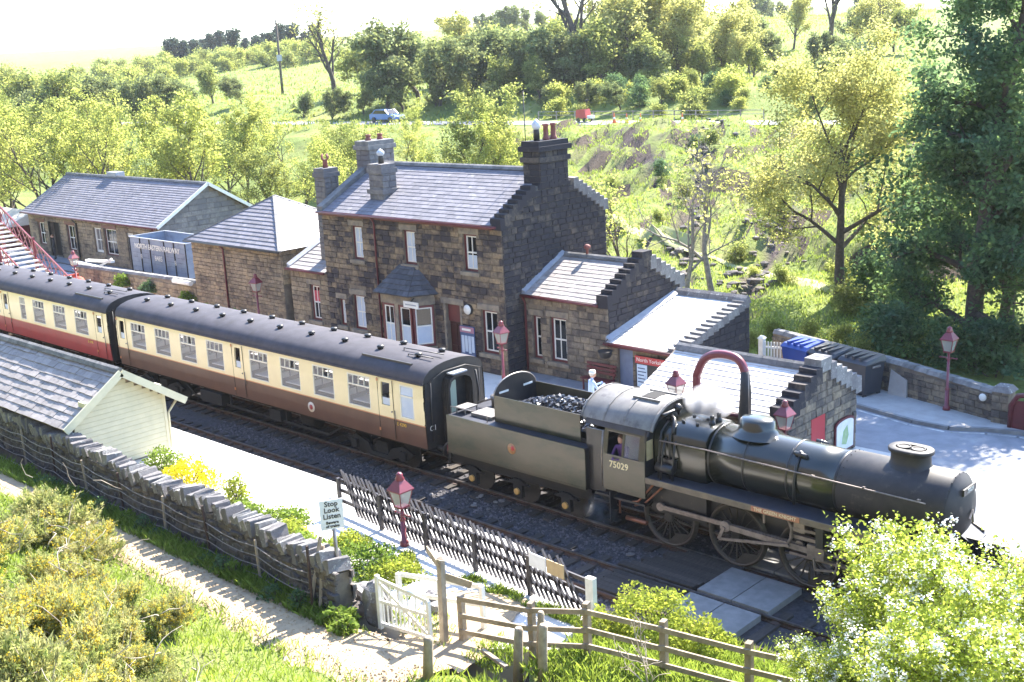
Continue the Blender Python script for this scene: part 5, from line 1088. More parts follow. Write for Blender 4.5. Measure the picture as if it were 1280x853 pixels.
for s_ in (-1, 1):
    for x in DW: wheel(x, R_, R_, s_*.74, 18, 'driving_wheel', CR if s_ < 0 else CR+1.57)
    for x in (14.85, 16.75): wheel(x, .46, .46, s_*.74, 10, 'bogie_wheel')
    cr = CR if s_ < 0 else CR+1.57; px = .34*math.cos(cr); pz = R_+.34*math.sin(cr); yo = s_*.98
    for a, c in ((0, 1), (1, 2)):
        b = MB().bar((DW[a]+px, yo, pz), (DW[c]+px, yo, pz), .045, .12)
        for w_ in (a, c): b.lathe([(.12, yo-.035), (.12, yo+.035)], 12, (DW[w_]+px, 0, pz), 'y')
        b.build('coupling_rod', m_motion, lo)
    ch = (13.75, 1.12)
    b = MB().bar((DW[1]+px, yo+s_*.09, pz), (ch[0], yo+s_*.09, ch[1]), .05, .15).lathe([(.15, yo+s_*.05), (.15, yo+s_*.14)], 14, (DW[1]+px, 0, pz), 'y'); b.build('connecting_rod', m_motion, lo)
    MB().box(ch[0]-.2, ch[0]+.25, min(yo-.06, yo+s_*.16), max(yo+.06, yo+s_*.16), ch[1]-.16, ch[1]+.2).build('crosshead', m_motion, lo)
    MB().box(13.0, 15.0, yo-.06, yo+.06, 1.34, 1.44).box(13.0, 15.0, yo-.06, yo+.06, .88, .95).build('slide_bars', m_motion, lo)
    MB().tube([(ch[0], yo, ch[1]), (15.2, yo, ch[1])], .045, 8).build('piston_rod', m_steel, lo)
    b = MB().lathe([(.36, 15.0), (.40, 15.02), (.40, 15.95), (.36, 16.0)], 20, (0, s_*1.0, 1.12), 'x').lathe([(.22, 14.85), (.24, 14.9), (.24, 16.05), (.2, 16.1)], 16, (0, s_*1.0, 1.68), 'x').box(15.05, 15.9, min(s_*.6, s_*1.2), max(s_*.6, s_*1.2), 1.1, 1.9); b.build('cylinder', m_lblack, lo)
    # valve gear
    rc = (DW[1]+px-.16, yo+s_*.17, pz-.36)
    b = MB().bar((DW[1]+px, yo+s_*.17, pz), rc, .035, .09).bar(rc, (13.05, yo+s_*.17, 1.15), .035, .075); b.build('eccentric_rod', m_motion, lo)
    b = MB().tube([(12.95, yo+s_*.12, 1.1), (13.08, yo+s_*.12, 1.35), (13.1, yo+s_*.12, 1.6), (13.0, yo+s_*.12, 1.85)], .045, 6).bar((13.05, yo+s_*.12, 1.62), (14.75, yo+s_*.1, 1.68), .035, .07).bar((ch[0], yo+s_*.2, ch[1]-.1), (ch[0]+.05, yo+s_*.2, .72), .035, .07).bar((ch[0]+.05, yo+s_*.2, .72), (14.35, yo+s_*.2, .82), .03, .06).bar((14.35, yo+s_*.2, .8), (14.5, yo+s_*.14, 1.75), .035, .07).bar((12.2, yo+s_*.1, 1.98), (13.35, yo+s_*.1, 1.88), .05, .11).bar((12.3, yo+s_*.1, 1.95), (12.3, yo+s_*.1, 1.55), .05).bar((13.3, yo, 1.5), (13.3, yo, 2.0), .09).box(13.15, 13.45, min(s_*.6, yo+s_*.12), max(s_*.6, yo+s_*.12), 1.55, 1.9); b.build('valve_gear', m_motion, lo)
    b = MB().box(13.85, 14.05, min(s_*.6, s_*1.28), max(s_*.6, s_*1.28), 1.35, 1.98); b.build('motion_bracket', m_lblack, lo)
    # injector and pipes under the cab
    b = MB().tube([(7.75, s_*1.2, .75), (7.75, s_*1.2, 1.15), (8.1, s_*1.2, 1.17), (8.4, s_*1.2, 1.25), (9.0, s_*1.2, 1.95)], .035, 6).tube([(8.2, s_*1.1, 1.05), (8.55, s_*1.1, 1.2), (9.3, s_*1.1, 1.95)], .035, 6).tube([(7.9, s_*1.1, .62), (8.6, s_*1.1, .62)], .07, 8); b.build('injector_pipe', m_copper, lo)
    b = MB().bar((7.55, s_*1.25, .45), (7.55, s_*1.25, 1.4), .03, .3).bar((7.4, s_*1.2, .5), (7.7, s_*1.2, .5), .22, .03).bar((7.4, s_*1.2, .85), (7.7, s_*1.2, .85), .22, .03).bar((16.25, s_*1.15, .55), (16.25, s_*1.15, 1.55), .03, .26); b.build('footstep', m_lblack, lo)
b = MB()
for s_ in (-1, 1): b.prism([(14.4, .42), (15.2, .62), (16.4, .62), (17.2, .42), (16.8, .32), (14.8, .32)], 'y', s_*.95-.05, s_*.95+.05)
b.build('bogie_frame', m_lblack, lo)
# reverser / pipes bunch in front of the cab
b = MB()
for i, (x, y1, z1, y2) in enumerate([(8.98, -.86, 3.3, -1.1), (9.12, -.88, 3.1, -1.2), (9.28, -.9, 3.25, -1.0), (9.45, -.9, 3.05, -1.12)]): b.tube([(x, y1+.35, z1+.22), (x, y1, z1), (x+.02, (y1+y2)/2, z1-.3), (x+.05, y2, 2.06)], .032, 6)
b.tube([(8.9, -.3, 3.62), (9.2, -.55, 3.6), (9.35, -.85, 3.3)], .05, 8).box(8.92, 9.5, -1.0, -.9, 2.35, 2.6).lathe([(.13, 8.95), (.13, 9.5)], 12, (0, -1.05, 2.35), 'x'); b.build('pipe_cluster', m_lblack, lo)
b = MB().tube([(8.86, -.75, 3.72), (8.98, -.75, 3.74), (8.98, .6, 3.74)], .045, 8).sphere((9.0, -.1, 3.78), .12, 10, 6).tube([(9.0, .2, 3.7), (9.0, .2, 3.98)], .035, 8); b.build('whistle_manifold', m_lblack, lo)
# cab
yc = 1.31
cabd = [(yc, 1.42), (yc, 2.6), (1.20, 3.28), (1.12, 3.42)]
def cab_side(s_):
    b = MB(); xs = (7.28, 8.72)
    def pt(y, z, x): return (x, s_*y, z)
    wz0, wz1 = 2.48, 3.12; wins = ((7.42, 7.92), (7.99, 8.5))
    def yz(z): return yc if z <= 2.45 else yc-(z-2.45)*.165
    cuts = sorted({7.28, 8.72, *wins[0], *wins[1]})
    for a, c in zip(cuts[:-1], cuts[1:]):
        for e, f in ((1.42, wz0), (wz0, wz1), (wz1, 3.2)):
            if e == wz0 and any(w[0] <= a and c <= w[1] for w in wins): continue
            b.hexa([pt(yz(e)-.03, e, a), pt(yz(e)-.03, e, c), pt(yz(e), e, c), pt(yz(e), e, a), pt(yz(f)-.03, f, a), pt(yz(f)-.03, f, c), pt(yz(f), f, c), pt(yz(f), f, a)])
    sd = b.build('cab_side', m_lgreen2, lo)
    MB().hexa([pt(yz(3.2)-.05, 3.2, 6.6), pt(yz(3.2)-.05, 3.2, 8.78), pt(yz(3.2)+.02, 3.2, 8.78), pt(yz(3.2)+.02, 3.2, 6.6), pt(1.0, 3.52, 6.6), pt(1.0, 3.52, 8.78), pt(1.06, 3.54, 8.78), pt(1.06, 3.54, 6.6)]).build('roof_rain_panel', m_platetop, lo)
    for k, w in enumerate(wins):
        if k == 0 and s_ < 0: continue
        MB().add([pt(yz(wz0)-.02, wz0, w[0]), pt(yz(wz0)-.02, wz0, w[1]), pt(yz(wz1)-.02, wz1, w[1]), pt(yz(wz1)-.02, wz1, w[0])], [(0, 1, 2, 3)]).build('cab_pane', m_cglass, sd)
    b = MB()
    for w in wins:
        for za, zb in ((wz0-.03, wz0), (wz1, wz1+.03)): b.hexa([pt(yz(za)-.02, za, w[0]-.03), pt(yz(za)-.02, za, w[1]+.03), pt(yz(za)+.015, za, w[1]+.03), pt(yz(za)+.015, za, w[0]-.03), pt(yz(zb)-.02, zb, w[0]-.03), pt(yz(zb)-.02, zb, w[1]+.03), pt(yz(zb)+.015, zb, w[1]+.03), pt(yz(zb)+.015, zb, w[0]-.03)])
    b.build('window_frame', m_valance, sd)
    MB().tube([(7.22, s_*1.3, 1.5), (7.22, s_*1.3, 2.4), (7.22, s_*1.2, 3.1)], .018, 6).build('cab_handrail', m_steel, lo)
for s_ in (-1, 1): cab_side(s_)
rp_ = [(1.17, 3.36), (1.06, 3.56), (.86, 3.74), (.58, 3.88), (.28, 3.96), (0, 3.98)]; rf_ = [(y, z) for y, z in rp_]+[(-y, z) for y, z in rp_[-2::-1]]
def arch(x0, x1, th, mt, nm, par=None):
    n = len(rf_); V = []
    for x in (x0, x1):
        V += [(x, y, z) for y, z in rf_]; V += [(x, y*.97, z-th) for y, z in rf_]
    F = []
    for j in range(n-1): F += [(j, 2*n+j, 2*n+j+1, j+1), (n+j+1, 3*n+j+1, 3*n+j, n+j), (j, j+1, n+j+1, n+j), (2*n+j+1, 2*n+j, 3*n+j, 3*n+j+1)]
    b = MB(); b.add(V, F, 0, True); return b.build(nm, mt, lo)
arch(6.4, 8.9, .04, m_cabroof, 'cab_roof')
MB().lathe([(.001, 0), (.001, 0)], 3) if False else None
b = MB()
for x in (6.42, 7.2, 7.9, 8.86):
    for (p, q) in zip(rf_[:-1], rf_[1:]): b.bar((x, p[0], p[1]+.012), (x, q[0], q[1]+.012), .05, .02, up=(0, 0, 1))
b.build('cab_roof_rib', m_cabroof, lo)
MB().box(7.9, 8.35, -.3, .3, 3.955, 3.985).build('roof_vent_opening', m_dark, lo); MB().box(7.7, 8.6, -.42, -.36, 3.9, 3.99).box(7.7, 8.6, .36, .42, 3.9, 3.99).build('roof_vent_rail', m_cabroof, lo)
fr = [(yy*.97, zz-.02) for yy, zz in rf_]
MB().prism([(-1.28, 2.06), (1.28, 2.06), (1.2, 3.3)]+fr[0:]+[(-1.2, 3.3)], 'x', 8.66, 8.71).build('cab_front', m_lblack, lo)
MB().box(8.712, 8.722, -1.2, -.92, 2.5, 3.05).box(8.712, 8.722, .92, 1.2, 2.5, 3.05).build('spectacle_pane', M('tan_spectacle', (.42, .33, .17), (.5, .4, .22), 6, .3), lo)
MB().box(6.9, 8.66, -1.25, 1.25, 1.16, 1.22).build('cab_floor', m_lblack, lo)
MB().box(7.4, 8.6, -.6, .6, 1.5, 3.1).lathe([(.12, 7.35), (.12, 7.4)], 10, (0, 0, 2.5), 'x').build('backhead', m_lblack, lo)
text(lo, '75029', .27, face_front(7.83, -yc-.003, 2.2), m_num, 'cab_number', bold=.004)
# ------------------------------------------------------------------ tender
tn = E('tender', (3.7, 0, 0), 'grimy green six wheeled tender heaped with coal between engine and coach', 'tender')
TX_0, TX_1 = .95, 6.62
for s_ in (-1, 1):
    y0, y1 = s_*1.29, s_*1.32
    MB().box(TX_0, TX_1, min(y0, y1), max(y0, y1), 1.2, 2.46).build('side_sheet', m_lgreen2, tn)
    b = MB()
    for z_ in (1.24, 2.43): b.box(TX_0, TX_1, min(y1, y1+s_*.012), max(y1, y1+s_*.012), z_-.025, z_+.025)
    b.build('beading', m_lgreen2, tn)
    MB().box(2.78, 6.2, min(s_*.95, s_*.98), max(s_*.95, s_*.98), 2.47, 3.3).build('bunker_side', m_lgreen2, tn)
    MB().box(6.55, 7.2, min(s_*1.1, s_*1.13), max(s_*1.1, s_*1.13), 1.2, 3.05).build('opening_shade_sheet', m_lblack, tn)  # dark sheet standing in for the shaded opening between tender and cab
MB().box(TX_0, TX_1, -1.285, 1.285, 2.40, 2.455).build('tank_top', m_platetop, tn)
MB().box(TX_0, TX_0+.04, -1.285, 1.285, 1.0, 2.455).box(TX_1-.04, TX_1, -1.285, 1.285, 1.2, 2.40).build('end_sheet', m_lblack, tn)
ap = [(-.95, 2.46), (.95, 2.46)]+[(.95*math.cos(a), 3.28+.5*math.sin(a)) for a in np.linspace(0, math.pi, 14)]
MB().prism(ap, 'x', 2.74, 2.78).build('bunker_back', m_lblack, tn); MB().tube([(2.76, y, z) for y, z in ap[2:]], .025, 6).build('bunker_rim', m_steel, tn)
for y0 in (-.75, .35): MB().box(2.79, 2.81, y0, y0+.4, 3.3, 3.36).build('hand_grip', m_white, tn)
MB().box(2.78, 6.6, -.95, .95, 2.46, 2.6).build('bunker_floor', m_lblack, tn)
b = MB().lathe([(.3, 2.45), (.3, 2.72), (.33, 2.74), (.33, 2.8), (.1, 2.84), (.001, 2.84)], 18, (1.75, .35, 0)); b.build('water_filler', m_cabroof, tn)
b = MB().box(1.05, 1.5, -1.0, -.45, 2.62, 2.66)
for x in (1.07, 1.46): b.box(x, x+.03, -1.0, -.97, 2.455, 2.64).box(x, x+.03, -.48, -.45, 2.455, 2.64)
b.box(1.7, 2.6, -.95, -.25, 2.46, 2.56); b.build('tool_rack', m_cabroof, tn); MB().tube([(1.0, -1.15, 2.46), (1.0, -1.15, 2.7), (2.6, -1.15, 2.7), (2.6, -1.15, 2.46)], .015, 5).tube([(1.2, -.1, 2.6), (1.75, .2, 2.78)], .04, 6).build('tank_rail', m_steel, tn)
b = MB()
for s_ in (-1, 1): b.box(TX_0-.1, TX_1+.1, s_*1.12-.04, s_*1.12+.04, .86, 1.18)
b.box(TX_0-.1, TX_1+.1, -1.2, 1.2, 1.08, 1.2).box(TX_0-.16, TX_0-.06, -1.2, 1.2, .8, 1.2); b.build('tender_frame', m_under, tn)
for x in (1.9, 3.83, 5.76):
    for s_ in (-1, 1):
        b = MB().lathe([(.49, s_*.78), (.49, s_*.72), (.44, s_*.715), (.43, s_*.66)], 24, (x, 0, .49), 'y'); b.build('tender_wheel', m_wheel, tn)
        b = MB().box(x-.17, x+.17, min(s_*1.1, s_*1.24), max(s_*1.1, s_*1.24), .32, .88); ab = b.build('axlebox', m_under, tn); MB().lathe([(.105, s_*1.24), (.105, s_*1.30), (.07, s_*1.31)], 14, (x, 0, .52), 'y').build('axlebox_cover', m_brass, ab)
        b = MB()
        for k in range(5): b.box(x-.5+.09*k, x+.5-.09*k, min(s_*1.17, s_*1.25), max(s_*1.17, s_*1.25), .74+.035*k, .768+.035*k)
        b.build('leaf_spring', m_under, tn)
for y in (-.87, .87): MB().tube([(TX_0-.1, y, 1.06), (TX_0-.5, y, 1.06)], .09, 8).tube([(TX_0-.5, y, 1.06), (TX_0-.54, y, 1.06)], .23, 14).build('buffer', m_lblack, tn); MB().tube([(TX_0-.3, -1.0, 1.0), (TX_0-.3, -1.0, 1.3)], .07, 8).build('tail_lamp', m_redb, tn)
cr_ = MB().lathe([(.001, -1.325), (.17, -1.325), (.17, -1.32)], 16, (3.75, 0, 1.88), 'y'); cro = cr_.build('tender_crest', M('crest_gold', (.42, .26, .1), (.3, .12, .07), 14, .5), tn); MB().lathe([(.001, -1.329), (.075, -1.329), (.075, -1.326)], 12, (3.79, 0, 1.9), 'y').build('crest_lion', m_sign, cro)
# coal
m_coal = M('coal', (.055, .055, .062), (.03, .03, .034), 20, .28, rnd=.5, spec=.8)
cl = MB(); rr = random.Random(11)
for i in range(900):
    x = rr.uniform(2.95, 6.45); y = rr.uniform(-.92, .92); hh = 2.62+.62*(1-.5*(y/.92)**2)*min(1, .35+(x-2.9)/2.2)*(1-.25*max(0, (x-5.6)))
    z = hh+rr.uniform(-.08, .05); s_ = rr.uniform(.045, .11); a = [Vector((rr.gauss(0, 1), rr.gauss(0, 1), rr.gauss(0, 1))).normalized() for _ in range(1)][0]; e = a.orthogonal().normalized(); g = a.cross(e); c = Vector((x, y, z))
    P = [c+a*s_*rr.uniform(.7, 1.1), c-a*s_*rr.uniform(.7, 1.1), c+e*s_*rr.uniform(.7, 1.2), c-e*s_*rr.uniform(.7, 1.2), c+g*s_*rr.uniform(.6, 1.), c-g*s_*rr.uniform(.6, 1.)]
    cl.add(P, [(0, 2, 4), (0, 4, 3), (0, 3, 5), (0, 5, 2), (1, 4, 2), (1, 3, 4), (1, 5, 3), (1, 2, 5)])
nx, ny = 14, 8; V = []
for i in range(nx+1):
    for j in range(ny+1):
        x = 2.82+3.7*i/nx; y = -.94+1.88*j/ny; V.append((x, y, 2.55+.62*(1-.5*(y/.92)**2)*min(1, .35+(x-2.9)/2.2)*(1-.25*max(0, (x-5.6)))))
cl.add(V, [(i*(ny+1)+j, (i+1)*(ny+1)+j, (i+1)*(ny+1)+j+1, i*(ny+1)+j+1) for i in range(nx) for j in range(ny)])
cl.top('coal_heap', m_coal, (4.6, 0, 2.6), 'heap of shiny coal in the tender', 'coal', kind='stuff')
# ------------------------------------------------------------------ steam
def steam(name, c, s, label, dens):
    m = bpy.data.materials.new(name); m.use_nodes = True; t = m.node_tree; t.nodes.clear(); o = t.nodes.new('ShaderNodeOutputMaterial'); v = t.nodes.new('ShaderNodeVolumePrincipled'); v.inputs['Color'].default_value = (.97, .97, 1, 1); v.inputs['Anisotropy'].default_value = .3
    tc = t.nodes.new('ShaderNodeTexCoord'); ln = t.nodes.new('ShaderNodeVectorMath'); ln.operation = 'LENGTH'; t.links.new(tc.outputs['Object'], ln.inputs[0]); fall = _ramp(t, ln.outputs['Value'], 1, .25)
    nz = _ramp(t, _noise(t, 2.2, 4, .6), .38, .7); mu = t.nodes.new('ShaderNodeMath'); mu.operation = 'MULTIPLY'; t.links.new(fall, mu.inputs[0]); t.links.new(nz, mu.inputs[1]); m2 = t.nodes.new('ShaderNodeMath'); m2.operation = 'MULTIPLY'; m2.inputs[1].default_value = dens; t.links.new(mu.outputs[0], m2.inputs[0]); t.links.new(m2.outputs[0], v.inputs['Density']); t.links.new(v.outputs[0], o.inputs['Volume'])
    o = link(name, MB().sphere((0, 0, 0), 1, 16, 10).mesh(name, m), None, c); o.scale = s; tag(o, label, 'steam', kind='stuff')
steam('steam_plume', (9.7, .35, 3.95), (.8, .6, .5), 'white steam drifting over the firebox in front of the cab', 16)
steam('steam_wisp', (7.2, -1.4, .75), (.6, .4, .5), 'faint wisp of steam under the cab steps', 1.6)
# ------------------------------------------------------------------ boundary wall, bins, gates
bwall = E('boundary_wall', (9, 12.8, .9), 'long stone boundary wall behind the bins and the forecourt lamp', 'wall')
def run_wall(root, pts, th, z0, hts, mat, cap, seed, cop=True):
    for i, (a, b) in enumerate(zip(pts[:-1], pts[1:])):
        a3, b3 = Vector((*a, 0)), Vector((*b, 0)); d = (b3-a3); L = d.length; d.normalize(); n = Vector((d.y, -d.x, 0)); h0, h1 = hts[i], hts[i+1]
        MB().hexa([a3+Vector((0, 0, z0)), b3+Vector((0, 0, z0)), b3-n*th+Vector((0, 0, z0)), a3-n*th+Vector((0, 0, z0)), a3+Vector((0, 0, z0+h0)), b3+Vector((0, 0, z0+h1)), b3-n*th+Vector((0, 0, z0+h1)), a3-n*th+Vector((0, 0, z0+h0))]).build('core', m_mortar, root)
        facing(root, a3, d, n, L, z0+.02, z0+min(h0, h1), mat, None, (), ch=.2, wr=(.2, .5), cap=cap[i], seed=seed+i)
        if cop:
            k = max(1, int(L/.5))
            for j in range(k):
                p, q = a3.lerp(b3, (j+.01)/k), a3.lerp(b3, (j+.99)/k); z = z0+h0+(h1-h0)*j/k; r = random.uniform(-.015, .02)
                MB().hexa([p+n*.04+Vector((0, 0, z)), q+n*.04+Vector((0, 0, z)), q-n*(th+.04)+Vector((0, 0, z)), p-n*(th+.04)+Vector((0, 0, z)), p-n*.06+Vector((0, 0, z+.13+r)), q-n*.06+Vector((0, 0, z+.13-r)), q-n*(th-.06)+Vector((0, 0, z+.13)), p-n*(th-.06)+Vector((0, 0, z+.13))]).build('coping_stone', m_ridge, root)
run_wall(bwall, [(3.35, 14.3), (8.9, 12.95), (13.1, 11.72)], .4, .9, [1.25, 1.15, .98], m_wing, [40, 120], 50)
pl = E('wall_pillar', (13.3, 11.75, .9), 'square stone pillar with cap at the right end of the boundary wall', 'pillar')
MB().box(13.08, 13.62, 11.55, 12.1, .9, 2.05).build('shaft', m_mortar, pl); facing(pl, (13.08, 11.55, 0), U, N_, .54, .95, 2.05, m_wing, cap=12, seed=60, wr=(.25, .35)); MB().hexa([(13.0, 11.47, 2.05), (13.7, 11.47, 2.05), (13.7, 12.18, 2.05), (13.0, 12.18, 2.05), (13.15, 11.6, 2.22), (13.55, 11.6, 2.22), (13.55, 12.05, 2.22), (13.15, 12.05, 2.22)]).build('cap', m_cope, pl)
gt = E('red_barrier_gate', (14.5, 11.4, .9), 'curved maroon gate or barrier at the right edge beyond the pillar', 'gate')
for k, (x0, x1) in enumerate(((13.75, 14.6), (14.75, 16.2))):
    P = [(13.75+.02, 11.35, 1.0), (13.8, 11.3, 1.75), (14.0, 11.28, 2.1), (14.6, 11.25, 2.25), (16.5, 11.1, 2.3)] if k == 0 else [(14.35, 11.25, 1.0), (14.4, 11.25, 2.2)]
    MB().tube(P, .09, 8).build('frame', m_red, gt)
MB().hexa([(13.85, 11.3, 1.0), (16.5, 11.1, 1.0), (16.5, 11.15, 1.0), (13.85, 11.35, 1.0), (13.85, 11.3, 1.9), (16.5, 11.1, 2.25), (16.5, 11.15, 2.25), (13.85, 11.35, 1.9)]).build('panel', m_red, gt)
tag(link('lost_ball', MB().sphere((0, 0, 0), .13, 14, 8, sc_=(1, .35, 1)).mesh('lost_ball', m_white), None, (12.72, 11.72, 1.72)), 'small round white reflector on the boundary wall near the pillar', 'reflector')
bpy.data.objects['lost_ball'].name = 'reflector'
def bin_(x, y, rz, mt, lab, seed):
    r = E('wheeled_bin', (x, y, .9), lab, 'bin', 'bins along the boundary wall', rz); r.scale = (.93, 1, 1.18)
    MB().hexa([(-.55, -.42, .14), (.55, -.42, .14), (.55, .42, .14), (-.55, .42, .14), (-.66, -.5, 1.05), (.66, -.5, 1.05), (.66, .5, 1.08), (-.66, .5, 1.08)]).box(-.69, .69, -.53, .53, 1.05, 1.1).build('body', mt, r, local=True)
    ld = MB().hexa([(-.7, -.55, 1.1), (.7, -.55, 1.1), (.7, .55, 1.13), (-.7, .55, 1.13), (-.64, -.42, 1.2), (.64, -.42, 1.2), (.64, .5, 1.3), (-.64, .5, 1.3)])
    for k in (-.34, .0, .34): ld.box(k-.05, k+.05, -.48, .5, 1.19, 1.29)
    ld.build('lid', mt, r, local=True)
    w_ = MB()
    for sx in (-.5, .5):
        for sy in (-.36, .36): w_.lathe([(.09, sx-.03), (.09, sx+.03)], 10, (0, sy, .09), 'x')
    w_.build('castors', m_black, r, local=True)
    for sx in (-.72, .72): MB().tube([(sx, -.2, 1.0), (sx, .2, 1.0)], .035, 6).build('trunnion', m_steel, r, local=True)
    return r
m_binb = M('blue_bin_plastic', (.02, .06, .28), (.018, .05, .24), 2, .4); m_bing = M('grey_bin_plastic', (.04, .042, .05), (.03, .032, .04), 2, .4)
bz = -.25
bin_(5.45, 12.95, bz, m_binb, 'bright blue wheeled bin, left of the row', 1); bin_(6.75, 12.65, bz, m_bing, 'dark grey bin in the middle beside the blue one', 2)
b3 = bin_(8.15, 12.3, bz, m_bing, 'dark grey bin at the right end of the row', 3); MB().box(-.48, -.12, -.492, -.47, .78, .84).build('worn_lettering', m_lead, b3, local=True)
tag(MB().hexa([(8.95, 12.86, .95), (9.75, 12.62, .95), (9.75, 12.5, .95), (9.0, 12.6, .95), (9.0, 12.9, 1.85), (9.7, 12.68, 1.6), (9.7, 12.62, 1.6), (9.0, 12.84, 1.85)]).build('leaning_slab', m_pave), 'grey slab leaning on the wall right of the bins', 'slab')
wp = E('white_picket_fence', (4.2, 13.9, .9), 'white picket fence between the lean-to corner and the bins', 'fence')
pA, pB = Vector((3.6, 13.25, .9)), Vector((4.75, 13.55, .9))
MB().box(3.42, 3.62, 13.1, 13.3, .9, 2.2).hexa([(3.38, 13.06, 2.2), (3.66, 13.06, 2.2), (3.66, 13.34, 2.2), (3.38, 13.34, 2.2), (3.46, 13.14, 2.3), (3.58, 13.14, 2.3), (3.58, 13.26, 2.3), (3.46, 13.26, 2.3)]).build('post', m_white, wp)
for z_ in (.35, .95): MB().bar(pA+Vector((0, 0, z_)), pB+Vector((0, 0, z_)), .04, .08).build('rail', m_white, wp)
for k in range(10):
    c = pA.lerp(pB, (k+.5)/10); MB().hexa([c+Vector((-.04, -.05, .05)), c+Vector((.04, -.05, .05)), c+Vector((.04, -.03, .05)), c+Vector((-.04, -.03, .05)), c+Vector((-.03, -.05, 1.18)), c+Vector((.03, -.05, 1.18)), c+Vector((.03, -.03, 1.18)), c+Vector((-.03, -.03, 1.18))]).build('pale', m_white, wp)
ob_ = E('orange_display_board', (4.9, 13.1, .9), 'small orange and white display board beside the white picket fence', 'sign')
MB().box(4.55, 5.05, 13.0, 13.05, 1.2, 2.05).build('panel', M('orange_panel', (.62, .22, .06), (.55, .3, .14), 6, .6), ob_); MB().box(4.5, 5.1, 12.98, 13.07, 2.05, 2.14).build('canopy', m_white, ob_); MB().box(4.52, 4.57, 13.05, 13.1, .9, 2.05).box(5.03, 5.08, 13.05, 13.1, .9, 2.05).build('legs', m_wood, ob_)
# water column
wc = E('water_column', (7.75, 3.0, .9), 'arched maroon water column with a black leather hose hanging behind the boiler', 'water column')
arch_ = [(7.65, 2.75, .9), (7.65, 2.75, 3.5), (7.72, 2.74, 3.95), (7.95, 2.72, 4.35), (8.3, 2.7, 4.56), (8.7, 2.68, 4.62), (9.1, 2.65, 4.58), (9.32, 2.62, 4.42), (9.42, 2.6, 4.2)]
MB().tube(spline(arch_, 4), .125, 12).lathe([(.22, .9), (.22, 1.05), (.15, 1.1)], 12, (7.65, 2.75, 0)).build('arched_pipe', m_redb, wc)
MB().tube([(9.43, 2.6, 4.25), (9.45, 2.6, 3.6), (9.42, 2.6, 3.0), (9.40, 2.6, 2.3)], [.13, .17, .19, .17], 10).build('leather_hose', m_black, wc)
MB().tube([(9.6, 2.5, 4.3), (9.62, 2.5, 2.6)], .012, 4).build('chain', m_steel, wc)
# bench on the platform
bn = E('platform_bench', (-.75, 7.4, .9), 'maroon slatted bench against the wing wall behind the coal', 'bench')
for k in range(3): MB().box(-.8, .6, 7.3+.13*k, 7.4+.13*k, 1.32, 1.36).build('seat_slat', m_red, bn)
for k in range(3): MB().box(-.8, .6, 7.7+.02*k, 7.74+.02*k, 1.5+.15*k, 1.6+.15*k).build('back_slat', m_red, bn)
for x in (-.65, .45): MB().bar((x, 7.32, .9), (x, 7.32, 1.32), .05).bar((x, 7.78, .9), (x, 7.78, 1.9), .05).build('leg', m_red, bn)
# level crossing: timber boards, concrete panels
fc = tag(bpy.data.objects.new('foot_crossing', None), 'timber and concrete foot crossing over the near track', 'crossing'); COL.objects.link(fc); OFF[fc] = Vector((0, 0, 0))
for k in range(9):
    y = -2.6+.2*k; MB().box(8.75+.12*(k % 3)+.1*k, 11.15+.05*k, y, y+.185, -.12, .02+.004*(k % 2)).build('timber', m_sleeper, fc)
for k in range(6):
    y = -2.86-.2*k; MB().box(8.9+.08*(k % 2), 11.05, y-.185, y, -.12, .01+.004*(k % 2)).build('timber', m_sleeper, fc)
for x0, x1 in ((11.3, 12.3), (12.33, 13.35)):
    MB().box(x0, x1, -2.62, -1.02, -.14, .03).build('concrete_slab', m_conc, fc); MB().box(x0-.05, x1-.05, -4.05, -2.86, -.14, .028).build('concrete_slab', m_conc, fc); MB().box(x0, x1, -.6, .6, -.14, .03).build('concrete_slab', m_conc, fc)
# litter / pale stones by the track
for i in range(14):
    x, y = (1.3+random.uniform(-1.2, 1.8), random.uniform(-2.2, -1.0)) if i < 9 else (9+random.uniform(-1, 3), random.uniform(-1.9, -1.1))
    s = random.uniform(.1, .24); me = rough_rock('pale_stone', (s*1.4, s, s*.5), m_cope, 200+i, 1); o = link('pale_stone', me, None, (x, y, -.12+s*.15), i); tag(o, 'pale stone chunk lying on the ballast beside the tender' if i < 9 else 'pale stone chunk lying on the ballast below the driving wheels', 'stone', 'pale stones on the ballast')
# ------------------------------------------------------------------ west end: wagon, wall, footbridge
sw = E('platform_wall', (-33, 7, .9), 'rough stone wall with plants below the grey wagon', 'wall')
run_wall(sw, [(-40, 7.0), (-26.75, 7.0)], .4, .9, [1.35, 1.6], m_left, [120], 70)
m_wag = M('wagon_grey_blue', (.24, .29, .38), (.20, .24, .31), 2, .6, c3=(.16, .19, .26), s3=2)
wa = E('goods_wagon', (-33.6, 10, .9), 'open grey blue goods wagon lettered in white behind the stone wall', 'wagon')
wx0, wx1, wy0, wy1, wz0, wz1 = -36.9, -30.7, 9.0, 11.4, 2.0, 3.95
for k in range(7):
    z0_, z1_ = wz0+k*(wz1-wz0)/7, wz0+(k+.96)*(wz1-wz0)/7
    MB().box(wx0, wx1, wy0, wy0+.06, z0_, z1_).build('plank', m_wag, wa); MB().box(wx0, wx1, wy1-.06, wy1, z0_, z1_).box(wx0, wx0+.06, wy0+.06, wy1-.06, z0_, z1_).box(wx1-.06, wx1, wy0+.06, wy1-.06, z0_, z1_).build('plank', m_wag, wa)
for x in (wx0+.05, wx0+1.25, wx0+2.3, wx0+3.9, wx0+4.95, wx1-.05): MB().box(x-.035, x+.035, wy0-.035, wy0, wz0-.1, wz1+.02).build('stanchion', m_under, wa)
MB().box(wx0-.05, wx1+.05, wy0-.03, wy1+.03, wz1+.0, wz1+.07).build('top_rail', m_lead, wa) if False else None
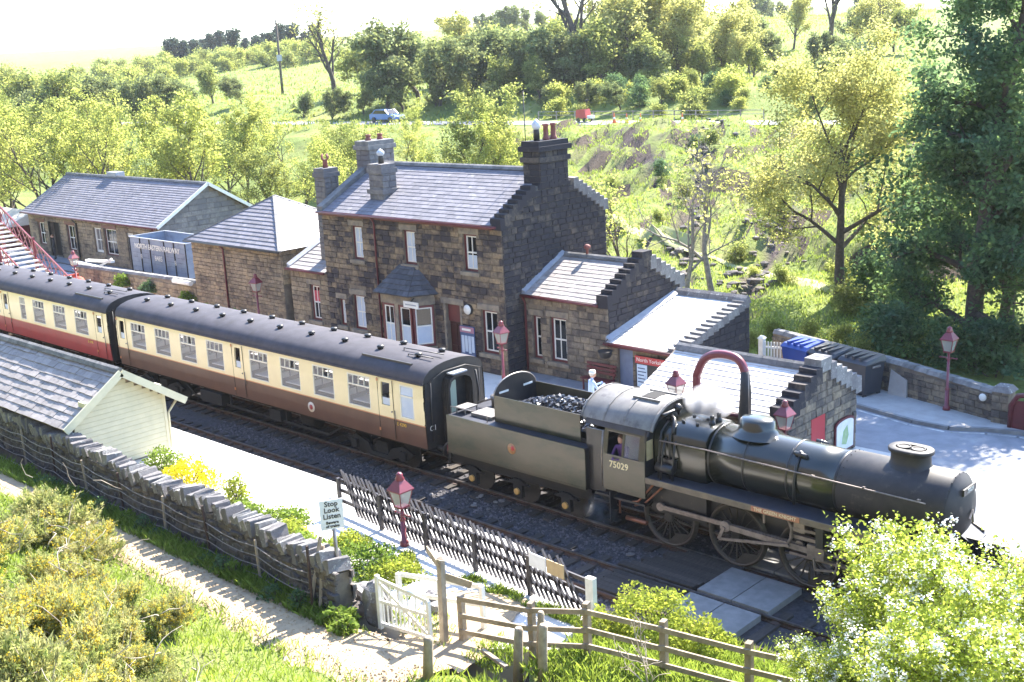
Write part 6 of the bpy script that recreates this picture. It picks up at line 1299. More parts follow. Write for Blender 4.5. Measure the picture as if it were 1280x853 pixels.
for y in (wy0-.02, wy1-.08): MB().box(wx0-.03, wx1+.03, y, y+.1, wz1, wz1+.06).build('top_rail', m_lead, wa)
for x in (wx0-.02, wx1-.08): MB().box(x, x+.1, wy0+.08, wy1-.08, wz1, wz1+.06).build('top_rail', m_lead, wa)
MB().box(wx0+.06, wx1-.06, wy0+.06, wy1-.06, wz0, wz0+.08).build('floor', m_dark, wa); MB().box(wx0, wx1, wy0+.1, wy1-.1, 1.72, 1.98).build('underframe', m_under, wa)
for x in (wx0+1.2, wx1-1.2):
    b = MB()
    for y in (wy0+.35, wy1-.35): b.lathe([(.45, y-.06), (.45, y+.06)], 20, (x, 0, 1.42), 'y')
    b.build('wheel', m_under, wa)
text(wa, 'NORTH EASTERN RAILWAY', .42, face_front(-33.8, wy0-.04, 3.5), m_white, spacing=.92, bold=.012); text(wa, '8485', .42, face_front(-33.7, wy0-.04, 2.9), m_white, bold=.006); text(wa, '8', .4, face_front(-35.6, wy0-.04, 2.9), m_white); text(wa, '8', .4, face_front(-31.9, wy0-.04, 2.8), m_white)
MB().box(-60, -29.5, 9.5, 9.57, .9, .98).box(-60, -29.5, 10.9, 10.97, .9, .98).build('siding_rail', m_rail, kind='structure')
tag(MB().bar((-41.5, 8.5, 2.25), (-37.3, 8.0, 2.6), .25, .14).bar((-41.3, 7.6, 2.3), (-38.2, 7.4, 2.3), .3, .12).bar((-38.4, 7.5, 2.2), (-37.4, 8.0, 2.75), .12).build('loading_crane_beam', m_white), 'pale timber beams lying on the wall left of the wagon', 'timber')
tag(MB().tube([(-28.6, 6.8, 2.5), (-26.9, 6.8, 2.5)], .13, 8).build('white_log', m_white), 'short white log on the wall below the wagon', 'log')
fbz = E('footbridge', (-40, 4.6, .9), 'red trellis sided footbridge stair coming down to the far platform', 'footbridge')
st0, st1 = Vector((-45.8, 0, 4.9)), Vector((-37.4, 0, 1.0))
for k in range(18):
    t = (k+.5)/18; c = st0.lerp(st1, t); MB().box(c.x-.26, c.x+.26, 3.3, 5.3, c.z-.1, c.z-.02).build('tread', m_plat, fbz)
for y in (3.25, 5.35):
    MB().bar((st0.x, y, st0.z-.1), (st1.x, y, st1.z-.1), .06, .26).build('stringer', m_redb, fbz); MB().bar((st0.x, y, st0.z+1.0), (st1.x, y, st1.z+1.0), .07, .1).build('handrail', m_redb, fbz)
    b = MB()
    for k in range(12):
        p, q = st0.lerp(st1, k/12), st0.lerp(st1, (k+1)/12); b.bar((p.x, y, p.z), (q.x, y, q.z+1.0), .03, .05).bar((p.x, y, p.z+1.0), (q.x, y, q.z), .03, .05)
    b.build('trellis', m_redb, fbz)
    for k in (0, .5, 1): p = st0.lerp(st1, k); MB().box(p.x-.08, p.x+.08, y-.08, y+.08, .9, p.z+1.2).build('post', m_redb, fbz)
MB().box(-48.5, -45.8, 3.2, 5.4, 4.7, 4.9).build('landing', m_redb, fbz)
for y in (3.25, 5.35): MB().bar((-48.5, y, 5.9), (-45.8, y, 5.9), .07).build('handrail', m_redb, fbz)
ls = E('low_shed', (-60, 13, .9), 'low pale roofed shed at the far left beyond the goods shed', 'shed')
MB().box(-66, -60.5, 12, 16, .9, 2.6).build('wall', m_red, ls); MB().prism([(11.6, 2.6), (16.4, 2.6), (14, 3.6)], 'x', -66.4, -60.1).build('roof', m_slabw, ls)
tr_ = E('platform_trolley', (-37.5, 5.8, .9), 'orange red luggage trolley on the far platform left of the wagon', 'trolley')
MB().box(-38.4, -36.8, 5.4, 6.3, 1.35, 1.45).box(-38.4, -38.3, 5.4, 6.3, 1.45, 2.1).build('deck', M('orange_red_paint', (.55, .10, .04), (.45, .08, .04), 4, .5), tr_)
b = MB()
for x in (-38.1, -37.1):
    for y in (5.45, 6.25): b.lathe([(.22, y-.03), (.22, y+.03)], 14, (x, 0, 1.12), 'y')
b.build('wheels', m_black, tr_); MB().sphere((-37.5, 5.85, 1.75), .42, 10, 7, sc_=(1.2, .8, .75)).build('load', M('red_load', (.5, .09, .05), (.3, .05, .03), 5, .8), tr_)
# ------------------------------------------------------------------ people
def person_mat(name, bands):
    m, t, b = _nm(name); tc = t.nodes.new('ShaderNodeTexCoord'); sp = t.nodes.new('ShaderNodeSeparateXYZ'); t.links.new(tc.outputs['Object'], sp.inputs[0])
    dv = t.nodes.new('ShaderNodeMath'); dv.operation = 'DIVIDE'; dv.inputs[1].default_value = 2.; t.links.new(sp.outputs[2], dv.inputs[0]); r = t.nodes.new('ShaderNodeValToRGB'); r.color_ramp.interpolation = 'CONSTANT'; t.links.new(dv.outputs[0], r.inputs[0])
    e = r.color_ramp.elements; e[0].position = 0; e[0].color = (*bands[0][1], 1); e[1].position = bands[1][0]/2; e[1].color = (*bands[1][1], 1)
    for z, c in bands[2:]: n = e.new(z/2); n.color = (*c, 1)
    t.links.new(r.outputs[0], b.inputs['Base Color']); b.inputs['Roughness'].default_value = .85; return m
m_skin = M('skin', (.48, .28, .20), None, rough=.55)
def person(loc, rz, label, bands, hairc, pose, group=None, hat=None):
    rt = E('person', loc, label, 'person', group, rz); J = pose
    names = list(J); V = [J[k][0] for k in names]; idx = {k: i for i, k in enumerate(names)}
    Ed = [(idx[k], idx[J[k][2]]) for k in names if J[k][2]]; R = [J[k][1] for k in names]; n0 = len(V)
    for sd in ('l', 'r'):        # five fingers on each hand
        hp = Vector(J['hand_'+sd][0]); wp_ = Vector(J['wrist_'+sd][0]); d = (hp-wp_).normalized(); s_ = d.orthogonal().normalized()
        for f in range(4):
            k1 = hp+d*.035+s_*(f-1.5)*.02; V += [tuple(k1), tuple(k1+d*(.035+.006*(1.5-abs(f-1.5)))+Vector((0, -.012, 0)))]; Ed += [(idx['hand_'+sd], len(V)-2), (len(V)-2, len(V)-1)]; R += [.010, .008]
        th_ = wp_+d*.035+s_*.045; V += [tuple(th_), tuple(th_+d*.035)]; Ed += [(idx['hand_'+sd], len(V)-2), (len(V)-2, len(V)-1)]; R += [.011, .009]
    me = bpy.data.meshes.new('body'); me.from_pydata(V, Ed, []); o = link('body', me, rt)
    md = o.modifiers.new('skin', 'SKIN'); sv = me.skin_vertices
    if not sv: me.attributes  # layer is created with the modifier
    for i, v in enumerate(me.skin_vertices[0].data if me.skin_vertices else []): v.radius = (R[i], R[i]*(.8 if i < n0 else 1)); v.use_root = (i == idx['pelvis'])
    md.use_smooth_shade = True; s2 = o.modifiers.new('sub', 'SUBSURF'); s2.levels = 1; s2.render_levels = 1; me.materials.append(person_mat('clothes', bands))
    hd = Vector(J['head'][0]); b = MB(); b.sphere(hd+Vector((0, 0, .02)), .105, 14, 10, sc_=(.82, .95, 1.18)); b.sphere(hd+Vector((0, -.105, 0)), .02, 6, 4, sc_=(.7, 1, 1.3)); b.box(hd.x-.028, hd.x+.028, hd.y-.101, hd.y-.094, hd.z-.062, hd.z-.052)
    for s_ in (-1, 1): b.sphere(hd+Vector((s_*.088, 0, .0)), .024, 6, 4, sc_=(.4, .8, 1.2)); b.sphere(hd+Vector((s_*.036, -.092, .03)), .012, 6, 4)
    b.build('head', m_skin, rt, local=True)
    h = MB(); h.sphere(hd+Vector((0, .018, .055)), .107, 12, 8, sc_=(.9, .98, 1.0)); h.build('hair', M('hair', hairc, None, rough=.9), rt, local=True)
    if hat: MB().lathe([(.125, .07), (.12, .1), (.11, .17), (.05, .19), (.001, .19)], 14, tuple(hd+Vector((0, .01, 0)))).build('hat', M('hat', hat, None, rough=.8), rt, local=True)
    return rt
def pose(lean=0., arms='down'):
    P = {'pelvis': ((0, 0, .95), .13, None), 'waist': ((0, lean*.3, 1.08), .13, 'pelvis'), 'chest': ((0, lean*.7, 1.3), .155, 'waist'), 'neck': ((0, lean, 1.5), .06, 'chest'), 'head': ((0, lean*1.15-.02, 1.63), .06, 'neck')}
    for s_, k in ((-1, 'l'), (1, 'r')):
        P['hip_'+k] = ((s_*.1, 0, .88), .105, 'pelvis'); P['knee_'+k] = ((s_*.11, -.03, .49), .07, 'hip_'+k); P['ankle_'+k] = ((s_*.12, .03, .09), .045, 'knee_'+k); P['toe_'+k] = ((s_*.14, -.14, .04), .04, 'ankle_'+k)
        P['shoulder_'+k] = ((s_*.19, lean*.9, 1.43), .065, 'chest')
        if arms == 'down': P['elbow_'+k] = ((s_*.25, lean*.8+.03, 1.15), .048, 'shoulder_'+k); P['wrist_'+k] = ((s_*.25, lean*.8-.06, .92), .034, 'elbow_'+k); P['hand_'+k] = ((s_*.25, lean*.8-.09, .84), .03, 'wrist_'+k)
        elif arms == 'sill': P['elbow_'+k] = ((s_*.24, lean-.12, 1.18), .05, 'shoulder_'+k); P['wrist_'+k] = ((s_*.12, lean-.3, 1.16), .035, 'elbow_'+k); P['hand_'+k] = ((s_*.07, lean-.36, 1.16), .03, 'wrist_'+k)
        else: P['elbow_'+k] = ((s_*.25, lean-.1, 1.18), .048, 'shoulder_'+k); P['wrist_'+k] = ((s_*.16, lean-.3, 1.25), .034, 'elbow_'+k); P['hand_'+k] = ((s_*.13, lean-.36, 1.28), .03, 'wrist_'+k)
    return P
person((7.68, -.86, 1.22), .1, 'person in purple overalls leaning on the engine cab window sill', [(0, (.03, .03, .035)), (.1, (.05, .05, .12)), (1.0, (.10, .04, .16))], (.10, .05, .03), pose(-.12, 'sill'))
person((2.05, 4.5, .9), 2.6, 'person with white hat and light blue shirt on the platform beyond the coal heap', [(0, (.03, .03, .03)), (.1, (.06, .08, .16)), (1.0, (.42, .55, .78))], (.5, .48, .45), pose(-.06, 'hold'), hat=(.8, .8, .76))
person((-52.4, 11.6, .9), -.4, 'person in dark clothes standing in the goods shed doorway', [(0, (.02, .02, .02)), (.1, (.03, .03, .035)), (1.0, (.025, .025, .03))], (.16, .09, .05), pose(0, 'down'))
# ------------------------------------------------------------------ road vehicles, cones, pole
def at_road(t, o=3.4): x, y = XY(road_s(t)+o, t); return x, y
rdir = Vector((*XY(road_s(1), 1), 0))-Vector((*XY(road_s(0), 0), 0)); rdir.normalize(); rang = math.atan2(rdir.y, rdir.x)
cx_, cy_ = at_road(-13.0); car = E('parked_car', (cx_, cy_, 6.37), 'blue hatchback car on the far road beyond the trees', 'car', None, rang)
m_cpaint = M('blue_car_paint', (.06, .16, .42), None, rough=.25, coat=1.); prof = [(-2.05, .35), (2.05, .35), (2.1, .62), (1.95, .82), (1.05, .95), (.45, 1.42), (-1.1, 1.46), (-1.75, 1.0), (-2.08, .9)]
bd_ = MB().prism(prof, 'y', -.84, .84).build('body', m_cpaint, car, local=True)
for s_ in (-1, 1): MB().prism([(.95, .97), (.4, 1.36), (-1.0, 1.39), (-1.55, 1.0)], 'y', s_*.845-.006, s_*.845+.006).build('side_window', m_glass, car, local=True)
MB().hexa([(1.07, -.7, .98), (1.09, -.7, .98), (1.09, .7, .98), (1.07, .7, .98), (.48, -.62, 1.40), (.5, -.62, 1.42), (.5, .62, 1.42), (.48, .62, 1.40)]).build('windscreen', m_glass, car, local=True)
for x in (-1.3, 1.3):
    for s_ in (-1, 1): wh_ = MB().lathe([(.31, s_*.86-.09), (.31, s_*.86+.02)], 16, (x, 0, .31), 'y').build('wheel', m_black, car, local=True); MB().lathe([(.17, s_*.885), (.001, s_*.89)], 12, (x, 0, .31), 'y', caps=False).build('rim', m_steel, wh_, local=True)
for s_ in (-1, 1): MB().box(2.06, 2.12, s_*.6-.17, s_*.6+.17, .62, .76).build('headlight', m_white, car, local=True); MB().box(-2.11, -2.05, s_*.62-.12, s_*.62+.12, .72, .95).build('tail_light', m_sign, car, local=True)
vx, vy = at_road(8.3, 3.0); van = E('roadwork_trailer', (vx, vy, 6.37), 'small red roadworks trailer with lamp mast on the far road', 'trailer', None, rang); van.scale = (.8, .8, .8)
m_rv = M('red_machine_paint', (.5, .07, .05), (.42, .06, .05), 3, .4)
MB().hexa([(-.9, -.6, .45), (.7, -.6, .45), (.7, .6, .45), (-.9, .6, .45), (-.85, -.55, 1.5), (.45, -.55, 1.6), (.45, .55, 1.6), (-.85, .55, 1.5)]).build('body', m_rv, van, local=True); MB().box(.72, 1.3, -.45, .45, .45, .8).build('bonnet', m_white, van, local=True)
MB().tube([(.45, 0, 1.55), (.45, 0, 2.6)], .035, 6).box(.3, .6, -.2, .2, 2.5, 2.75).build('lamp_mast', m_black, van, local=True)
for x in (-.5, .5): MB().lathe([(.28, -.66), (.28, -.52)], 14, (x, 0, .28), 'y').lathe([(.28, .52), (.28, .66)], 14, (x, 0, .28), 'y').build('wheel', m_black, van, local=True)
m_cone = M('cone_orange', (.72, .16, .05), None, rough=.5)
c0_ = None
for i, (t, lab) in enumerate(((10.9, 'orange cone on the far road, first right of the red trailer'), (13.2, 'orange cone on the far road, third right of the red trailer'), (12.0, 'orange cone on the far road, second right of the red trailer'), (16.7, 'orange cone on the far road, rightmost and half hidden by the pale tree'))):
    x, y = at_road(t, 1.4)
    if c0_ is None:
        c0_ = E('traffic_cone', (x, y, 6.37), lab, 'cone', 'cones along the far road'); MB().box(-.22, .22, -.22, .22, 0, .05).lathe([(.17, .05), (.1, .45)], 10).build('cone_body', m_cone, c0_, local=True); MB().lathe([(.125, .35), (.085, .55)], 10).build('white_band', m_white, c0_, local=True); MB().lathe([(.084, .55), (.035, .95), (.02, .96)], 10).build('cone_tip', m_cone, c0_, local=True)
    else: copy_tree(c0_, (x, y, 6.37), i, .95, lab)
rb = E('road_railing', (*at_road(12, 6.6), 6.37), 'low pale guard fence along the far side of the road', 'fence')
q = [Vector((*at_road(t, 6.6), 6.37)) for t in np.linspace(4, 24, 12)]
for a in q: MB().bar(a, a+Vector((0, 0, .9)), .1).build('post', m_steel, rb)
for zz in (.5, .85): MB().tube([p+Vector((0, 0, zz)) for p in q], .035, 5).build('rail', m_steel, rb)
px_, py_ = XY(200, -36.2); pz_ = H(px_, py_); tp = E('telegraph_pole', (px_, py_, pz_), 'tall wooden telegraph pole in the field on the left', 'pole')
MB().tube([(px_, py_, pz_-.5), (px_, py_, pz_+12.2)], [.24, .16], 8).build('shaft', m_bark, tp); MB().box(px_-.3, px_+.3, py_-.3, py_+.3, pz_+5.6, pz_+6.6).build('transformer_box', m_lead, tp); MB().bar((px_-.9, py_-.6, pz_+11.6), (px_+.9, py_+.6, pz_+11.6), .12).build('crossarm', m_bark, tp)
# ------------------------------------------------------------------ vegetation
m_l_oak = leaf_mat('leaf_oak_gold', (.33, .325, .15), (.26, .27, .105), .55, .3)
m_l_yel = leaf_mat('leaf_spring_yellow', (.27, .285, .10), (.21, .245, .075), .55, tb=1.1)
m_l_mid = leaf_mat('leaf_mid_green', (.16, .195, .07), (.21, .225, .085), .5, tb=1.1)
m_l_dark = leaf_mat('leaf_sycamore_dark', (.075, .13, .085), (.11, .17, .07), .45)
m_l_far = leaf_mat('leaf_far_green', (.12, .155, .075), (.16, .18, .09), .45, csc=.15)
m_l_blue = leaf_mat('leaf_far_conifer', (.045, .065, .06), (.06, .08, .065), .3, csc=.1)
m_l_haw = leaf_mat('leaf_hawthorn', (.27, .31, .07), (.20, .25, .05), .55, csc=1.6, tb=1.2)
m_may = M('may_blossom', (.85, .84, .78), None, rough=.7)
m_gorse = leaf_mat('gorse_spines', (.19, .235, .075), (.33, .31, .17), .4, csc=2.5); m_gfl = leaf_mat('gorse_flowers', (.80, .58, .06), (.68, .54, .09), .3, .25, 2, .6)
m_twig = M('dead_twig', (.40, .35, .28), (.28, .23, .18), 6, .9)
m_blade = leaf_mat('grass_blades', (.20, .26, .05), (.14, .20, .04), .45, .35, .8)
m_herb = leaf_mat('herb_leaves', (.11, .17, .035), (.16, .22, .05), .45)
m_lime = leaf_mat('lime_shrub', (.26, .29, .055), (.20, .25, .05), .5, .25, 2)
m_azal = leaf_mat('yellow_shrub', (.52, .44, .03), (.40, .38, .03), .45, .25, 2)
def leaf_quads(C, size, rg, flat=.35, asp=.62, jit=.4):
    N = len(C); nrm = rg.normal(size=(N, 3)); nrm[:, 2] = np.abs(nrm[:, 2])+flat; nrm /= np.linalg.norm(nrm, axis=1)[:, None]
    a = np.cross(nrm, rg.normal(size=(N, 3))); a /= np.linalg.norm(a, axis=1)[:, None]+1e-9; b = np.cross(nrm, a)
    s = size*(1+jit*rg.uniform(-1, 1, N))[:, None]; V = np.empty((N, 4, 3)); V[:, 0] = C-a*s; V[:, 1] = C-b*s*asp+nrm*s*.12; V[:, 2] = C+a*s; V[:, 3] = C+b*s*asp+nrm*s*.12
    return V.reshape(-1, 3)
def grow(seed, h, r0, lean=0., first=.3, levels=3, nch=(6, 4, 4), ang=(55, 45, 40), ratio=(.62, .58, .55), wig=.14, up=.18, wig0=None, sides=(9, 6, 4, 4)):
    r = random.Random(seed); mb = MB(); tips = []
    def branch(p, d, L, rd, lv):
        n = 6 if lv == 0 else 4; pts = [p]; rs = [rd]; q = p.copy(); dd = d.copy()
        for i in range(n):
            dd = (dd+Vector((r.gauss(0, wig if lv or wig0 is None else wig0), r.gauss(0, wig if lv or wig0 is None else wig0), r.gauss(0, wig)+(up*.35 if lv else .05)))).normalized(); q = q+dd*L/n; pts.append(q.copy()); rs.append(max(.008, rd*(1-(i+1)/n*(.72 if lv < levels else .85))))
        mb.tube(pts, rs, sides[min(lv, 3)], cap=False)
        if lv >= levels:
            for k in range(1, n+1): tips.append(pts[k])
            return
        m = nch[min(lv, len(nch)-1)]
        for k in range(m):
            t = (first if lv == 0 else .3)+(1-(first if lv == 0 else .3))*(k+r.uniform(.1, .9))/m; t = min(.98, t); i = min(n-1, int(t*n)); f = t*n-i; bp = pts[i].lerp(pts[i+1], f); bd = (pts[i+1]-pts[i]).normalized()
            az = k*2.4+r.uniform(-.5, .5); pr = bd.orthogonal().normalized(); pr.rotate(Matrix.Rotation(az, 3, bd)); a = rad(ang[min(lv, len(ang)-1)])*r.uniform(.75, 1.25)*(1-.35*t if lv == 0 else 1)
            nd = (bd*math.cos(a)+pr*math.sin(a)); nd.z += up; nd.normalize(); branch(bp, nd, L*ratio[min(lv, len(ratio)-1)]*r.uniform(.75, 1.15)*(1.1-.45*t if lv == 0 else 1), max(.01, rs[i]*.6), lv+1)
        if lv: tips.append(pts[-1])
    branch(Vector((0, 0, -.3)), Vector((lean, 0, 1)).normalized(), h, r0, 0); return mb, tips
def tree_proto(name, seed, h, r0, leafN, size, mat, clump=.45, bark=None, squash=(1, 1, 1), **kw):
    mb, tips = grow(seed, h, r0, **kw); rg = np.random.default_rng(seed); T = np.array([tuple(t) for t in tips])
    w_ = rg.gamma(1.2, 1, len(T)); idx = rg.choice(len(T), leafN, p=w_/w_.sum()); C = T[idx]+rg.normal(scale=clump, size=(leafN, 3))*np.array([1, 1, .62]); C[:, 2] = np.maximum(C[:, 2], .25*h*0+.4)
    lm_ = npmesh('crown', leaf_quads(C, size, rg), 4, mat) if leafN else None
    return (mb.mesh('trunk', bark or m_bark), lm_)
def plant_tree(name, proto, x, y, z=None, s=1., rz=0, label='', group=None, cat='tree', sz=None):
    z = H(x, y, True) if z is None else z; r = E(name, (x, y, z-.1), label, cat, group, rz); r.scale = (s, s, sz or s)
    if proto[0]: link('trunk', proto[0], r)
    if proto[1]: link('crown', proto[1], r)
    return r
def T(s, u): return s*(u-640)/1460*.985          # across-distance of a sight line
# big individual trees
oak = tree_proto('oak', 21, 8.4, .30, 44000, .078, m_l_oak, .42, first=.30, levels=3, nch=(11, 5, 5), ang=(66, 48, 45), ratio=(.66, .56, .5), up=.12, wig0=.05)
x, y = XY(56, 16.1); plant_tree('oak_tree', oak, x, y, None, .95, .6, 'pale golden leafed oak with open crown right of the station')
syc = tree_proto('sycamore', 33, 16.5, .34, 50000, .09, m_l_dark, .28, first=.05, levels=3, nch=(27, 5, 4), ang=(80, 46, 42), ratio=(.18, .52, .5), up=.0, wig0=.03)
x, y = XY(46.5, 18.9); plant_tree('sycamore_tree', syc, x, y, None, 1.12, 2.2, 'tall dark green tree at the right edge behind the boundary wall')
syc2 = tree_proto('sycamore', 37, 9, .3, 20000, .11, m_l_dark, .42, first=.1, levels=3, nch=(12, 5, 4), ang=(74, 50, 45), ratio=(.5, .55, .5), up=.05)
for k, (s, t, sc_, lab) in enumerate(((44.0, 22.6, .95, 'dark leafy tree at the far right edge, lower than the tall one'), (50.5, 22.0, 1.15, 'dark leafy tree behind the tall dark one at the right edge'))): x, y = XY(s, t); plant_tree('sycamore_tree', syc2, x, y, None, sc_, k*2, lab)
thin = tree_proto('thin', 51, 6.3, .16, 260, .10, m_l_oak, .25, bark=m_barkp, first=.42, levels=3, nch=(6, 4, 3), ang=(38, 42, 45), ratio=(.5, .55, .5), up=.15, lean=-.12)
thin2 = tree_proto('thin', 58, 6.0, .13, 900, .085, m_l_yel, .3, first=.3, levels=3, nch=(8, 4, 3), ang=(40, 42, 45), ratio=(.42, .5, .5), up=.15)
for s, u, pr, sc_, rz, lab in ((55, 868, thin, 1.0, .4, 'bare pale stemmed tree on the bank behind the stepped gable'), (55.5, 905, thin, 1.18, 2.9, 'nearly bare leaning tree left of the golden oak'), (58, 795, thin2, 1.0, 0, 'slender sapling with sparse leaves right of the dark gable'), (60, 765, thin2, .8, 2, 'thinnest sapling close beside the dark gable')):
    x, y = XY(s, T(s, u)); plant_tree('young_tree', pr, x, y, None, sc_, rz, lab)
# belt of trees behind the station
bA = tree_proto('birch', 61, 9, .2, 10000, .115, m_l_yel, .3, first=.2, levels=3, nch=(10, 4, 4), ang=(52, 45, 40), ratio=(.52, .55, .5))
bB = tree_proto('willow', 62, 8, .22, 11000, .115, m_l_mid, .34, first=.12, levels=3, nch=(11, 4, 4), ang=(62, 45, 40), ratio=(.6, .55, .5))
bC = tree_proto('ash', 63, 10, .2, 5600, .105, m_l_yel, .3, first=.25, levels=3, nch=(9, 4, 3), ang=(45, 45, 40), ratio=(.5, .55, .5))
belt = [(96, -20, bA, 1.25), (104, 25, bC, 1.3), (92, 55, bC, 1.15), (98, 95, bA, 1.1), (90, 130, bC, 1.1), (96, 165, bC, 1.1), (104, 195, bA, 1.0), (92, 225, bA, .85), (90, 268, bA, 1.12), (98, 315, bA, .9), (88, 345, bB, .8), (84, 385, bC, .85), (92, 415, bB, .95), (82, 440, bC, .85), (88, 480, bB, .85), (80, 515, bB, .62), (86, 545, bC, .7), (78, 575, bB, .7), (80, 632, bA, .66), (86, 600, bB, .9), (100, 10, bB, 1.0), (108, 75, bB, 1.2), (112, 140, bB, 1.1), (106, 290, bB, .9), (102, 365, bC, 1.0), (102, 450, bB, .8), (98, 520, bC, .75), (76, 545, bB, .45), (77, 500, bC, .6), (84, 655, bB, .55), (74, 650, bC, .4)]
def where(u): return 'at the far left edge' if u < 60 else 'behind the goods shed' if u < 210 else 'above the square hipped block' if u < 330 else 'behind the left chimneys' if u < 430 else 'behind the house roof' if u < 590 else 'beside the tall end chimney'
knd = {id(bA): ('birch_tree', 'bright yellow green tree in the belt behind the station'), id(bB): ('willow_tree', 'rounded mid green tree in the belt behind the station'), id(bC): ('ash_tree', 'thin twiggy tree with sparse young leaves behind the station')}
for k, (s, u, pr, sc_) in enumerate(belt):
    x, y = XY(s, T(s, u)); nm, lab = knd[id(pr)]
    if (s, u) == (80, 632): lab = 'bright rounded tree just left of the tall end chimney'
    if (s, u) == (90, 268): lab = 'brightest yellow green tree above the square hipped block'
    if 'belt' in lab or 'sparse' in lab: lab = lab.replace(' in the belt behind the station', '').replace(' behind the station', '')+' '+where(u)+(' in the back row' if s > 97 else '')
    plant_tree(nm, pr, x, y, None, sc_*(.76 if u < 360 else .66 if u < 590 else .9), k*1.7, lab, 'trees in the belt behind the station')
# slope and skyline trees
shr = [tree_proto('shrub', 80+i, 2.2, .06, 2600, .10, (m_l_yel, m_l_mid, m_l_dark)[i], .34, first=.02, levels=2, nch=(10, 5), ang=(62, 45), ratio=(.6, .5), sides=(4, 3, 3, 3)) for i in range(3)]
fA = tree_proto('far', 71, 7, .25, 6500, .20, m_l_far, .5, first=.08, levels=2, nch=(12, 5), ang=(60, 45), ratio=(.55, .5), sides=(6, 4, 3, 3))
fB = tree_proto('far', 72, 7, .25, 5200, .20, m_l_mid, .5, first=.15, levels=2, nch=(10, 5), ang=(60, 45), ratio=(.6, .55), sides=(6, 4, 3, 3))
fC = tree_proto('far', 73, 9, .3, 5200, .19, m_l_oak, .5, first=.25, levels=2, nch=(12, 6), ang=(62, 45), ratio=(.55, .55), sides=(6, 4, 3, 3))
fD = tree_proto('far', 74, 8, .2, 1800, .5, m_l_blue, .8, first=.05, levels=2, nch=(12, 5), ang=(65, 45), ratio=(.35, .5), sides=(5, 3, 3, 3))
bare = tree_proto('bare', 75, 11, .45, 900, .2, m_l_oak, .5, first=.3, levels=3, nch=(9, 5, 5), ang=(50, 42, 40), ratio=(.6, .55, .55), sides=(7, 5, 3, 3))
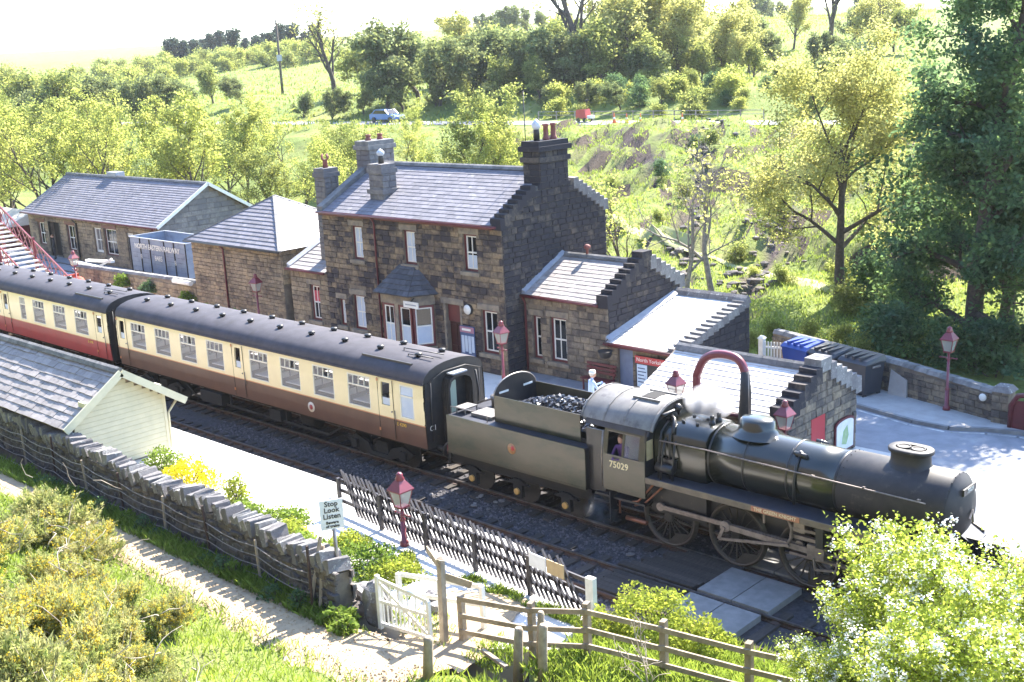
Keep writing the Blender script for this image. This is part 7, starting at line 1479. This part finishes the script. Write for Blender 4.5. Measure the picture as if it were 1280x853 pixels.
S_ = [  # s, u, proto, scale, kind
 (170, 470, fB, 0.90, 'b'), (176, 505, fA, 0.95, 'a'), (172, 535, fB, 1.00, 'b'), (182, 570, fA, 1.00, 'a'), (176, 600, fC, 1.00, 'c'), (184, 632, fA, 1.00, 'a'), (178, 665, fB, 1.05, 'b'), (186, 700, fA, 1.00, 'a'), (172, 735, fB, 1.00, 'b'), (176, 770, fC, 1.10, 'c'), (168, 800, fA, 1.00, 'a'), (172, 830, fC, 1.00, 'c'), (180, 855, fB, 1.00, 'b'), (168, 880, fC, 1.00, 'c'), (176, 912, fA, 0.80, 'a'), (182, 940, fC, 0.80, 'c'), (190, 968, fA, 0.80, 'a'), (186, 1005, fC, 0.75, 'c'), (192, 1080, fA, 0.80, 'a'), (188, 1120, fC, 0.80, 'c'), (150, 915, fC, 0.80, 'c'), (148, 955, fB, 0.60, 'b'), (152, 820, fC, 1.15, 'c'), (146, 860, fC, 1.00, 'c'), (144, 890, fB, 0.70, 'b'),
 (147, 520, fA, .8, 'a'), (152, 620, fA, 1.05, 'a'), (144, 655, fA, .85, 'a'), (149, 685, fA, 1.0, 'a'), (143, 720, fA, .9, 'a'), (146, 752, fA, 1.0, 'a'), (150, 780, fA, 1.1, 'a'), (139, 810, fA, .7, 'a'), (152, 820, fB, 1.0, 'b'), (160, 660, fA, 1.1, 'a'), (158, 715, fB, 1.1, 'b'), (158, 765, fA, 1.1, 'a'), (163, 555, fB, .9, 'b'), (165, 640, fB, 1.0, 'b'),
 (150, 500, fA, 1.15, 'a'), (150, 540, fA, 1.35, 'a'), (146, 565, fA, 1.05, 'a'), (148, 605, fA, .95, 'a'), (152, 640, fA, 1.0, 'a'), (146, 668, fA, 1.0, 'a'), (150, 700, fA, .9, 'a'), (142, 735, fA, 1.0, 'a'), (140, 770, fB, 1.0, 'b'), (144, 805, fC, 1.1, 'c'), (150, 840, fC, 1.2, 'c'), (138, 830, fB, .8, 'b'), (156, 875, fC, 1.25, 'c'), (150, 905, fB, .6, 'b'), (146, 930, fC, .55, 'c'), (160, 950, fC, .75, 'c'), (165, 985, fA, .7, 'a'), (162, 1030, fA, .6, 'a'), (168, 1100, fC, .7, 'c'), (170, 1130, fB, .8, 'b'), (138, 690, fB, .6, 'b'), (142, 650, fB, .6, 'b'), (176, 620, fA, .8, 'a'), (180, 585, fB, .8, 'b'), (140, 715, fA, .7, 'a'), (150, 795, fA, .9, 'a'), (155, 860, fA, .8, 'a'), (130, 880, fB, .32, 'b'), (128, 930, fB, .3, 'b'), (126, 985, fA, .35, 'a'), (124, 840, fB, .35, 'b'), (126, 790, fA, .4, 'a'), (130, 740, fA, .42, 'a'), (133, 700, fA, .4, 'a'), (138, 640, fA, .4, 'a'), (142, 600, fB, .4, 'b'), (146, 560, fA, .35, 'a'), (150, 470, fB, .4, 'b'), (150, 430, fA, .55, 'a'), (156, 395, fA, .45, 'a'), (120, 1090, fA, .6, 'a'), (116, 1040, fA, .5, 'a'),
 (166, 135, fA, .8, 'a'), (162, 168, fA, .95, 'a'), (158, 208, fA, .9, 'a'), (164, 242, fB, .8, 'b'), (172, 262, fA, .7, 'a'), (180, 285, fB, .7, 'b'), (155, 40, fA, .95, 'a'), (158, 82, fB, 1.0, 'b'), (185, 10, fB, 1.0, 'b'), (190, 120, fB, .9, 'b'), (165, 150, fA, .75, 'a'), (160, 185, fA, .85, 'a'), (162, 225, fA, .8, 'a'), (175, 320, fA, .55, 'a'), (165, 105, fB, .9, 'b'), (170, 60, fB, 1.0, 'b'), (160, 20, fA, 1.0, 'a'), (175, -20, fB, 1.1, 'b'), (200, 80, fB, .8, 'b'), (210, 40, fC, .8, 'c'), (210, 105, fA, .7, 'a'),]
KL = {'a': ('hillside_tree', 'shadowy green tree on the far slope'), 'b': ('hillside_bush', 'lighter green bushy tree on the far slope'), 'c': ('hillside_oak', 'pale yellow green tree on the far slope')}
for k, (s, u, pr, sc_, kd) in enumerate(S_):
    x, y = XY(s, T(s, u)); plant_tree(KL[kd][0], pr, x, y, None, sc_*.92, k*2.1, ('low ' if sc_ < .6 else 'tall ' if sc_ > .95 else '')+KL[kd][1]+(' on the left' if u < 430 else ' above the house' if u < 720 else ' above the bank' if u < 960 else ' on the right'), 'trees and bushes on the far slope')
for k in range(44):
    t = random.uniform(2, 42); s = road_s(t)+random.uniform(10, 27); x, y = XY(s, t); i = k % 3; plant_tree('bank_scrub', shr[i], x, y, None, random.uniform(.5, 1.1), k, 'low scrub bush on the cut bank just above the far road', 'scrub above the far road', 'bush')
for s, u, sc_, lab in ((158, 438, .95, 'big bare limbed tree on the left of the far slope'), (145, 745, 1.35, 'spreading bare oak above the tall end chimney'), (172, 1050, 1.05, 'dark trunked bare oak on the right skyline field'), (172, 1108, .6, 'small bare tree right of the skyline oak')): x, y = XY(s, T(s, u)); plant_tree('bare_oak', bare, x, y, None, sc_, s, lab)
for k in range(46):
    s = 285+random.uniform(-12, 25); u = 150+k*6.2+random.uniform(-3, 3); x, y = XY(s, T(s, u)); plant_tree('field_hedge_bush', shr[k % 2], x, y, None, random.uniform(1.3, 2.0), k, 'green bush in the long hedge across the upper left field', 'bushes of the upper field hedge', 'bush')
for k in range(34):
    u = [240, 252, 266, 280, 292, 304, 318, 330, 342, 356, 366, 380, 392, 402, 412, 590, 604, 618, 632, 646, 660, 680, 700, 720, 940, 952, 966, 980, 995, 1010, 1080, 1095, 1115, 1135][k]; s = 330+random.uniform(-10, 40); x, y = XY(s, T(s, u)); plant_tree('skyline_tree', fD if u < 420 else fA, x, y, None, random.uniform(.42, .8) if u < 420 else random.uniform(.7, 1), k, 'small dark tree on the distant skyline', 'trees on the skyline')
for k in range(34): s = random.uniform(230, 330); u = -30+k*8.3; x, y = XY(s, T(s, u)); plant_tree('skyline_bush', shr[(k % 3) % 2], x, y, None, random.uniform(1.1, 1.9), k, 'low pale bush on the left skyline', 'bushes on the left skyline', 'bush')
# shrubs on the bank behind the boundary wall
for k, (s, u, i, sc_) in enumerate([(49, 960, 0, .7), (51, 990, 0, .8), (50, 1030, 0, .9), (49, 1065, 0, .8), (47.5, 1090, 0, .7), (46, 1110, 1, .7), (47, 1130, 2, 1.0), (46, 1160, 2, 1.1), (45, 1200, 2, 1.0), (44, 1240, 2, 1.0), (43, 1275, 2, 1.1), (54, 1085, 1, 1.0), (55, 1120, 2, 1.2), (52, 1150, 2, 1.3), (58, 1070, 1, .9), (60, 1000, 1, .7), (62, 960, 0, .6), (66, 930, 1, .8), (70, 985, 1, .9), (64, 1110, 1, 1.1), (72, 840, 1, .6), (80, 870, 1, .8), (85, 840, 2, .8), (90, 900, 1, .9), (95, 880, 2, .9), (88, 780, 1, .5), (75, 770, 0, .5)]):
    x, y = XY(s, T(s, u)); plant_tree('bank_shrub', shr[i], x, y, None, sc_*(.5 if i == 0 else .62 if u < 1115 else .8), k*1.3, ('sunlit yellow green shrub on the bank behind the boundary wall', 'mid green shrub on the bank right of the station', 'dark shaded shrub under the tall dark tree')[i], 'shrubs on the bank', 'shrub')
# scree: stones tumbled down the gully
scr = [rough_rock('scree_stone', (.9, .7, .5), m_dry, 300+i, 1) for i in range(4)]; k = 0
for (sa, ua, sb, ub, n_, wd) in ((104, 905, 62, 860, 90, 16), (72, 1000, 58, 930, 70, 26)):
    for i in range(n_):
        q = random.random(); s = sa+(sb-sa)*q; u = ua+(ub-ua)*q+random.gauss(0, wd); x, y = XY(s, T(s, u)); sz = random.uniform(.35, 1.1)
        o = link('scree_stone', scr[k % 4], None, (x, y, H(x, y)+.05), k); o.scale = (sz,)*3; tag(o, 'grey stone among the rocks tumbled down the bank gully', 'stone', 'stones in the bank gully'); k += 1
# hawthorn, bottom right, in flower
def sprig_bush(seed, h, r0, N, size, mat, clump, **kw): return tree_proto('bush', seed, h, r0, N, size, mat, clump, **kw)
haw, hawt = grow(91, 3.4, .12, first=.05, levels=3, nch=(15, 5, 5), ang=(62, 48, 45), ratio=(.62, .55, .5), up=.1, sides=(7, 5, 4, 3))
rg = np.random.default_rng(5); Tt = np.array([tuple(t) for t in hawt]); NL = 34000
C = Tt[rg.integers(0, len(Tt), NL)]+rg.normal(scale=.16, size=(NL, 3)); hl = npmesh('crown', leaf_quads(C, .042, rg), 4, m_l_haw)
sel = Tt[(Tt[:, 2] > 1.0)]; cl_ = sel[rg.integers(0, len(sel), 700)]+rg.normal(scale=.14, size=(700, 3)); Cf = np.repeat(cl_, 24, 0)+rg.normal(scale=.06, size=(700*24, 3)); Cf[:, 2] += .05
fl = npmesh('blossom', leaf_quads(Cf, .024, rg, .8, .9), 4, m_may); ht = haw.mesh('trunk', m_bark)
for k, (x, y, sc_, lab) in enumerate(((19.2, -7.5, .86, 'flowering hawthorn bush in front of the engine, the largest of the clump'), (20.8, -8.7, .86, 'flowering hawthorn at the bottom right corner'), (20.7, -5.9, .9, 'flowering hawthorn at the right edge beyond the engine front'), (18.5, -9.1, .5, 'lower hawthorn spray reaching toward the rail fence'))):
    r = E('hawthorn_bush', (x, y, max(.3, H(x, y))), lab, 'bush', None, k*2.2); r.scale = (sc_,)*3; link('trunk', ht, r); link('crown', hl, r); f_ = link('blossom', fl, r)
# long whippy shoots above the hawthorn
sh_me = []
b = MB(); tp_ = []
for i, (dx, dy, dz) in enumerate(((-1.7, .5, 2.9), (-.9, 1.0, 3.3), (-1.4, .8, 2.3), (-2.1, .4, 1.9), (.3, 1.0, 3.2), (-.4, .8, 3.5))):
    pts = [Vector((0, 0, .8))+Vector((dx*t, dy*t, dz*t-.25*t*t)) for t in np.linspace(0, 1, 7)]; b.tube(pts, [.03, .027, .024, .02, .016, .012, .008], 5)
    for t in np.linspace(.45, 1, 9):
        p = Vector((0, 0, .8))+Vector((dx*t, dy*t, dz*t-.25*t*t)); tp_.append(p)
Tp = np.array([tuple(t) for t in tp_]); C = Tp[rg.integers(0, len(Tp), 2200)]+rg.normal(scale=.085, size=(2200, 3))
r = E('hawthorn_shoots', (19.1, -7.1, .8), 'long leafy hawthorn shoots rising in front of the smokebox', 'bush'); link('stems', b.mesh('stems', m_bark), r); link('leaves', npmesh('leaves', leaf_quads(C, .048, rg), 4, m_l_haw), r)
# gorse on the near hillside
clump_q = []
def gorse(seed, R_, N, NF, fsc):
    rg = np.random.default_rng(seed); r = random.Random(seed); b = MB(); C = []; Fl = []
    lob = [(r.uniform(-.62, .62)*R_, r.uniform(-.62, .62)*R_, r.uniform(.2, .72)*R_, r.uniform(.2, .42)*R_, r.choice((.1, .25, .7, 1.))) for _ in range(15)]; D = []
    for k in range(N//34):
        x, y, z, q, fq = r.choice(lob); d = np.array([r.gauss(0, 1), r.gauss(0, 1), abs(r.gauss(0, 1))*.9-.15]); d /= np.linalg.norm(d); p0 = np.array([x, y, z])+d*q*r.uniform(.35, .9); dd = d+np.array([r.gauss(0, .3), r.gauss(0, .3), .55]); dd /= np.linalg.norm(dd); L = r.uniform(.16, .42)*R_
        tt = rg.uniform(0, 1, 34)[:, None]; P = p0+dd*L*tt+rg.normal(scale=.022, size=(34, 3)); C.append(P); D.append(np.repeat(dd[None], 34, 0)+rg.normal(scale=.55, size=(34, 3)))
        if r.random() < fq*fsc: m_ = 26; tt = rg.uniform(.35, 1.0, m_)[:, None]; Fl.append(p0+dd*L*tt+rg.normal(scale=.03, size=(m_, 3)))
        if k % 14 == 0: b.tube([(x*.15, y*.15, 0), tuple(np.array([x, y, z])*.6), tuple(p0), tuple(p0+dd*L*1.05)], [.016, .012, .008, .003], 4)
    C = np.concatenate(C); C[:, 2] = np.maximum(C[:, 2], .02); N_ = len(C); d = np.concatenate(D); d /= np.linalg.norm(d, axis=1)[:, None]; sd = np.cross(d, rg.normal(size=(N_, 3))); sd /= np.linalg.norm(sd, axis=1)[:, None]; L = rg.uniform(.04, .10, N_)[:, None]
    V = np.empty((N_, 4, 3)); V[:, 0] = C-d*L*.5; V[:, 1] = C+sd*.011; V[:, 2] = C+d*L*.7; V[:, 3] = C-sd*.011
    return b.mesh('stems', m_twig), npmesh('spines', V.reshape(-1, 3), 4, m_gorse), npmesh('flowers', leaf_quads(np.concatenate(Fl), .017, rg, .2, .9), 4, m_gfl)
GP = [gorse(400, 1.0, 24000, 0, 1.), gorse(401, 1.0, 22000, 0, .5), gorse(402, 1.0, 20000, 0, .15)]
GB = [(-2.6, -12.7, 1.65, 2), (-.5, -12.75, .95, 1), (.4, -13.3, .7, 0), (3.2, -15.2, 1.15, 0), (5.4, -15.2, .9, 1), (4.9, -16.4, 1.2, 0), (6.6, -15.9, .95, 0), (7.0, -17.2, 1.2, 1), (8.4, -16.2, .8, 0), (8.9, -17.6, 1.2, 0), (10.6, -18.4, 1.25, 1), (12.2, -19.2, 1.3, 0), (9.8, -19.4, 1.4, 2), (7.4, -18.8, 1.4, 1), (4.6, -18.2, 1.4, 0), (2.6, -17.2, 1.4, 1), (.4, -16.2, 1.3, 1), (5.9, -14.2, .72, 0), (9.7, -15.7, .5, 1), (10.2, -16.9, .75, 2), (11.7, -17.5, .8, 1), (-.6, -15.2, 1.1, 2), (13.2, -20.6, 1.3, 1)]
for k, (x, y, sc_, i) in enumerate(GB):
    r = E('gorse_bush', (x, y, H(x, y)-.05), ('gorse bush thick with yellow flowers on the near hillside', 'gorse bush with scattered yellow flowers on the near hillside', 'dull grey green gorse bush with few flowers on the near hillside')[i], 'bush', 'gorse bushes on the near hillside', k*1.9); r.scale = (sc_*.88, sc_*.88, sc_*(.8+.35*((k*7) % 5)/4))
    for nm, me in zip(('stems', 'spines', 'flowers'), GP[i]): link(nm, me, r)
for k in range(22):
    x, y, gs = random.choice(GB)[:3]; a = random.uniform(0, 6.28); x += 1.05*gs*math.cos(a); y += 1.05*gs*math.sin(a)
    clump_q.append((x, y, k))
b = MB()
for k in range(210):
    x, y, gs = random.choice(GB)[:3]; x += random.uniform(-1, 1)*gs; y += random.uniform(-1, 1)*gs; z = H(x, y); q = Vector((x, y, z+random.uniform(.2, 1.0)*gs)); d = Vector((random.gauss(0, 1), random.gauss(0, 1), .5)).normalized(); pts = [q]
    for i in range(4): d = (d+Vector((random.gauss(0, .4), random.gauss(0, .4), random.gauss(0, .3)))).normalized(); q = q+d*.22; pts.append(q)
    b.tube(pts, [.014, .012, .01, .007, .004], 4)
b.build('dead_twigs', m_twig, kind='stuff', label='tangled dead gorse twigs on the near hillside')
tw, _t = grow(95, 1.5, .03, first=.1, levels=2, nch=(7, 4), ang=(50, 45), ratio=(.6, .5), sides=(5, 4, 3, 3), wig=.25)
x, y = 14.4, -8.75; r = E('dead_shrub', (x, y, H(x, y)), 'bare pale dead shrub in front of the rail fence', 'shrub'); link('branches', tw.mesh('branches', m_twig), r)
# ground cover
def blades(name, pts, hmin, hmax, w_, mat, lab, seed=9, zf=H):
    rg = np.random.default_rng(seed); N = len(pts); P = np.array([(x, y, zf(x, y)) for x, y in pts]); h = rg.uniform(hmin, hmax, N)[:, None]; a = rg.uniform(0, 6.28, N); sd = np.stack([np.cos(a), np.sin(a), 0*a], 1)*w_; ln = np.stack([rg.normal(size=N), rg.normal(size=N), 0*a], 1)*h*.35; up = np.array([0, 0, 1.])
    V = np.empty((N, 4, 3)); V[:, 0] = P-sd; V[:, 1] = P+sd; V[:, 2] = P+up*h*.6+ln*.4+sd*.6; V[:, 3] = P+up*h+ln; o = link(name, npmesh(name, V.reshape(-1, 3), 4, mat)); return tag(o, lab, 'grass', kind='stuff')
R2 = random.Random(77)
def scatter(n, f):
    out = []
    while len(out) < n:
        p = f()
        if p: out.append(p)
    return out
def near_grass():
    x, y = R2.uniform(-12, 18), R2.uniform(-22, -10.7); py = -11.5-.02*(x-2) if x < 8 else -11.4
    if x < 9.6 and abs(y-py) < .5+.12*math.sin(x*4): return None
    if 8.2 < x < 10.3 and -12 < y < -9: return None
    if x > 14 and y < -13: return None
    return (x, y)
blades('hillside_grass', scatter(52000, near_grass), .08, .26, .011, m_blade, 'rough grass of the near hillside')
blades('verge_grass', scatter(30000, lambda: (lambda x, y: (x, y) if y < -4.7-.12*max(0, 13.6-x)*0 and not (x < 13.6 and y > -4.15) and y > -11.4+.12*(x-11) else None)(R2.uniform(11.5, 22), R2.uniform(-11.5, -4.2))), .1, .32, .012, m_blade, 'long bright grass of the trackside verge')
def bank():
    s = 46+64*R2.random()**.8; t = R2.uniform(T(s, 690), T(s, 1300)); x, y = XY(s, t)
    if y < 15.5 or s > road_s(t)-1 or earth_at(x, y) > .3: return None
    return (x, y)
blades('bank_tussocks', scatter(80000, bank), .06, .24, .032, leaf_mat('tussock_blades', (.22, .275, .07), (.15, .20, .05), .45, .4, .3), 'tussocky grass of the bank behind the station', 10)
blades('far_meadow_grass', scatter(26000, lambda: (lambda s, u: (lambda p: p)(XY(s, T(s, u))) if True else None)(R2.uniform(128, 290), R2.uniform(-40, 1180))), .2, .55, .16, leaf_mat('meadow_blades', (.22, .25, .075), (.17, .21, .06), .45, .3, .1), 'grass of the far fields', 12)
def gravel(name, n, f, lab, mat, s0, s1, seed=21):
    rg = np.random.default_rng(seed); P = np.array([f() for _ in range(n)]); s = rg.uniform(s0, s1, n)[:, None]; O = np.array([[1, 0, 0], [-1, 0, 0], [0, 1, 0], [0, -1, 0], [0, 0, .7], [0, 0, -.7]], float)
    Fi = [(0, 2, 4), (2, 1, 4), (1, 3, 4), (3, 0, 4), (2, 0, 5), (1, 2, 5), (3, 1, 5), (0, 3, 5)]; V6 = P[:, None, :]+(O[None]*rg.uniform(.6, 1.3, (n, 6, 1))+rg.normal(scale=.2, size=(n, 6, 3)))*s[:, None]
    me = bpy.data.meshes.new(name); me.from_pydata(V6.reshape(-1, 3).tolist(), [], [tuple(i*6+k for k in f_) for i in range(n) for f_ in Fi]); me.materials.append(mat); tag(link(name, me), lab, 'gravel', kind='stuff')
m_grv = M('ballast_stone', (.10, .095, .105), (.05, .048, .055), 6, .9, rnd=.6)
gravel('ballast_stones', 15000, lambda: (R2.uniform(-12, 12), R2.choice((R2.uniform(-4.7, 1.5), R2.uniform(-4.7, -1.2))), -.15), 'loose dark ballast stones between the rails', m_grv, .025, .06)
gravel('path_grit', 2600, lambda: (lambda x, y: (x, y, max(H(x, y), .9 if y > -10.6 else -9)+.05))(R2.uniform(-1, 10.5), R2.uniform(-12.5, -11) if R2.random() < .75 else R2.uniform(-11, -9)), 'loose stones on the footpath', m_path, .012, .04, 22)
blades('platform_weeds', scatter(5200, lambda: (lambda x, y: (x, y) if fbm(x, y, .8) > -.05 else None)(R2.uniform(5.2, 11.3), R2.choice((R2.uniform(-9.9, -8.6), R2.uniform(-7.3, -6.9))))), .05, .22, .012, m_blade, 'weeds along the platform ramp and fence foot', 24, lambda x, y: .89)
# planted border beside the wall on the platform, nettles and ivy at the wall foot
def clump(name, x, y, z, R_, h, N, size, mat, lab, seed, grp=None, cat='plant'):
    rg = np.random.default_rng(seed); d = rg.normal(size=(N, 3)); d /= np.linalg.norm(d, axis=1)[:, None]; d[:, 2] = np.abs(d[:, 2]); C = d*rg.uniform(.35, 1.05, N)[:, None]**.6*np.array([R_, R_, h]); C *= (1+.22*np.sin(d[:, 0]*5+seed)*np.cos(d[:, 1]*4+seed))[:, None]
    r = E(name, (x, y, z), lab, cat, grp); b = MB()
    for k in range(7): a = k*.9; b.tube([(0, 0, -.05), (R_*.3*math.cos(a), R_*.3*math.sin(a), h*.4), (R_*.6*math.cos(a), R_*.6*math.sin(a), h*.75)], [.02, .014, .008], 4)
    link('stems', b.mesh('stems', m_bark), r); link('leaves', npmesh('leaves', leaf_quads(C, size, rg), 4, mat), r); return r
for k, (x, y, R_, h, mt, nm, lab) in enumerate([(-4.0, -7.7, 1.0, .95, m_azal, 'yellow_shrub', 'vivid yellow shrub in the border behind the wall, the brightest'), (-5.9, -7.5, .8, .85, m_herb, 'border_plant', 'dull green plant left of the vivid yellow shrub'), (-3.0, -8.5, .5, .55, m_lime, 'yellow_shrub', 'smaller yellow shrub against the coping stones'), (-1.7, -7.5, .4, .95, m_lime, 'border_plant', 'upright lime green tuft in the border'), (-.3, -8.2, .7, .6, m_herb, 'border_plant', 'fresh green mound in the border left of the warning sign'), (.9, -7.7, .8, .5, m_herb, 'border_plant', 'broad green mound in the middle of the border'), (1.9, -8.4, .8, .6, m_lime, 'border_plant', 'lime mound nearest the warning sign'), (3.1, -8.7, .7, .7, m_herb, 'border_plant', 'green plant close behind the wall near its end'), (4.9, -8.2, 1.1, .55, m_herb, 'border_plant', 'green mound between the sign and the red lamp'), (6.0, -8.0, .8, .45, m_lime, 'border_plant', 'lime ground plant under the red lamp'), (3.6, -7.6, .6, .45, m_lime, 'border_plant', 'small lime plant left of the red lamp'), (12.6, -6.3, 1.05, .95, m_lime, 'lime_shrub', 'bright lime shrub at the end of the black paling fence'), (13.9, -6.2, .7, .6, m_lime, 'lime_shrub', 'low lime shrub right of the bright one'), (11.9, -7.2, .6, .6, m_lime, 'lime_shrub', 'lime shrub close to the white end post')]):
    clump(nm, x, y, max(.85, H(x, y)), R_, h, int(1800*R_*R_+700), .045, mt, lab, 500+k)
for k in range(15):
    x = -9+k*1.05+random.uniform(-.4, .4); y = -10.62-.025*k+random.uniform(-.05, .1); clump('nettle_clump', x, y, H(x, y), random.uniform(.2, .42), random.uniform(.2, .5), 320, .042, m_l_dark if k % 3 else m_herb, 'dark nettle clump at the foot of the dry stone wall', 600+k, 'nettles along the wall')
for x, y, k in clump_q:
    if y < -13.2: clump('bramble_clump', x, y, H(x, y), .5, .45, 700, .045, m_herb if k % 2 else m_l_mid, 'green bramble clump among the gorse', 700+k, 'green clumps among the gorse')
blades('wall_foot_grass', scatter(9000, lambda: (R2.uniform(-14, 7.6), R2.uniform(-11.15, -10.5))), .1, .34, .014, m_herb, 'rank shaded grass at the foot of the dry stone wall', 14)
for k, (x, y) in enumerate(((7.4, -10.7), (7.7, -11.0), (7.1, -10.9))): clump('dock_plant', x, y, H(x, y), .32, .4, 260, .07, m_herb, 'leafy dock plant at the foot of the boulders', 640+k, 'docks by the boulders')
for k, (x, y, z, lab) in enumerate(((-31.2, 6.75, 1.6, 'plant in the wall below the wagon letters'), (-27.2, 6.6, 1.4, 'bright leafed plant beside the square block corner'), (-34, 6.7, 1.7, 'plant trailing on the wall left of the wagon'), (-25.4, 6.6, .9, 'dark potted shrub before the square block'), (-22.6, 6.6, .9, 'dark shrub before the downpipe'), (-9.5, 5.8, .9, 'pink flowered tub plant under the bay window'))): clump('wall_plant', x, y, z, .5, .7, 700, .07, m_herb if k else m_l_dark, lab, 660+k)
# look-alikes in a row are told apart by their order from the left
ci = co.matrix_world.inverted(); by = {}
for o in COL.objects:
    if o.parent is None and o.get('label') and o.get('group'): by.setdefault(o['label'], []).append(o)
ORD = 'first second third fourth fifth sixth seventh eighth ninth tenth eleventh twelfth thirteenth fourteenth fifteenth sixteenth seventeenth eighteenth'.split()
for lab, L in by.items():
    if 1 < len(L) <= len(ORD) and len(lab.split()) <= 12:
        L.sort(key=lambda o: (lambda v: v.x/-v.z if v.z < 0 else 9)(ci@o.location))
        for i, o in enumerate(L): o['label'] = lab+', '+(ORD[i] if i < len(L)-1 else 'last')+' from the left'
# thin air between here and the moor
hz = bpy.data.materials.new('haze'); hz.use_nodes = True; t = hz.node_tree; t.nodes.clear(); o = t.nodes.new('ShaderNodeOutputMaterial'); v = t.nodes.new('ShaderNodeVolumePrincipled'); v.inputs['Color'].default_value = (.93, .96, 1, 1); v.inputs['Density'].default_value = .00013; v.inputs['Anisotropy'].default_value = .2; t.links.new(v.outputs[0], o.inputs['Volume'])
MB().box(-3600, 3600, -3600, 3600, -3, 75).build('haze', hz, kind='stuff')
